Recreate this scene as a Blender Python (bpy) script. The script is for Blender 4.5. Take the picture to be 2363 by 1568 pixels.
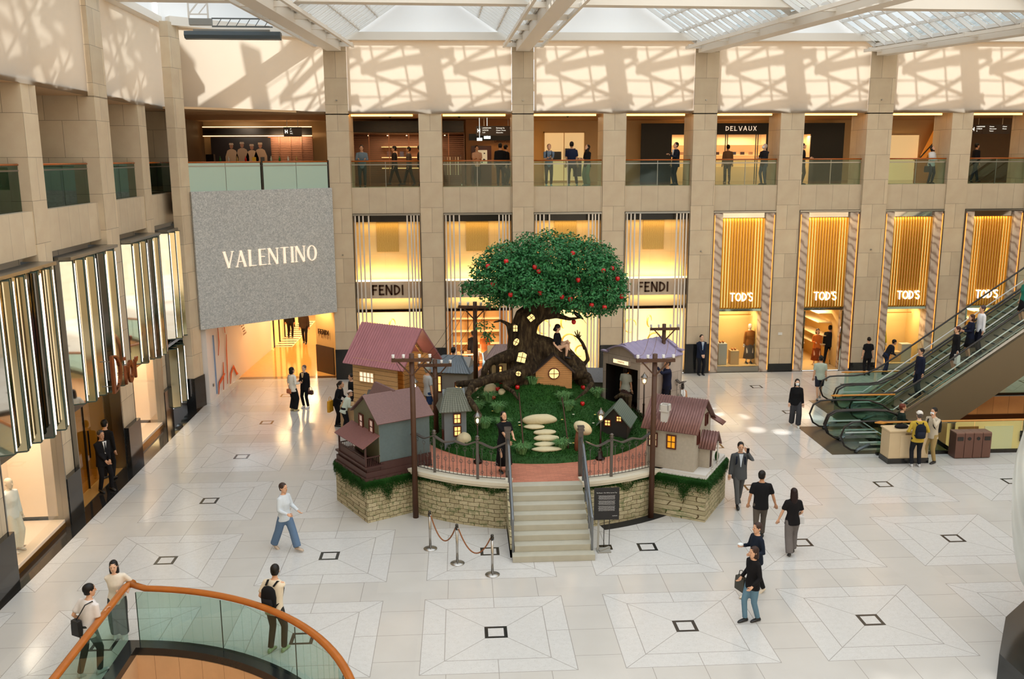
import bpy, bmesh, math, random
from mathutils import Vector, Matrix, noise
from mathutils.geometry import delaunay_2d_cdt
random.seed(7)
PI = math.pi
SC = bpy.context.scene
COL = SC.collection
for _o in list(bpy.data.objects): bpy.data.objects.remove(_o)

# ------------------------------------------------------------ camera
CAMZ = 9.2
cd = bpy.data.cameras.new('camera'); cam = bpy.data.objects.new('camera', cd); COL.objects.link(cam)
PITCH, YAW, ROLL = .1965, .0552, -.0047
_fw = Vector((math.sin(YAW)*math.cos(PITCH), math.cos(YAW)*math.cos(PITCH), -math.sin(PITCH)))
_r0 = Vector((math.cos(YAW), -math.sin(YAW), 0)); _u0 = _r0.cross(_fw)
_R = math.cos(ROLL)*_r0 + math.sin(ROLL)*_u0; _U = -math.sin(ROLL)*_r0 + math.cos(ROLL)*_u0
cam.matrix_world = Matrix(((_R.x, _U.x, -_fw.x, 0), (_R.y, _U.y, -_fw.y, 0), (_R.z, _U.z, -_fw.z, CAMZ), (0, 0, 0, 1)))
cd.sensor_width = 36; cd.sensor_fit = 'HORIZONTAL'; cd.lens = 2104.1/2363*36
cd.clip_end = 300; cd.clip_start = .1
SC.camera = cam

# ------------------------------------------------------------ light
W = bpy.data.worlds.new('sky'); SC.world = W; W.use_nodes = True
_bg = W.node_tree.nodes['Background']; _bg.inputs[0].default_value = (.88, .95, 1, 1); _bg.inputs[1].default_value = 2.1
SUN_DIR = Vector((.42, -.80, -.80)).normalized()
_s = bpy.data.lights.new('sun', 'SUN'); _s.energy = 6.8; _s.angle = math.radians(1.4); _s.color = (1, .96, .90)
sun = bpy.data.objects.new('sun', _s); COL.objects.link(sun)
sun.rotation_euler = SUN_DIR.to_track_quat('-Z', 'Y').to_euler(); sun.location = (-15, 60, 40)
SC.view_settings.view_transform = 'Standard'; SC.view_settings.look = 'None'
SC.view_settings.gamma = 1; SC.view_settings.exposure = 0.04
SC.view_settings.use_curve_mapping = False
SC.cycles.max_bounces = 6; SC.cycles.diffuse_bounces = 3; SC.cycles.adaptive_threshold = .02; SC.cycles.glossy_bounces = 4
SC.cycles.transparent_max_bounces = 16; SC.cycles.transmission_bounces = 4
SC.cycles.caustics_reflective = False; SC.cycles.caustics_refractive = False
SC.cycles.sample_clamp_indirect = 4

def lamp(kind, loc, energy, color=(1, .78, .48), size=1, size_y=None, direction=(0, 0, -1), name='shop_lamp_or_fill', spot=None, blend=.6):
    l = bpy.data.lights.new(name, kind); l.energy = energy; l.color = color
    if kind == 'AREA':
        l.size = size
        if size_y: l.shape = 'RECTANGLE'; l.size_y = size_y
    elif kind == 'SPOT':
        l.spot_size = spot or 1.2; l.spot_blend = blend; l.shadow_soft_size = size
    else: l.shadow_soft_size = size
    o = bpy.data.objects.new(name, l); COL.objects.link(o); o.location = loc
    o.rotation_euler = Vector(direction).to_track_quat('-Z', 'Y').to_euler()
    return o

# ------------------------------------------------------------ materials
def lin(c):
    return tuple((x/255/12.92 if x/255 <= .04045 else ((x/255+.055)/1.055)**2.4) for x in c) + (1,)
class NT:
    def __init__(s, name):
        s.m = bpy.data.materials.new(name); s.m.use_nodes = True; s.t = s.m.node_tree; s.n = s.t.nodes; s.l = s.t.links
        s.b = s.n['Principled BSDF']; s.out = s.n['Material Output']
    def node(s, t, **k):
        x = s.n.new('ShaderNode'+t)
        for a, v in k.items(): setattr(x, a, v)
        return x
    def link(s, a, b): s.l.new(a, b)
    def math(s, op, a, b=None, c=None):
        x = s.node('Math', operation=op)
        for i, v in enumerate((a, b, c)):
            if v is None: continue
            if isinstance(v, (int, float)): x.inputs[i].default_value = v
            else: s.link(v, x.inputs[i])
        return x.outputs[0]
    def mix(s, f, a, b, kind='MIX'):
        x = s.node('Mix', data_type='RGBA', blend_type=kind)
        for sock, v in ((x.inputs[0], f), (x.inputs[6], a), (x.inputs[7], b)):
            if isinstance(v, (int, float)): sock.default_value = v
            elif isinstance(v, tuple): sock.default_value = v
            else: s.link(v, sock)
        return x.outputs[2]
    def coord(s, kind='Object'): return s.node('TexCoord').outputs[kind]
    def noise(s, scale, detail=2, vec=None, rough=.5):
        x = s.node('TexNoise'); x.inputs['Scale'].default_value = scale; x.inputs['Detail'].default_value = detail
        x.inputs['Roughness'].default_value = rough
        s.link(vec if vec is not None else s.coord(), x.inputs['Vector']); return x.outputs['Fac']
    def ramp(s, f, stops):
        x = s.node('ValToRGB'); s.link(f, x.inputs[0]); e = x.color_ramp.elements
        while len(e) > len(stops): e.remove(e[-1])
        while len(e) < len(stops): e.new(1)
        for i, (p, c) in enumerate(stops):
            e[i].position = p; e[i].color = c if len(c) == 4 else tuple(c)+(1,)
        return x.outputs[0]
    def bump(s, h, d=.01, st=1):
        x = s.node('Bump'); x.inputs['Distance'].default_value = d; x.inputs['Strength'].default_value = st
        s.link(h, x.inputs['Height']); s.link(x.outputs[0], s.b.inputs['Normal'])
    def setc(s, c):
        if isinstance(c, tuple): s.b.inputs['Base Color'].default_value = c
        else: s.link(c, s.b.inputs['Base Color'])
    def rough(s, r, metal=0, spec=.5):
        s.b.inputs['Roughness'].default_value = r; s.b.inputs['Metallic'].default_value = metal
        s.b.inputs['Specular IOR Level'].default_value = spec
MATS = {}
def P(name, col, rough=.6, metal=0, spec=.5, emit=0, ecol=None, var=0, vs=6, bump=0, bs=40):
    if name in MATS: return MATS[name]
    k = NT(name); c = lin(col); k.rough(rough, metal, spec)
    if var:
        f = k.noise(vs, 4)
        k.setc(k.mix(f, tuple(v*(1-var) for v in c[:3])+(1,), tuple(min(1, v*(1+var)) for v in c[:3])+(1,)))
    else: k.setc(c)
    if bump: k.bump(k.noise(bs, 3), bump)
    if emit:
        k.b.inputs['Emission Color'].default_value = lin(ecol or col); k.b.inputs['Emission Strength'].default_value = emit
    MATS[name] = k.m; return k.m

def glass_mat(name, tint, gloss=.08, rough=.02, facing=True):
    if name in MATS: return MATS[name]
    k = NT(name); k.n.remove(k.b)
    tr = k.node('BsdfTransparent'); tr.inputs[0].default_value = lin(tint)
    gl = k.node('BsdfGlossy'); gl.inputs['Roughness'].default_value = rough; gl.inputs[0].default_value = (.95, 1, .98, 1)
    fr = k.node('LayerWeight'); fr.inputs[0].default_value = .5
    f = k.math('MULTIPLY_ADD', k.math('POWER', fr.outputs['Facing'], 4.), .5, gloss*.3)
    ms = k.node('MixShader'); k.link(f, ms.inputs[0]); k.link(tr.outputs[0], ms.inputs[1]); k.link(gl.outputs[0], ms.inputs[2])
    k.link(ms.outputs[0], k.out.inputs[0]); MATS[name] = k.m; return k.m

def stone_mat(name, base, bw, rowh, offset=.5, joint=.006, rough=.45, zshift=0., var=.10, bump=.3, vertical=True, speck=.06, dark=.45):
    """cut stone cladding: brick joints from object coordinates (x+y across, z up)"""
    if name in MATS: return MATS[name]
    k = NT(name); sp = k.node('SeparateXYZ'); k.link(k.coord(), sp.inputs[0])
    cb = k.node('CombineXYZ')
    if vertical:
        k.link(k.math('ADD', sp.outputs[0], sp.outputs[1]), cb.inputs[0])
        k.link(k.math('ADD', sp.outputs[2], zshift), cb.inputs[1])
    else:
        k.link(sp.outputs[0], cb.inputs[0]); k.link(sp.outputs[1], cb.inputs[1])
    br = k.node('TexBrick'); k.link(cb.outputs[0], br.inputs['Vector']); br.offset = offset
    c = lin(base); g = lambda m: tuple(min(1, v*m) for v in c[:3])+(1,)
    br.inputs['Color1'].default_value = g(1-var); br.inputs['Color2'].default_value = g(1+var*.8); br.inputs['Mortar'].default_value = g(dark)
    br.inputs['Scale'].default_value = 1; br.inputs['Mortar Size'].default_value = joint; br.inputs['Mortar Smooth'].default_value = .1
    br.inputs['Brick Width'].default_value = bw; br.inputs['Row Height'].default_value = rowh
    n1 = k.noise(90, 2); n2 = k.noise(2.2, 3)
    col = k.mix(speck, br.outputs[0], k.ramp(n1, [(.35, (.1, .08, .06)), (.65, (1, .95, .85))]), 'OVERLAY')
    col = k.mix(.25, col, k.ramp(n2, [(.3, (.35, .33, .3)), (.7, (.62, .6, .58))]), 'OVERLAY')
    k.setc(col); k.rough(rough)
    k.bump(k.math('SUBTRACT', 1., br.outputs[1]), .004, bump)
    MATS[name] = k.m; return k.m

# ------------------------------------------------------------ mesh builder
class MB:
    def __init__(s): s.bm = bmesh.new()
    def face(s, pts, M=None, sm=False):
        vs = [s.bm.verts.new(M @ Vector(p) if M else Vector(p)) for p in pts]
        f = s.bm.faces.new(vs); f.smooth = sm; return f
    def box(s, x0, x1, y0, y1, z0, z1, M=None):
        if x0 > x1: x0, x1 = x1, x0
        if y0 > y1: y0, y1 = y1, y0
        if z0 > z1: z0, z1 = z1, z0
        v = [s.bm.verts.new(M @ Vector(p) if M else p) for p in
             ((x0,y0,z0),(x1,y0,z0),(x1,y1,z0),(x0,y1,z0),(x0,y0,z1),(x1,y0,z1),(x1,y1,z1),(x0,y1,z1))]
        for q in ((3,2,1,0),(4,5,6,7),(0,1,5,4),(1,2,6,5),(2,3,7,6),(3,0,4,7)): s.bm.faces.new([v[i] for i in q])
        return s
    def prism(s, poly, h, M=None):
        """poly in local xy, extruded to z=h (M places it)"""
        a = [s.bm.verts.new(M @ Vector((p[0], p[1], 0)) if M else Vector((p[0], p[1], 0))) for p in poly]
        b = [s.bm.verts.new(M @ Vector((p[0], p[1], h)) if M else Vector((p[0], p[1], h))) for p in poly]
        n = len(poly)
        try: s.bm.faces.new(a[::-1]); s.bm.faces.new(b)
        except ValueError: pass
        for i in range(n): s.bm.faces.new((a[i], a[(i+1) % n], b[(i+1) % n], b[i]))
        return s
    def bar(s, a, b, w, h=None, up=(0, 0, 1)):
        """rectangular bar from a to b, width w (sideways) height h (up)"""
        a = Vector(a); b = Vector(b); h = h or w; d = b-a; L = d.length
        if L < 1e-6: return s
        d.normalize(); u = Vector(up)
        if abs(d.dot(u)) > .98: u = Vector((1, 0, 0))
        x = d.cross(u).normalized(); u = x.cross(d)
        M = Matrix(((x.x, u.x, d.x, a.x), (x.y, u.y, d.y, a.y), (x.z, u.z, d.z, a.z), (0, 0, 0, 1)))
        return s.box(-w/2, w/2, -h/2, h/2, 0, L, M)
    def loft(s, rings, caps=True, sm=True, M=None):
        R = [[s.bm.verts.new(M @ Vector(p) if M else Vector(p)) for p in r] for r in rings]; n = len(R[0])
        for i in range(len(R)-1):
            for j in range(n):
                f = s.bm.faces.new((R[i][j], R[i][(j+1) % n], R[i+1][(j+1) % n], R[i+1][j])); f.smooth = sm
        if caps:
            s.bm.faces.new(R[0][::-1]); s.bm.faces.new(R[-1])
        return s
    def tube(s, pts, r, n=8, M=None, caps=True, ry=None, flat=None):
        """tube along pts; r number or list (or (a,b) pairs for elliptical sections), first axis kept near 'flat'"""
        pts = [Vector(p) for p in pts]; m = len(pts)
        if isinstance(r, (int, float)): r = [r]*m
        rings = []; ref = Vector(flat) if flat else None; px = None
        for i, p in enumerate(pts):
            d = (pts[min(i+1, m-1)]-pts[max(i-1, 0)]);
            if d.length < 1e-9: d = Vector((0, 0, 1))
            d.normalize()
            if px is None:
                u = ref or (Vector((1, 0, 0)) if abs(d.x) < .9 else Vector((0, 1, 0)))
            else: u = px
            x = (u-d*u.dot(d))
            if x.length < 1e-6: x = d.orthogonal()
            x.normalize(); y = d.cross(x); px = x
            a, b = (r[i] if isinstance(r[i], tuple) else (r[i], r[i]))
            rings.append([p+x*math.cos(2*PI*j/n)*a+y*math.sin(2*PI*j/n)*b for j in range(n)])
        return s.loft(rings, caps, M=M)
    def lathe(s, prof, n=16, M=None, c=(0, 0, 0), sm=True):
        return s.loft([[(c[0]+math.cos(2*PI*j/n)*r, c[1]+math.sin(2*PI*j/n)*r, c[2]+z) for j in range(n)] for r, z in prof], True, sm, M)
    def blob(s, c, r, n=8, M=None, k=8):
        c = Vector(c); r = (r, r, r) if isinstance(r, (int, float)) else r
        return s.loft([[(c.x+math.cos(2*PI*j/n)*r[0]*math.sin(t), c.y+math.sin(2*PI*j/n)*r[1]*math.sin(t), c.z-math.cos(t)*r[2]) for j in range(n)]
                       for t in [max(.05, min(PI-.05, PI*i/k)) for i in range(k+1)]], True, True, M)
    def build(s, name, mat, parent=None, loc=(0, 0, 0), rotz=0, bevel=0, shade=None, matrix=None):
        bmesh.ops.recalc_face_normals(s.bm, faces=s.bm.faces)
        me = bpy.data.meshes.new(name); s.bm.to_mesh(me); s.bm.free()
        if shade: me.shade_smooth()
        if mat is not None:
            for mm in (mat if isinstance(mat, (list, tuple)) else [mat]): me.materials.append(mm)
        o = bpy.data.objects.new(name, me); COL.objects.link(o); o.location = loc
        if rotz: o.rotation_euler = (0, 0, rotz)
        if parent: o.parent = parent
        if bevel:
            b = o.modifiers.new('bevel', 'BEVEL'); b.width = bevel; b.segments = 2; b.limit_method = 'ANGLE'
        return o

def tag(o, label=None, cat=None, group=None, kind=None):
    if label: o['label'] = label
    if cat: o['category'] = cat
    if group: o['group'] = group
    if kind: o['kind'] = kind
    return o
def thing(name, label, cat, loc=(0, 0, 0), rotz=0, group=None):
    o = bpy.data.objects.new(name, None); COL.objects.link(o); o.location = loc; o.rotation_euler = (0, 0, rotz)
    o.empty_display_size = .2
    return tag(o, label, cat, group)
def kids(o): return [c for c in bpy.data.objects if c.parent == o]
def dup(root, loc, rotz=0, label=None, scale=1):
    def cp(o, par):
        c = o.copy(); COL.objects.link(c); c.parent = par
        for ch in kids(o): cp(ch, c)
        return c
    r = cp(root, None); r.location = loc; r.rotation_euler = (0, 0, rotz); r.scale = (scale,)*3
    if label: r['label'] = label
    return r
def sbox(name, x0, x1, y0, y1, z0, z1, mat, kind='structure', bevel=0):
    """structural box whose origin is its low corner (so the stone joints start there)"""
    o = MB().box(0, x1-x0, 0, y1-y0, 0, z1-z0).build(name, mat, loc=(x0, y0, z0), bevel=bevel)
    if kind: o['kind'] = kind
    return o
def text_mesh(txt, size, depth=.004, align='CENTER', offset=0, spacing=1.0):
    c = bpy.data.curves.new('t', 'FONT'); c.body = txt; c.size = size; c.extrude = depth; c.align_x = align; c.align_y = 'CENTER'
    c.offset = offset; c.space_character = spacing; c.resolution_u = 3
    o = bpy.data.objects.new('t', c); COL.objects.link(o)
    me = bpy.data.meshes.new_from_object(o.evaluated_get(bpy.context.evaluated_depsgraph_get()))
    bpy.data.objects.remove(o); bpy.data.curves.remove(c); return me
def text_obj(name, txt, size, mat, parent, loc, rot, depth=.004, sx=1, offset=0, spacing=1.0, align='CENTER'):
    me = text_mesh(txt, size, depth, align, offset, spacing); me.materials.clear(); me.materials.append(mat)
    o = bpy.data.objects.new(name, me); COL.objects.link(o); o.parent = parent; o.location = loc; o.rotation_euler = rot; o.scale = (sx, 1, 1)
    return o

# stroke glyphs: unit height 1; ('l',x0,y0,x1,y1,w) straight stroke, ('a',cx,cy,rx,ry,a0,a1,w0,w1) arc (w0 at the sides, w1 top/bottom)
def glyph(ch, hi):
    t, h = (.15, .15) if not hi else (.13, .035)   # heavy, hairline
    G = {
     'F': (.5, [('l',t/2,0,t/2,1,t),('l',0,1-h/2,.5,1-h/2,h),('l',0,.53,.44,.53,h)]),
     'E': (.5, [('l',t/2,0,t/2,1,t),('l',0,1-h/2,.5,1-h/2,h),('l',0,.53,.42,.53,h),('l',0,h/2,.52,h/2,h)]),
     'N': (.66, [('l',h/2,0,h/2,1,h),('l',.66-h/2,0,.66-h/2,1,h),('l',t*.45,1,.66-t*.45,0,t)]),
     'D': (.62, [('l',t/2,0,t/2,1,t),('a',t/2,.5,.62-t,.5-h/2,-90,90,t,h)]),
     'I': (t, [('l',t/2,0,t/2,1,t)]),
     'V': (.68, [('l',t*.5,1,.36,0,t),('l',.66,1,.36,0,h)]),
     'A': (.68, [('l',.02,0,.34,1,h),('l',.33,1,.68-t*.5,0,t),('l',.13,.33,.52,.33,h)]),
     'L': (.5, [('l',t/2,0,t/2,1,t),('l',0,h/2,.5,h/2,h)]),
     'T': (.6, [('l',.3,0,.3,1,t),('l',0,1-h/2,.6,1-h/2,h)]),
     'O': (.74, [('a',.37,.5,.37-t/2,.5-h/2,0,360,t,h)]),
     'X': (.62, [('l',.05,1,.57,0,t),('l',.57,1,.05,0,h)]),
     'U': (.62, [('l',t/2,.3,t/2,1,t),('l',.62-h/2,.3,.62-h/2,1,h),('a',.31,.32,.31-t/2,.32-h/2,180,360,t,h)]),
     'S': (.5, [('a',.25,.74,.19,.22,20,270,t,h),('a',.25,.27,.2,.23,-160,90,t,h)]),
     "'": (.1, [('l',.05,.72,.07,1,.07)]),
     'i': (.12, [('l',.06,0,.06,.58,.1),('l',.06,.74,.06,.84,.1)]),
     'o': (.42, [('a',.21,.3,.165,.28,0,360,.09,h)]),
     'r': (.3, [('l',.06,0,.06,.58,.1),('a',.2,.36,.13,.2,60,180,.07,h)]),
    }
    w, st = G[ch]
    if hi and ch in 'FELTIVNA':
        sh = .03; se = {'F': [(t/2, 0)], 'E': [], 'L': [(t/2, 1)], 'T': [(.3, 0)], 'I': [(t/2, 0), (t/2, 1)], 'V': [(t*.5, 1), (.66, 1)], 'N': [(h/2, 0), (h/2, 1), (.66-h/2, 1)], 'A': [(.02, 0), (.68-t*.5, 0)]}[ch]
        for x, y in se: st = st+[('l', x-.1, y+(sh/2 if y == 0 else -sh/2), x+.1, y+(sh/2 if y == 0 else -sh/2), sh)]
    return w, st
def letters(mb, txt, H, depth, M, hi=False, gap=.2, sx=1., boldness=1.):
    """adds lettering to mb in local xy of M (x right, y up, z towards the reader), centred on x"""
    ws = [glyph(c, hi)[0] for c in txt]; tot = sum(ws)+gap*(len(txt)-1); x = -tot/2
    for c, w in zip(txt, ws):
        for st in glyph(c, hi)[1]:
            if st[0] == 'l':
                _, a, b, c2, d, wd = st; wd *= boldness
                p = Vector(((x+a)*H*sx, b*H)); q = Vector(((x+c2)*H*sx, d*H)); dv = (q-p).normalized(); n = Vector((-dv.y, dv.x))*wd*H/2
                mb.prism([p-n, q-n, q+n, p+n], depth, M)
            else:
                _, cx, cy, rx, ry, a0, a1, w0, w1 = st; w0 *= boldness; w1 *= boldness
                N = max(6, int(abs(a1-a0)/15)); rng = []
                for i in range(N+1):
                    a = math.radians(a0+(a1-a0)*i/N); ca, sa = math.cos(a), math.sin(a); wd = w1+(w0-w1)*ca*ca
                    rng.append((Vector(((x+cx+(rx+wd/2)*ca)*H*sx, (cy+(ry+wd/2)*sa)*H)), Vector(((x+cx+(rx-wd/2)*ca)*H*sx, (cy+(ry-wd/2)*sa)*H))))
                for i in range(N):
                    mb.prism([rng[i][1], rng[i][0], rng[i+1][0], rng[i+1][1]], depth, M)
        x += w+gap
    return mb
def facing(x, y, z, ang=0):
    """matrix for lettering standing upright at x,y,z; ang 0 reads from -Y; local z points towards -Y rotated by ang about Z"""
    return Matrix.Translation((x, y, z)) @ Matrix.Rotation(ang, 4, 'Z') @ Matrix.Rotation(PI/2, 4, 'X')
# ================================================================= SETTING
LIME = (208, 190, 163)
M_pil = stone_mat('limestone_pillar', LIME, .931, 1.03, .5, .007, zshift=0)
M_span = stone_mat('limestone_spandrel', (208, 191, 165), .70, 2.2, 0, .006)
M_soff = P('stone_soffit', (196, 172, 142), .6, var=.06)
M_dark = P('black_granite', (30, 31, 32), .12, var=.25, vs=60)
M_white = P('white_paint', (236, 233, 228), .5)
M_steel = P('brushed_steel', (150, 150, 148), .28, 1)
M_chrome = P('polished_chrome', (215, 213, 210), .06, 1)
M_wood = P('varnished_wood', (176, 92, 30), .25, var=.18, vs=9)
M_gold = P('golden_rail', (205, 140, 60), .25, var=.1, vs=9)
M_rail_gl = glass_mat('railing_glass', (222, 238, 232), .1)
M_clear = glass_mat('shop_glass', (246, 248, 246), .05)
M_beamw = P('beam_white', (236, 228, 216), .5)
M_ceil = P('warm_ceiling', (214, 178, 136), .7)

# marble floor --------------------------------------------------------
def floor_mat():
    k = NT('marble_floor'); sp = k.node('SeparateXYZ'); k.link(k.coord(), sp.inputs[0])
    S = 3.79; X0, Y0 = .57, 16.55
    def cell(s, o):
        a = k.math('DIVIDE', k.math('SUBTRACT', s, o), S); a = k.math('ADD', a, 100.5)
        return k.math('MULTIPLY', k.math('SUBTRACT', k.math('FRACT', a), .5), S), k.math('FLOOR', a)
    u, iu = cell(sp.outputs[0], X0); v, iv = cell(sp.outputs[1], Y0)
    au, av = k.math('ABSOLUTE', u), k.math('ABSOLUTE', v); m = k.math('MAXIMUM', au, av)
    def near(x, p, w): return k.math('LESS_THAN', k.math('ABSOLUTE', k.math('SUBTRACT', x, p)), w)
    inl = near(m, .19, .035)
    inside = k.math('LESS_THAN', m, 1.45); outer = k.math('SUBTRACT', 1., inside)
    ring = near(m, 1.0, .008); edge = near(m, 1.45, .007)
    diag = k.math('MULTIPLY', k.math('LESS_THAN', k.math('ABSOLUTE', k.math('SUBTRACT', au, av)), .010), k.math('MULTIPLY', inside, k.math('GREATER_THAN', m, .22)))
    # cross joints of the bands and of the ring slabs
    def joints(c, per): return k.math('LESS_THAN', k.math('ABSOLUTE', k.math('SUBTRACT', k.math('FRACT', k.math('ADD', k.math('DIVIDE', c, per), 50.5)), .5)), .006/per)
    bandx = k.math('MULTIPLY', outer, k.math('MULTIPLY', k.math('GREATER_THAN', av, 1.45), joints(u, .967)))
    bandy = k.math('MULTIPLY', outer, k.math('MULTIPLY', k.math('GREATER_THAN', au, 1.45), joints(v, .967)))
    corner = k.math('MULTIPLY', k.math('GREATER_THAN', au, 1.45), k.math('GREATER_THAN', av, 1.45))
    ringm = k.math('MULTIPLY', k.math('GREATER_THAN', m, 1.0), inside)
    rj = k.math('MULTIPLY', ringm, k.math('MAXIMUM', k.math('MULTIPLY', k.math('GREATER_THAN', av, au), near(u, 0, .007)), k.math('MULTIPLY', k.math('GREATER_THAN', au, av), near(v, 0, .007))))
    seam = k.math('MAXIMUM', k.math('MAXIMUM', k.math('MAXIMUM', ring, edge), k.math('MAXIMUM', diag, rj)), k.math('MAXIMUM', bandx, bandy))
    # speckled slabs
    n1 = k.noise(38, 4, rough=.7); n2 = k.noise(1.1, 3); n3 = k.noise(9, 5, rough=.65)
    cid = k.node('CombineXYZ'); k.link(k.math('FLOOR', k.math('MULTIPLY', sp.outputs[0], 1/.967)), cid.inputs[0]); k.link(k.math('FLOOR', k.math('MULTIPLY', sp.outputs[1], 1/.967)), cid.inputs[1])
    wn = k.node('TexWhiteNoise'); k.link(cid.outputs[0], wn.inputs[0])
    spk = k.ramp(n1, [(.30, (.62, .6, .58)), (.42, (1, 1, 1))])
    incol = k.mix(1., lin((204, 202, 199)), spk, 'MULTIPLY'); incol = k.mix(.35, incol, k.ramp(n3, [(.35, (.42, .42, .42)), (.6, (.55, .55, .55))]), 'OVERLAY')
    bcol = k.mix(k.math('MULTIPLY', wn.outputs[0], .5), lin((198, 194, 188)), lin((190, 186, 181)))
    bcol = k.mix(.3, bcol, k.ramp(n2, [(.3, (.44, .44, .44)), (.7, (.56, .56, .56))]), 'OVERLAY')
    c = k.mix(inside, bcol, incol)
    c = k.mix(k.math('MULTIPLY', seam, .6), c, lin((120, 112, 104)))
    c = k.mix(inl, c, lin((42, 42, 42)))
    k.setc(c); k.rough(.16, spec=.5)
    k.link(k.math('MULTIPLY_ADD', n3, .12, .10), k.b.inputs['Roughness'])
    return k.m
M_floor = floor_mat()
def poly_floor(name, outline, holes, z, mat, kind='structure', thick=.0):
    pts = [Vector(p) for p in outline]; faces = [list(range(len(outline)))]; edges = [(i, (i+1) % len(outline)) for i in range(len(outline))]
    for h in holes:
        b = len(pts); pts += [Vector(p) for p in h]; edges += [(b+i, b+(i+1) % len(h)) for i in range(len(h))]
    vs, es, fs, *_ = delaunay_2d_cdt(pts, edges, [], 1, 1e-6)
    def inside(p, poly):
        r = False; n = len(poly)
        for i in range(n):
            x1, y1 = poly[i]; x2, y2 = poly[(i+1) % n]
            if (y1 > p[1]) != (y2 > p[1]) and p[0] < (x2-x1)*(p[1]-y1)/(y2-y1)+x1: r = not r
        return r
    mb = MB(); V = [mb.bm.verts.new((v[0], v[1], z)) for v in vs]
    for f in fs:
        c = sum((vs[i] for i in f), Vector((0, 0)))/len(f)
        if inside(c, outline) and not any(inside(c, h) for h in holes): mb.bm.faces.new([V[i] for i in f])
    o = mb.build(name, mat); return tag(o, kind=kind)
PC, PR = (-6.7, 11.55), 5.15                                   # round light well in front
def arc(c, r, a0, a1, n): return [(c[0]+r*math.cos(math.radians(a0+(a1-a0)*i/n)), c[1]+r*math.sin(math.radians(a0+(a1-a0)*i/n))) for i in range(n+1)]
PIT = [(-6.6, 4)]+[(PC[0]+PR, 4)]+arc(PC, PR, 0, 88.9, 26)
PIT2 = [(-6.35, 4.25)]+[(PC[0]+PR-.28, 4.25)]+arc(PC, PR-.28, 0, 86, 26)
VOID = [(13.3, 26.75), (31.9, 26.75), (31.9, 33.3), (17, 33.3), (17, 30), (13.3, 30)]
outl = [(-9.70, -6), (32, -6), (32, 38.0), (-4.5, 38.0), (-5.3, 38.35), (-9.6, 38.35), (-9.86, 34.6)]
poly_floor('floor', outl, [PIT, VOID], 0, M_floor)
sbox('floor', -15, 32, -6, 47, -.5, -.45, M_soff) if False else None
tag(MB().face([(-9.70, -6, .0), (-9.86, 34.6, 0), (-10.75, 34.6, 0), (-9.2, -6, 0)]) and None, kind='structure') if False else None
mb = MB(); mb.box(-10.75, -9.71, -6, 20, -.2, .001); mb.face([(-9.71, 20, .001), (-9.86, 34.6, .001), (-10.9, 34.6, .001), (-10.75, 20, .001)])
tag(mb.build('floor_granite_border', P('border_granite', (34, 34, 34), .08, var=.3, vs=80)), kind='structure')
sbox('floor_granite_strip', -4.5, 32, 38.0, 38.12, -.2, .002, M_dark)
sbox('floor_passage_strip', -9.55, -4.5, 38.35, 38.75, -.2, .002, P('brown_granite', (98, 66, 40), .12, var=.15, vs=50))
M_amber = P('amber_marble', (226, 168, 92), .10, var=.12, vs=5)
tag(MB().box(-11, -4.0, 38.75, 60, -.2, 0).build('floor_passage', M_amber), kind='structure')

# ---- back wall ------------------------------------------------------
PILX = [(-5.35, -4.45, 1), (-1.65, -.72, 0), (2.15, 3.03, 1), (5.90, 6.85, 0), (9.62, 10.6, 1), (13.3, 14.3, 0), (16.93, 18.0, 1), (20.6, 21.5, 0), (24.1, 25.1, 1), (27.8, 28.7, 0), (31.2, 32.2, 1)]
for a, b, main in PILX:
    f = 38.02 if main else 38.1
    o = sbox('pillar', a, b, f, 39.6, 0, 10.98, M_pil)
    if main: sbox('pillar_top', a, b, f, 38.35, 10.94, 13.9, stone_mat('limestone_pillar_top', LIME, .931, 1.03, .5, .007, zshift=10.94))
    sbox('trim_pillar_base', a-.02, b+.02, f-.03, 39.6, 0, 1.3 if b < 14 else .35, M_dark)
    if main:
        for z in (11.5, 5.3): MB().tube([(0, 0, 0), (0, -.06, 0)], .03, 8).build('trim_pillar_hook', M_steel, loc=((a+b)/2, f, z))['kind'] = 'structure'
for i in range(len(PILX)-1):
    a, b = PILX[i][1], PILX[i+1][0]
    sbox('wall_spandrel', a, b, 38.16, 39.3, 6.98, 8.04, M_span)
    sbox('trim_opening', a+.02, b-.02, 38.06, 38.4, 6.90, 6.97, M_steel)
    for x in (a, b-.05): sbox('trim_opening_jamb', x, x+.05, 38.07, 38.4, 0, 6.9, P('bronze_jamb', (110, 100, 88), .3, .8))
# 2F corridor
M_flr2 = P('corridor_marble', (150, 112, 74), .1, var=.15, vs=4)
tag(MB().box(-16, 32, 38.3, 46.5, 7.7, 8.03).build('floor_gallery', M_flr2), kind='structure')
tag(MB().box(-16, 32, 38.16, 52, 10.98, 11.1).build('ceiling_gallery', M_ceil), kind='structure')
M_cove = P('cove_light', (255, 214, 140), .5, emit=5, ecol=(255, 190, 96))
for i in range(len(PILX)-1):
    a, b = PILX[i][1], PILX[i+1][0]
    tag(MB().box(a+.05, b-.25, 38.5, 38.58, 10.90, 10.97).build('ceiling_cove_light', M_cove), kind='structure')
M_crm = P('cream_plaster', (226, 196, 150), .6, var=.05, vs=2)
tag(MB().box(-16, 34, 45.6, 45.9, 7.7, 11).build('wall_gallery_back', M_crm), kind='structure')
tag(MB().box(-18, 34, 60, 60.3, -1, 8).build('wall_passage_back', M_crm), kind='structure')
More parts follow.
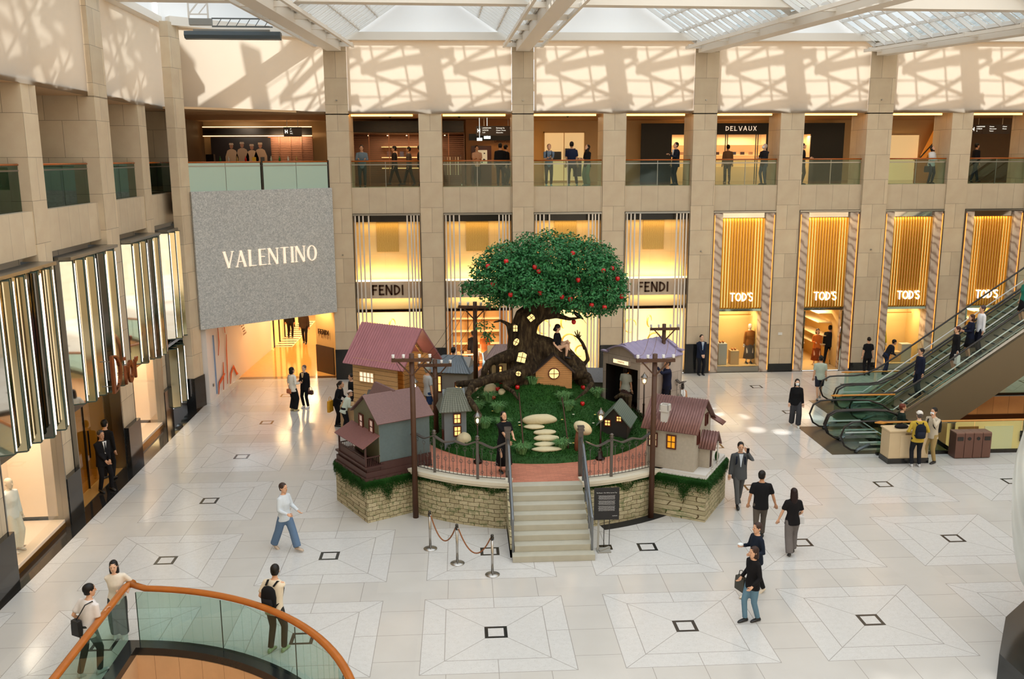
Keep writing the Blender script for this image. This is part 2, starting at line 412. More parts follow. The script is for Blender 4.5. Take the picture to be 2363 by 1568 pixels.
# reveal above the back wall; its unseen height is added to stop direct sun
M_rev = P('roof_reveal', (250, 250, 250), .7)
tag(MB().box(-5.3, 32, 38.2, 38.34, 13.92, 24).build('wall_roof_well_back', M_rev), kind='structure')
tag(MB().box(-12, 32, 37.75, 38.3, 13.80, 14.10).build('trim_roof_cornice', M_beamw), kind='structure')
for x in range(-11, 31, 1): pass
# ---- left wall: local x runs back along the wall, y goes into it -----
LM = Matrix.Translation((-10.12, 20, 0)) @ Matrix.Rotation(PI/2+math.atan(.0345), 4, 'Z')
LROT = PI/2+math.atan(.0345)
def lobj(o):
    o.matrix_world = LM @ o.matrix_world; return o
def lbox(name, s0, s1, y0, y1, z0, z1, mat, kind='structure'):
    o = MB().box(0, s1-s0, 0, y1-y0, 0, z1-z0).build(name, mat)
    o.matrix_world = LM @ Matrix.Translation((s0, y0, z0))
    if kind: o['kind'] = kind
    return o
LPIL = [(-6.3, -5.2, 0), (-1.9, -.75, 1), (2.62, 3.46, 0), (7.1, 8.2, 1), (11.4, 12.22, 0), (15.8, 16.9, 1)][:6]
for a, b, main in LPIL:
    f = -.12 if main else 0
    lbox('pillar_left', a, b, f, 1.5, 0, 10.98, M_pil)
    if main: lbox('pillar_left_top', a, b, f, .25, 10.94, 13.9, stone_mat('limestone_pillar_top', LIME, .931, 1.03, .5, .007))
    lbox('trim_pillar_base_left', a-.02, b+.02, f-.14, 1.3, 0, 1.25, M_dark)
for i in range(len(LPIL)-1):
    a, b = LPIL[i][1], LPIL[i+1][0]
    if a < -3: pass
    lbox('wall_spandrel_left', a, b, .03, 1.2, 6.95, 8.0, M_span)
tag(lobj(MB().box(-26, -1.9, 0, .4, 0, 13.9).build('wall_left_front', M_pil)), kind='structure')
lbox('floor_gallery_left', -26, 14.4, .3, 7, 7.7, 8.03, M_flr2)
lbox('ceiling_gallery_left', -26, 14.4, .05, 7, 10.98, 11.1, M_ceil)
lbox('wall_gallery_left_back', -26, 16, 3.2, 3.4, 7.7, 11, stone_mat('gallery_stone', (178, 150, 118), 1.9, .93, .5, .006))
lbox('wall_roof_well_left', -26, 14.4, -.02, .1, 13.92, 24, M_rev)  # carried up out of view to keep direct sun off the floor
lbox('trim_roof_cornice_left', -26, 17.2, -.3, .1, 13.85, 14.1, M_beamw)
# ---- chamfered corner --------------------------------------------------
CA = Vector((-9.86, 34.3, 0)); CB = Vector((-5.32, 38.0, 0)); CD = (CB-CA).normalized(); CROT = math.atan2(CD.y, CD.x)
CM = Matrix.Translation(CA) @ Matrix.Rotation(CROT, 4, 'Z')
def cbox(name, s0, s1, y0, y1, z0, z1, mat, kind='structure'):
    o = MB().box(0, s1-s0, 0, y1-y0, 0, z1-z0).build(name, mat); o.matrix_world = CM @ Matrix.Translation((s0, y0, z0))
    if kind: o['kind'] = kind
    return o
cbox('wall_chamfer_slab', -.1, 5.9, .35, 1.2, 7.2, 8.03, M_span)
cbox('wall_chamfer_reveal', -.6, 6.2, .06, .2, 13.92, 24, M_rev)  # upper part unseen, made tall as a sun block like the other reveals
cbox('trim_chamfer_cornice', -.4, 6.1, -.3, .2, 13.80, 14.10, M_beamw)
mb = MB(); mb.prism([(-10.3, 34.7), (-5.3, 38.1), (-4.6, 38.5), (-4.6, 46), (-16, 46), (-16, 34.3)], .3)
tag(mb.build('floor_gallery_corner', M_flr2, loc=(0, 0, 7.72)), kind='structure')
mb = MB(); mb.prism([(-9.9, 34.35), (-5.3, 38.15), (-4.6, 38.4), (-4.6, 46), (-16, 46), (-16, 34.35)], .08)
tag(mb.build('ceiling_gallery_corner', M_ceil, loc=(0, 0, 10.99)), kind='structure')
sbox('wall_gallery_side', -13.4, -12.25, 35.2, 45.6, 8.03, 10.98, P('brown_stone', (120, 96, 70), .5, var=.06))
# passage under the corner: white hoarding on the left, stone and shop wall on the right
mb = MB(); mb.prism([(-9.72, 34.55), (-9.62, 38.6), (-9.4, 44.6), (-9.7, 44.6), (-12, 34.55)], 3.4)
tag(mb.build('wall_hoarding', P('hoarding_white', (233, 226, 222), .55)), kind='structure')
tag(MB().box(-11, -5.2, 38.9, 60, 3.4, 3.6).build('ceiling_passage', P('passage_ceiling', (235, 205, 160), .7)), kind='structure')
mb = MB(); mb.prism([(-5.55, 38.85), (-5.36, 38.6), (-4.5, 39.6), (-4.5, 46), (-6.5, 46), (-6.42, 39.75)], 3.4)
tag(mb.build('wall_passage_right', P('passage_stone', (205, 160, 100), .5, var=.06)), kind='structure')
mb = MB(); mb.prism([(-5.57, 38.82), (-6.45, 39.73), (-6.42, 39.78), (-5.53, 38.87)], 1.2)
tag(mb.build('baseboard_passage', P('dark_brown_stone', (52, 30, 20), .35, var=.2)), kind='structure')
# ---- far enclosing walls (daylight only comes from the roof) ------------
sbox('wall_right', 32, 32.4, -6, 47, -5, 24, M_pil); sbox('wall_front', -12, 32, -6.4, -6, -5, 24, M_pil)
sbox('wall_left_outer', -17.5, -17.1, -6, 60, 0, 7.7, M_dark)
sbox('wall_shop_back', -3.4, 32, 43, 43.2, 0, 7.7, M_crm)
# ---- lower level --------------------------------------------------------
M_tan = stone_mat('tan_panels', (190, 138, 90), .62, 6, 0, .008, zshift=9)
sbox('floor_lower', -14, 32, -6, 40, -5.0, -4.9, P('lower_floor', (200, 160, 112), .2))
def ringwall(name, pts, z0, z1, mat, closed=False):
    mb = MB(); n = len(pts)
    for i in range(n if closed else n-1):
        a, b = pts[i], pts[(i+1) % n]; mb.face([(a[0], a[1], z0), (b[0], b[1], z0), (b[0], b[1], z1), (a[0], a[1], z1)])
    bmesh.ops.remove_doubles(mb.bm, verts=mb.bm.verts, dist=1e-5)
    return tag(mb.build(name, mat), kind='structure')
def wallUV(name, base, per):
    k = NT(name); sp = k.node('SeparateXYZ'); k.link(k.coord(), sp.inputs[0])
    a = k.math('ARCTAN2', k.math('SUBTRACT', sp.outputs[1], PC[1]), k.math('SUBTRACT', sp.outputs[0], PC[0]))
    f = k.math('LESS_THAN', k.math('FRACT', k.math('MULTIPLY', a, 4.9/per)), .012)
    k.setc(k.mix(f, k.mix(k.noise(3, 3), lin(base), lin(tuple(int(c*.9) for c in base))), lin((110, 70, 40)))); k.rough(.45); return k.m
ringwall('wall_well', PIT2, -4.9, -.15, wallUV('curved_tan_panels', (228, 190, 150), .5), True)
poly_floor('floor_well_lip', PIT, [PIT2], .004, P('lip_granite', (38, 40, 42), .15, var=.3, vs=70))
ringwall('trim_well_lip', PIT2, -.16, .004, P('lip_granite', (38, 40, 42)), True)
ringwall('wall_void', VOID, -4.9, 0, M_tan, True)
MP = P('landing_plate', (92, 84, 76), .35, .5, var=.2, vs=8)
tag(MB().box(0, 1.75, 0, 3.05, -.1, .006).build('floor_landing_plate', MP, loc=(11.55, 26.8, 0)), kind='structure')
tag(MB().box(0, 2.3, 0, 3.2, -.1, .006).build('floor_landing_plate', MP, loc=(13.25, 30.05, 0)), kind='structure')
tag(MB().face([(11.55, 29.85, .006), (11.0, 29.6, .006), (11.3, 26.8, .006), (11.55, 26.8, .006)]) and MB().box(0,.01,0,.01,-.1,-.09).build('floor_plate_edge', MP, loc=(12,27,0)), kind='structure')

# ---- fabric screens between the main pillars -----------------------------
def fabric_mat():
    k = NT('translucent_fabric'); k.n.remove(k.b)
    d = k.node('BsdfDiffuse'); t = k.node('BsdfTranslucent'); ms = k.node('MixShader'); ms.inputs[0].default_value = .55
    n = k.noise(1.3, 4); c = k.mix(n, lin((126, 104, 82)), lin((110, 90, 70)))
    k.link(c, d.inputs[0]); k.link(k.mix(.85, c, lin((214, 208, 194))), t.inputs[0]); k.link(d.outputs[0], ms.inputs[1]); k.link(t.outputs[0], ms.inputs[2]); k.link(ms.outputs[0], k.out.inputs[0]); return k.m
M_fab = fabric_mat()
def fabric(s0, s1, z0, z1, M, pinch=None):
    mb = MB(); nx, nz = 48, 14; g = []
    for i in range(nx+1):
        row = []
        for j in range(nz+1):
            x = s0+(s1-s0)*i/nx; z = z0+(z1-z0)*j/nz; y = .02*math.sin(x*2.1)*(1-j/nz)+.01*noise.noise(Vector((x*1.7, z*1.3, s0)))
            if pinch is not None and j < 4:
                dd = abs(x-pinch); y -= max(0, .10*(1-dd/.55))*(1-j/4)
            row.append(mb.bm.verts.new(M @ Vector((x, y, z))))
        g.append(row)
    for i in range(nx):
        for j in range(nz): f = mb.bm.faces.new((g[i][j], g[i+1][j], g[i+1][j+1], g[i][j+1])); f.smooth = True
    o = mb.build('fabric_screen', M_fab); return o
_mains = [p for p in PILX if p[2]]
_names = ['between the corner pillar and the next', 'second from the corner', 'above the black shopfront', 'above the top of the escalators', 'furthest to the right']
_fabM = Matrix.Translation((0, 38.12, 0))
for i in range(len(_mains)-1):
    a, b = _mains[i][1], _mains[i+1][0]; mid = (PILX[2*i+1][0]+PILX[2*i+1][1])/2
    o = fabric(a+.02, b-.02, 10.97, 13.86, _fabM, mid)
    tag(o, 'sunlit beige fabric screen on the back wall, '+_names[i], 'fabric screen', 'fabric screens under the roof')
    if i > 2: pass
for i, (a, b, nm) in enumerate([(-.75, 7.1, 'on the left wall nearest the camera'), (8.2, 15.8, 'on the left wall next to the corner')]):
    o = fabric(a+.02, b-.02, 10.97, 13.86, LM @ Matrix.Translation((0, .02, 0)), (LPIL[2*i+2][0]+LPIL[2*i+2][1])/2)
    tag(o, 'sunlit beige fabric screen '+nm, 'fabric screen', 'fabric screens under the roof')
tag(fabric(.0, 5.9, 10.97, 13.86, CM @ Matrix.Translation((0, .1, 0))), 'sunlit beige fabric screen across the angled corner above the grey panel', 'fabric screen', 'fabric screens under the roof')

# trusses out on the roof terrace behind the screens (they throw the shadows on the cloth)
def terrace_truss(M, L, x0, sp=3.7, D=2.2):
    mb = MB()
    n = int(L/sp)+2
    for i in range(n):
        x = x0+i*sp; mb.bar(M @ Vector((x, D, 11.1)), M @ Vector((x-1.5, D+1, 18.5)), .85 if i % 2 == 0 else .10, .1)
        for (p, q) in (((x, 13.4), (x+sp, 15.9)), ((x, 15.4), (x+sp, 13.9)), ((x, 11.4), (x+sp, 13.6)), ((x, 15.6), (x+sp, 17.8)), ((x, 17.3), (x+sp, 15.9))):
            mb.bar(M @ Vector((p[0], D+(p[1]-11)*.13, p[1])), M @ Vector((q[0], D+(q[1]-11)*.13, q[1])), .10, .08)
        for t in (.36, .7): mb.bar(M @ Vector((x+sp*t, D+.1, 11.2)), M @ Vector((x+sp*t-1.3, D+.8, 18)), .06, .06)
    for i in range(n):
        for z in (13.3, 15.4, 17.3): mb.prism([(x0+i*sp, z-.17), (x0+(i+1)*sp, z+.55), (x0+(i+1)*sp, z+.85), (x0+i*sp, z+.13)], .1, M @ Matrix(((1, 0, 0, 0), (0, 0, 1, D-.1+(z-11)*.13), (0, 1, 0, 0), (0, 0, 0, 1))))
    for j in range(5): mb.box(x0-1, x0+n*sp, D+.7, D+.73, 13.9+j*.62, 13.94+j*.62, M)
    return mb
tag(terrace_truss(Matrix.Translation((0, 38.1, 0)), 40, -9).build('trim_terrace_truss', M_beamw), kind='structure')
tag(terrace_truss(LM, 30, -16, 3.3, .8).build('trim_terrace_truss_left', M_beamw), kind='structure')

lamp('AREA', (-5, 9, -.4), 300, (1, .92, .8), 5, 5, name='added_well_fill')  # unseen fill light added below floor level to brighten the well

_cp = [(-10.30, 33.6), (-10.0, 33.6), (-9.84, 34.3), (-10.2, 34.9), (-10.4, 34.4)]
tag(MB().prism(_cp, 13.9).build('pillar_corner', M_pil), kind='structure')
tag(MB().prism([(-10.2+(x+10.2)*1.12, 34.2+(y-34.2)*1.06) for x, y in _cp], 1.2).build('trim_pillar_base_corner', M_dark), kind='structure')
# ================================================================= ROOF
def roof_beam(name, a, b, w, h):
    mb = MB(); mb.bar(a, b, w, h); mb.bar(Vector(a)+Vector((0, 0, h/2+.03)), Vector(b)+Vector((0, 0, h/2+.03)), w+.18, .06)
    o = mb.build(name, M_beamw); return tag(o, kind='structure')
BEAMS = [((-4.90, 37.9, 13.6), (-5.95, 22, 13.6)), ((2.58, 37.9, 13.6), (3.05, 22, 13.6)), ((9.95, 37.9, 13.55), (12.6, 22, 13.55)), ((17.3, 37.9, 13.45), (21.5, 24, 13.45)), ((-10.4, 27.6, 13.65), (0, 20, 13.65))]
for a, b in BEAMS[:4]: roof_beam('beam_roof', a, b, .55, .42)
M_rib = P('skylight_rib', (232, 228, 222), .5); M_roofglass = glass_mat('roof_glass', (236, 242, 246), .06)
def lattice(p0, p1, side, reach, rise, label):
    """sloping glazed panel that rises sideways from a beam; ribs run up the slope"""
    p0, p1 = Vector(p0)+Vector((0, 0, .15)), Vector(p1)+Vector((0, 0, .15)); d = (p1-p0); L = d.length; d.normalize()
    out = Vector((side, 0, 0)); n = int(L/.62); mb = MB()
    up = out*reach+Vector((0, 0, rise))
    for i in range(n+1):
        a = p0+d*(i*.62); mb.bar(a+out*.3, a+out*.3+up, .05, .14)
    for t in (.02, .25, .5, .75, 1): mb.bar(p0+out*.3+up*t, p0+out*.3+up*t+d*L, .07, .1)
    root = thing('roof_skylight', label, 'skylight')
    g = MB(); off = Vector((0, 0, .09)); g.face([p0+out*.3+off, p0+out*.3+off+d*L, p0+out*.3+up+off+d*L, p0+out*.3+up+off]); g.build('glazing', M_roofglass, root)
    for i in range(n):
        a = p0+d*((i+.5)*.62)+out*.3
        mb.bar(a+up*.08-Vector((0, 0, .05)), a+up*.42-Vector((0, 0, .1)), .02, .02)
    mb.build('rib_frame', M_rib, root)
    return root
_pos = ['left', 'right']
_bn = ['beam nearest the corner', 'middle beam straight ahead', 'long beam right of the middle', 'beam at the far right']
for k, (a, b) in enumerate(BEAMS[:4]):
    for s in (-1, 1):
        lattice(a, b, s, 2.9, 1.95, 'ribbed skylight rising on the %s side of the %s' % (_pos[(s+1)//2], _bn[k]))
# cross beam near the top edge and ceiling panels beyond it
roof_beam('beam_cross', (-12, 29.2, 14.12), (32, 31.2, 14.12), .5, .5)
roof_beam('beam_cross', (-12, 21, 14.12), (32, 22, 14.12), .5, .5)
mb = MB()
for k, (a, b) in enumerate(BEAMS[:4]):
    a, b = Vector(a), Vector(b); d = (b-a).normalized()
    for s in (-1, 1):
        mb.bar(a+Vector((s*.75, 0, -.02)), b+Vector((s*.75, 0, -.02)), .10, .12)
        n = int((b-a).length/2.4)
        for i in range(n+1):
            q = a+d*(i*2.4+.3); mb.bar(q+Vector((s*.2, 0, 0)), q+Vector((s*.8, 0, 0)), .12, .16)
tag(mb.build('trim_beam_brackets', M_beamw), kind='structure')
# ridge beams
mb = MB()
for x in (-1.2, 6.4, 14.2, 22): mb.bar((x, 38, 15.8), (x+.3, 20, 15.8), .2, .3)
tag(mb.build('beam_ridge', M_beamw), kind='structure')
# grey fan-coil cradle hanging in the corner
root = thing('maintenance_cradle', 'dark grey maintenance gondola hanging under the roof in the left corner', 'gondola', (-7.25, 31.0, 13.0), .05)
mb = MB()
mb.prism([(-.02, 0), (.2, -.02), (.32, .16), (.30, .22), (-.06, .22), (-.10, .1)], 3.0, Matrix.Translation((-1.45, 0, 0)) @ Matrix.Rotation(PI/2, 4, 'Z') @ Matrix.Rotation(PI/2, 4, 'X'))
mb.build('hull', P('cradle_grey', (84, 96, 104), .35, .3), root)
MB().box(-1.3, -.6, .05, .25, .42, .62).box(-1.2, 1.2, .1, .2, .22, .30).build('motor_box', P('cradle_box', (150, 152, 150), .5), root)
mb = MB()
for i in range(12):
    x = -.6+i*.15; mb.bar((x, .12, .40), (x+.15, .12, .62 if i % 2 else .40), .02); mb.bar((x, .12, .62 if i % 2 == 0 else .40), (x+.15, .12, .40 if i % 2 else .62), .02)
mb.bar((-.6, .12, .63), (1.3, .12, .63), .04); mb.bar((-.6, .12, .38), (1.3, .12, .38), .04)
mb.build('lattice_arm', P('cradle_arm', (110, 118, 122), .4, .4), root)
mb = MB()
for x in (-1.3, -.7):
    mb.bar((x, .1, .6), (x, .1, 1.5), .05)
for z in (.75, 1.1, 1.45): mb.bar((-1.3, .1, z), (-.7, .1, z), .04)
mb.bar((-1.3, .1, .75), (-.7, .1, 1.45), .04); mb.bar((-1.0, .1, .75), (-.7, .1, 1.1), .03)
mb.build('hanging_frame', M_rib, root)
# ================================================================= SHOPFRONTS ON THE BACK WALL
M_fcream = P('lit_cream_panel', (244, 216, 160), .5, var=.03, vs=3)
def mesh_mat():
    k = NT('gold_mesh'); w = k.node('TexWave'); w.inputs['Scale'].default_value = 9; w.inputs['Distortion'].default_value = 6; w.inputs['Detail'].default_value = 3
    k.link(k.coord(), w.inputs['Vector']); k.setc(k.mix(w.outputs['Fac'], lin((176, 136, 60)), lin((214, 180, 104)))); k.rough(.4, .2); return k.m
M_mesh = mesh_mat()
M_black = P('black_lacquer', (18, 15, 13), .25)
M_sign = P('travertine_band', (206, 186, 162), .45, var=.05, vs=12)
M_brown = P('dark_bronze_letter', (62, 36, 20), .3, .4)
M_led = P('warm_led', (255, 236, 200), emit=7, ecol=(255, 214, 150))
M_bar = P('satin_bar', (222, 212, 200), .3, .15)
M_inner = P('display_back', (246, 226, 190), .6)
M_inner2 = P('display_back_tan', (214, 170, 110), .6)
WARM = (1, .74, .40)
def fendi(i, kind, where):
    a, b = PILX[i][1]+.06, PILX[i+1][0]-.06; w = b-a
    t = thing('shopfront', 'tall cream shopfront with steel bars, '+where, 'shopfront', (a, 38.1, 0), group='cream shopfronts on the back wall')
    m = MB(); m.box(0, w, .62, .66, 4.15, 6.62)
    m.build('upper_panel', stone_mat('cream_panel_joints', (240, 208, 148), .9, .75, 0, .004, .5, var=.01, dark=.8), t)
    MB().box(w*.32, w*.66, .56, .60, 5.35, 6.62).build('mesh_curtain', M_mesh, t)
    MB().box(0, w, .3, .66, 6.62, 6.88).build('top_band', M_black, t)
    MB().box(0, w, .22, .62, 3.42, 4.13).build('sign_band', M_sign, t)
    letters(MB(), 'FENDI', .43, .05, facing(w/2-.06, .22, 3.56), gap=.15, sx=1.0).build('sign_letters', M_brown, t)
    MB().box(0, w, .24, .58, 4.135, 4.165).build('led_strip', M_led, t)
    MB().box(0, w, .5, .54, 2.92, 3.42).build('lower_panel', M_fcream, t)
    MB().box(0, w, .35, .56, 2.80, 2.92).build('door_header', P('bronze_header', (74, 46, 26), .3, .5), t)
    for x in (.05, .21, .37, .60, w-.50, w-.34, w-.22, w-.08):
        MB().box(x-.028, x+.028, -.02, .05, .0, 6.9).build('bar', M_bar, t)
    box = MB(); dp = 2.0 if kind != 'door' else 4.4
    box.box(0, w, dp, dp+.05, 0, 2.85); box.box(-.02, 0, .35, dp, 0, 2.85); box.box(w, w+.02, .35, dp, 0, 2.85); box.box(0, w, .35, dp, 2.85, 2.9)
    box.build('display_box', M_inner if kind != 'door' else M_inner2, t)
    MB().box(0, w, .1, dp, 0, .12 if kind != 'door' else .02).build('display_floor', P('peach_floor', (222, 150, 104), .2) if kind == 'door' else M_inner, t)
    if kind == 'win':
        MB().box(.02, w-.02, .12, .13, .12, 2.8).build('window_glass', M_clear, t)
        for (cx, cz, r, rt) in ((.5, 1.9, .3, .4), (1.35, 2.1, .26, 1.1), (1.6, 1.25, .32, .2), (.9, .7, .4, .8), (2.1, .8, .25, .5)):
            ring = [(cx+math.cos(2*PI*k/20)*r*math.cos(rt), 1.2+math.cos(2*PI*k/20)*r*math.sin(rt)*.5, cz+math.sin(2*PI*k/20)*r) for k in range(17)]
            MB().tube(ring, [.01+.035*math.sin(PI*k/16) for k in range(17)], 6).build('ribbon', P('gold_ribbon', (238, 190, 96), .3, .3), t)
    lamp('AREA', (a+w/2, 38.45, 4.28), 15, WARM, w*.9, .2, (0, .45, 1)); lamp('AREA', (a+w/2, 38.45, 6.5), 6, (1, .62, .2), w*.9, .2, (0, .5, -1))
    lamp('AREA', (a+w/2, 38.42, 3.36), 6, WARM, w*.9, .12, (0, .6, -1))
    lamp('AREA', (a+w/2, 38.95 if kind != 'door' else 40, 2.78), 80 if kind != 'door' else 120, (1, .80, .50), w*.7, .7, (0, .3, -1))
    lamp('AREA', (a+w*.5, 39.1, .5), 30, (1, .84, .56), 1.2, .3, (0, 1, .6))
    return t, a, w
FEN = [fendi(0, 'win', 'behind the pink roofed pavilion'), fendi(1, 'door', 'with the open door behind the tree'), fendi(2, 'win', 'directly behind the seated figure in the tree'), fendi(3, 'win', 'furthest right of its row, beside the guard')]
# counters, shelves and goods in the open shop
_, fa, fw_ = FEN[1]
for k, (x, y, z, l, nm) in enumerate(((.15, 39.2, .75, 1.0, 'left of the open shop door'), (1.35, 39.9, .75, 1.2, 'in the middle of the lit shop'))):
    t = thing('display_table', 'low dark framed display table with a lit top, '+nm, 'table', (fa+x, y, .0))
    MB().box(0, l, 0, .6, z-.04, z).box(0, l, 0, .6, .3, .33).build('table_top', P('table_top_warm', (240, 200, 150), .3), t)
    for (p, q) in ((0, 0), (l-.04, 0), (0, .56), (l-.04, .56)): MB().box(p, p+.04, q, q+.04, 0, z-.04).build('leg', M_black, t)
    for j in range(3): tag(MB().box(0, .16, 0, .12, 0, .13).build('handbag', P('bag_%d' % (k*3+j), random.choice([(90, 50, 30), (200, 160, 120), (40, 30, 28)]), .5), loc=(fa+x+.1+j*.3, y+.2, z)), ('left', 'middle', 'right')[j]+' small handbag on the table '+nm, 'handbag')
t = thing('wall_shelf', 'lit wall shelf unit at the back of the open shop', 'shelf', (fa+.2, 42.1, 0))
for z in (.6, 1.2, 1.8): MB().box(0, 2.2, 0, .35, z, z+.04).build('shelf_board', P('shelf_lit', (250, 215, 160), .4, emit=.6, ecol=(255, 200, 130)), t)
for x in (-.02, .7, 1.46, 2.2): MB().box(x, x+.04, 0, .35, 0, 2.3).build('upright', M_brown, t)

def marble_pilaster():
    k = NT('veined_marble'); w = k.node('TexWave'); w.inputs['Scale'].default_value = 1.1; w.inputs['Distortion'].default_value = 7; w.inputs['Detail'].default_value = 5; w.inputs['Detail Scale'].default_value = 1.4
    mp = k.node('Mapping'); mp.inputs['Rotation'].default_value = (0, .9, .3); k.link(k.coord(), mp.inputs[0]); k.link(mp.outputs[0], w.inputs['Vector'])
    k.setc(k.ramp(w.outputs['Fac'], [(.0, lin((150, 128, 112))), (.25, lin((184, 162, 144))), (.8, lin((204, 186, 168)))])); k.rough(.3); return k.m
M_vein = marble_pilaster()
M_gpanel = P('gold_panel', (214, 158, 56), .28, .75, var=.05)
M_gled = P('gold_led', (255, 220, 150), emit=1.6, ecol=(255, 206, 130))
M_tods = P('lit_white_letter', (255, 240, 210), emit=2.2, ecol=(255, 240, 214))
def tods(i, kind, where):
    a, b = PILX[i][1]+.06, PILX[i+1][0]-.06; w = b-a; p = .37
    t = thing('shopfront', 'tall gold slatted shopfront with glowing white letters, '+where, 'shopfront', (a, 38.1, 0), group='gold slatted shopfronts')
    for x in (0, w-p):
        MB().box(x, x+p, -.02, .5, 0, 6.88).build('marble_jamb', M_vein, t, bevel=.01)
    for x in (.0, w-.03): MB().box(x, x+.03, -.05, -.03, .1, 6.8).build('led_edge', P('amber_led', (255, 180, 90), emit=1.2, ecol=(255, 150, 60)), t)
    MB().box(p, w-p, .1, .5, 6.68, 6.88).build('mirror_lintel', M_chrome, t)
    MB().box(p, w-p, .12, .2, 2.8, 6.66).build('gold_panel', M_gpanel, t)
    n = 15; W_ = w-2*p
    for j in range(n):
        x = p+W_*(j+.5)/n
        MB().box(x-.03, x+.03, .06, .12, 2.8, 6.66).build('slat', M_gpanel, t)
        MB().box(x+.045, x+.062, .09, .115, 2.84, 6.64).build('led_line', M_gled if (j in (0, 1, 2, 11, 12, 13)) else P('gold_led_soft', (255, 206, 140), emit=.35, ecol=(250, 170, 90)), t)
    letters(MB(), "TOD'S", .37, .05, facing(w/2+.02, .03, 3.12), gap=.10, sx=.9, boldness=.85).build('sign_letters', M_tods, t)
    MB().box(p, w-p, .05, .5, 2.68, 2.78).build('transom', M_chrome, t)
    dp = 1.7 if kind != 'door' else 4.2
    box = MB(); box.box(p, w-p, dp, dp+.05, 0, 2.7); box.box(p-.02, p, .5, dp, 0, 2.7); box.box(w-p, w-p+.02, .5, dp, 0, 2.7); box.box(p, w-p, .3, dp, 2.7, 2.74)
    box.build('display_box', P('tods_back', (216, 182, 120), .5), t)
    MB().box(p, w-p, .1, dp, 0, .22 if kind != 'door' else .02).build('display_floor', P('tods_floor', (230, 196, 140), .2), t)
    if kind == 'win':
        MB().box(p+.05, w-p-.05, .14, .15, .22, 2.66).build('window_glass', M_clear, t)
        MB().box(p, w-p, .02, .14, 0, .24).build('window_sill', M_steel, t)
        MB().bar((p+.1, 1.1, 2.35), (w-p-.1, 1.1, 2.35), .04).build('hanging_rail', P('brass', (170, 120, 50), .3, .8), t)
    else:
        for x in (p+.02, w-p-.08): MB().box(x, x+.06, .0, .1, 0, 2.66).build('door_frame', M_chrome, t)
        for z in (.9, 1.3, 1.9, 2.3):
            MB().box(w-p-.6, w-p-.02, 1.2, 3.6, z, z+.03).build('shelf_board', P('shelf_glass', (236, 214, 170), .2), t)
            MB().box(p+.7, w-p-.8, 3.7, 4.1, z, z+.03).build('shelf_board', P('shelf_glass', (236, 214, 170), .2), t)
    lamp('AREA', (a+w/2, 38.9 if kind != 'door' else 39.9, 2.62), 60 if kind != 'door' else 110, (1, .80, .48), w*.5, .5, (0, .2, -1))
    lamp('AREA', (a+w/2, 37.75, 6.6), 9, (1, .7, .3), w*.7, .1, (0, .6, -1))
    return t, a, w
TOD = [tods(4, 'win', 'beside the standing guard'), tods(5, 'door', 'with the open doorway and shoppers'), tods(6, 'win', 'partly behind the escalator handrails'), tods(7, 'door', 'behind the upper escalator'), tods(8, 'win', 'at the right edge behind the escalator')]
# plinths and shoes in the first gold window
_, ta, tw = TOD[0]
for k, (x, z, dd, nm) in enumerate(((.55, .95, .45, 'tall grey plinth with sandals in the window beside the guard'), (1.1, .62, .42, 'low tan plinth with shoes in the window beside the guard'))):
    tag(MB().box(0, .38, 0, .38, 0, z).build('display_plinth', P('plinth_%d' % k, [(170, 168, 160), (196, 160, 112)][k], .6), loc=(ta+x, 38.6, .22), bevel=.01), nm, 'plinth')
    tag(MB().blob((0, 0, 0), (.05, .11, .05)).blob((.13, 0, 0), (.05, .11, .05)).build('shoes', P('tan_leather', (176, 110, 50), .4), loc=(ta+x+.12, 38.8, .22+z+.05)), 'pair of tan shoes on the '+('tall grey' if k == 0 else 'low tan')+' plinth', 'shoes')
_, ta2, tw2 = TOD[2]
for k, (x, z) in enumerate(((.95, .45), (1.4, .8))):
    tag(MB().box(0, .45, 0, .38, 0, z).build('display_plinth', P('plinth_a%d' % k, [(206, 166, 110), (190, 180, 160)][k], .6), loc=(ta2+x, 38.6, .22), bevel=.01), ('low tan', 'taller pale')[k]+' plinth in the gold window behind the escalator rails', 'plinth')
# socket cover on the pillar
tag(MB().box(0, .18, 0, .02, 0, .12).build('socket_cover', P('socket_white', (225, 220, 210), .5), loc=(13.65, 38.07, 1.62)), 'small white cover plate on the pillar between two gold shopfronts', 'cover plate')

# ================================================================= CORNER PANEL, PASSAGE
def speck_mat():
    k = NT('grey_terrazzo'); a = k.noise(46, 4, rough=.8); b = k.noise(15, 3, rough=.7); m = k.math('MULTIPLY_ADD', b, .35, k.math('MULTIPLY', a, .65))
    k.setc(k.ramp(m, [(.38, lin((142, 147, 149))), (.5, lin((186, 188, 187))), (.62, lin((226, 225, 221)))])); k.rough(.4); k.bump(a, .01); return k.m
t = thing('sign_panel', 'large speckled grey hanging panel with pale lettering across the corner', 'sign', tuple(CA), CROT)
MB().box(-.02, 5.88, -.16, .3, 2.93, 8.05).build('panel', speck_mat(), t, bevel=.01)
letters(MB(), 'VALENTINO', .62, .06, Matrix.Translation((3.02, -.16, 5.17)) @ Matrix.Rotation(PI/2, 4, 'X'), hi=True, gap=.22, sx=.93).build('sign_letters', P('valentino_pale_gold', (250, 232, 208), .3, .2, emit=.55, ecol=(255, 236, 214)), t)
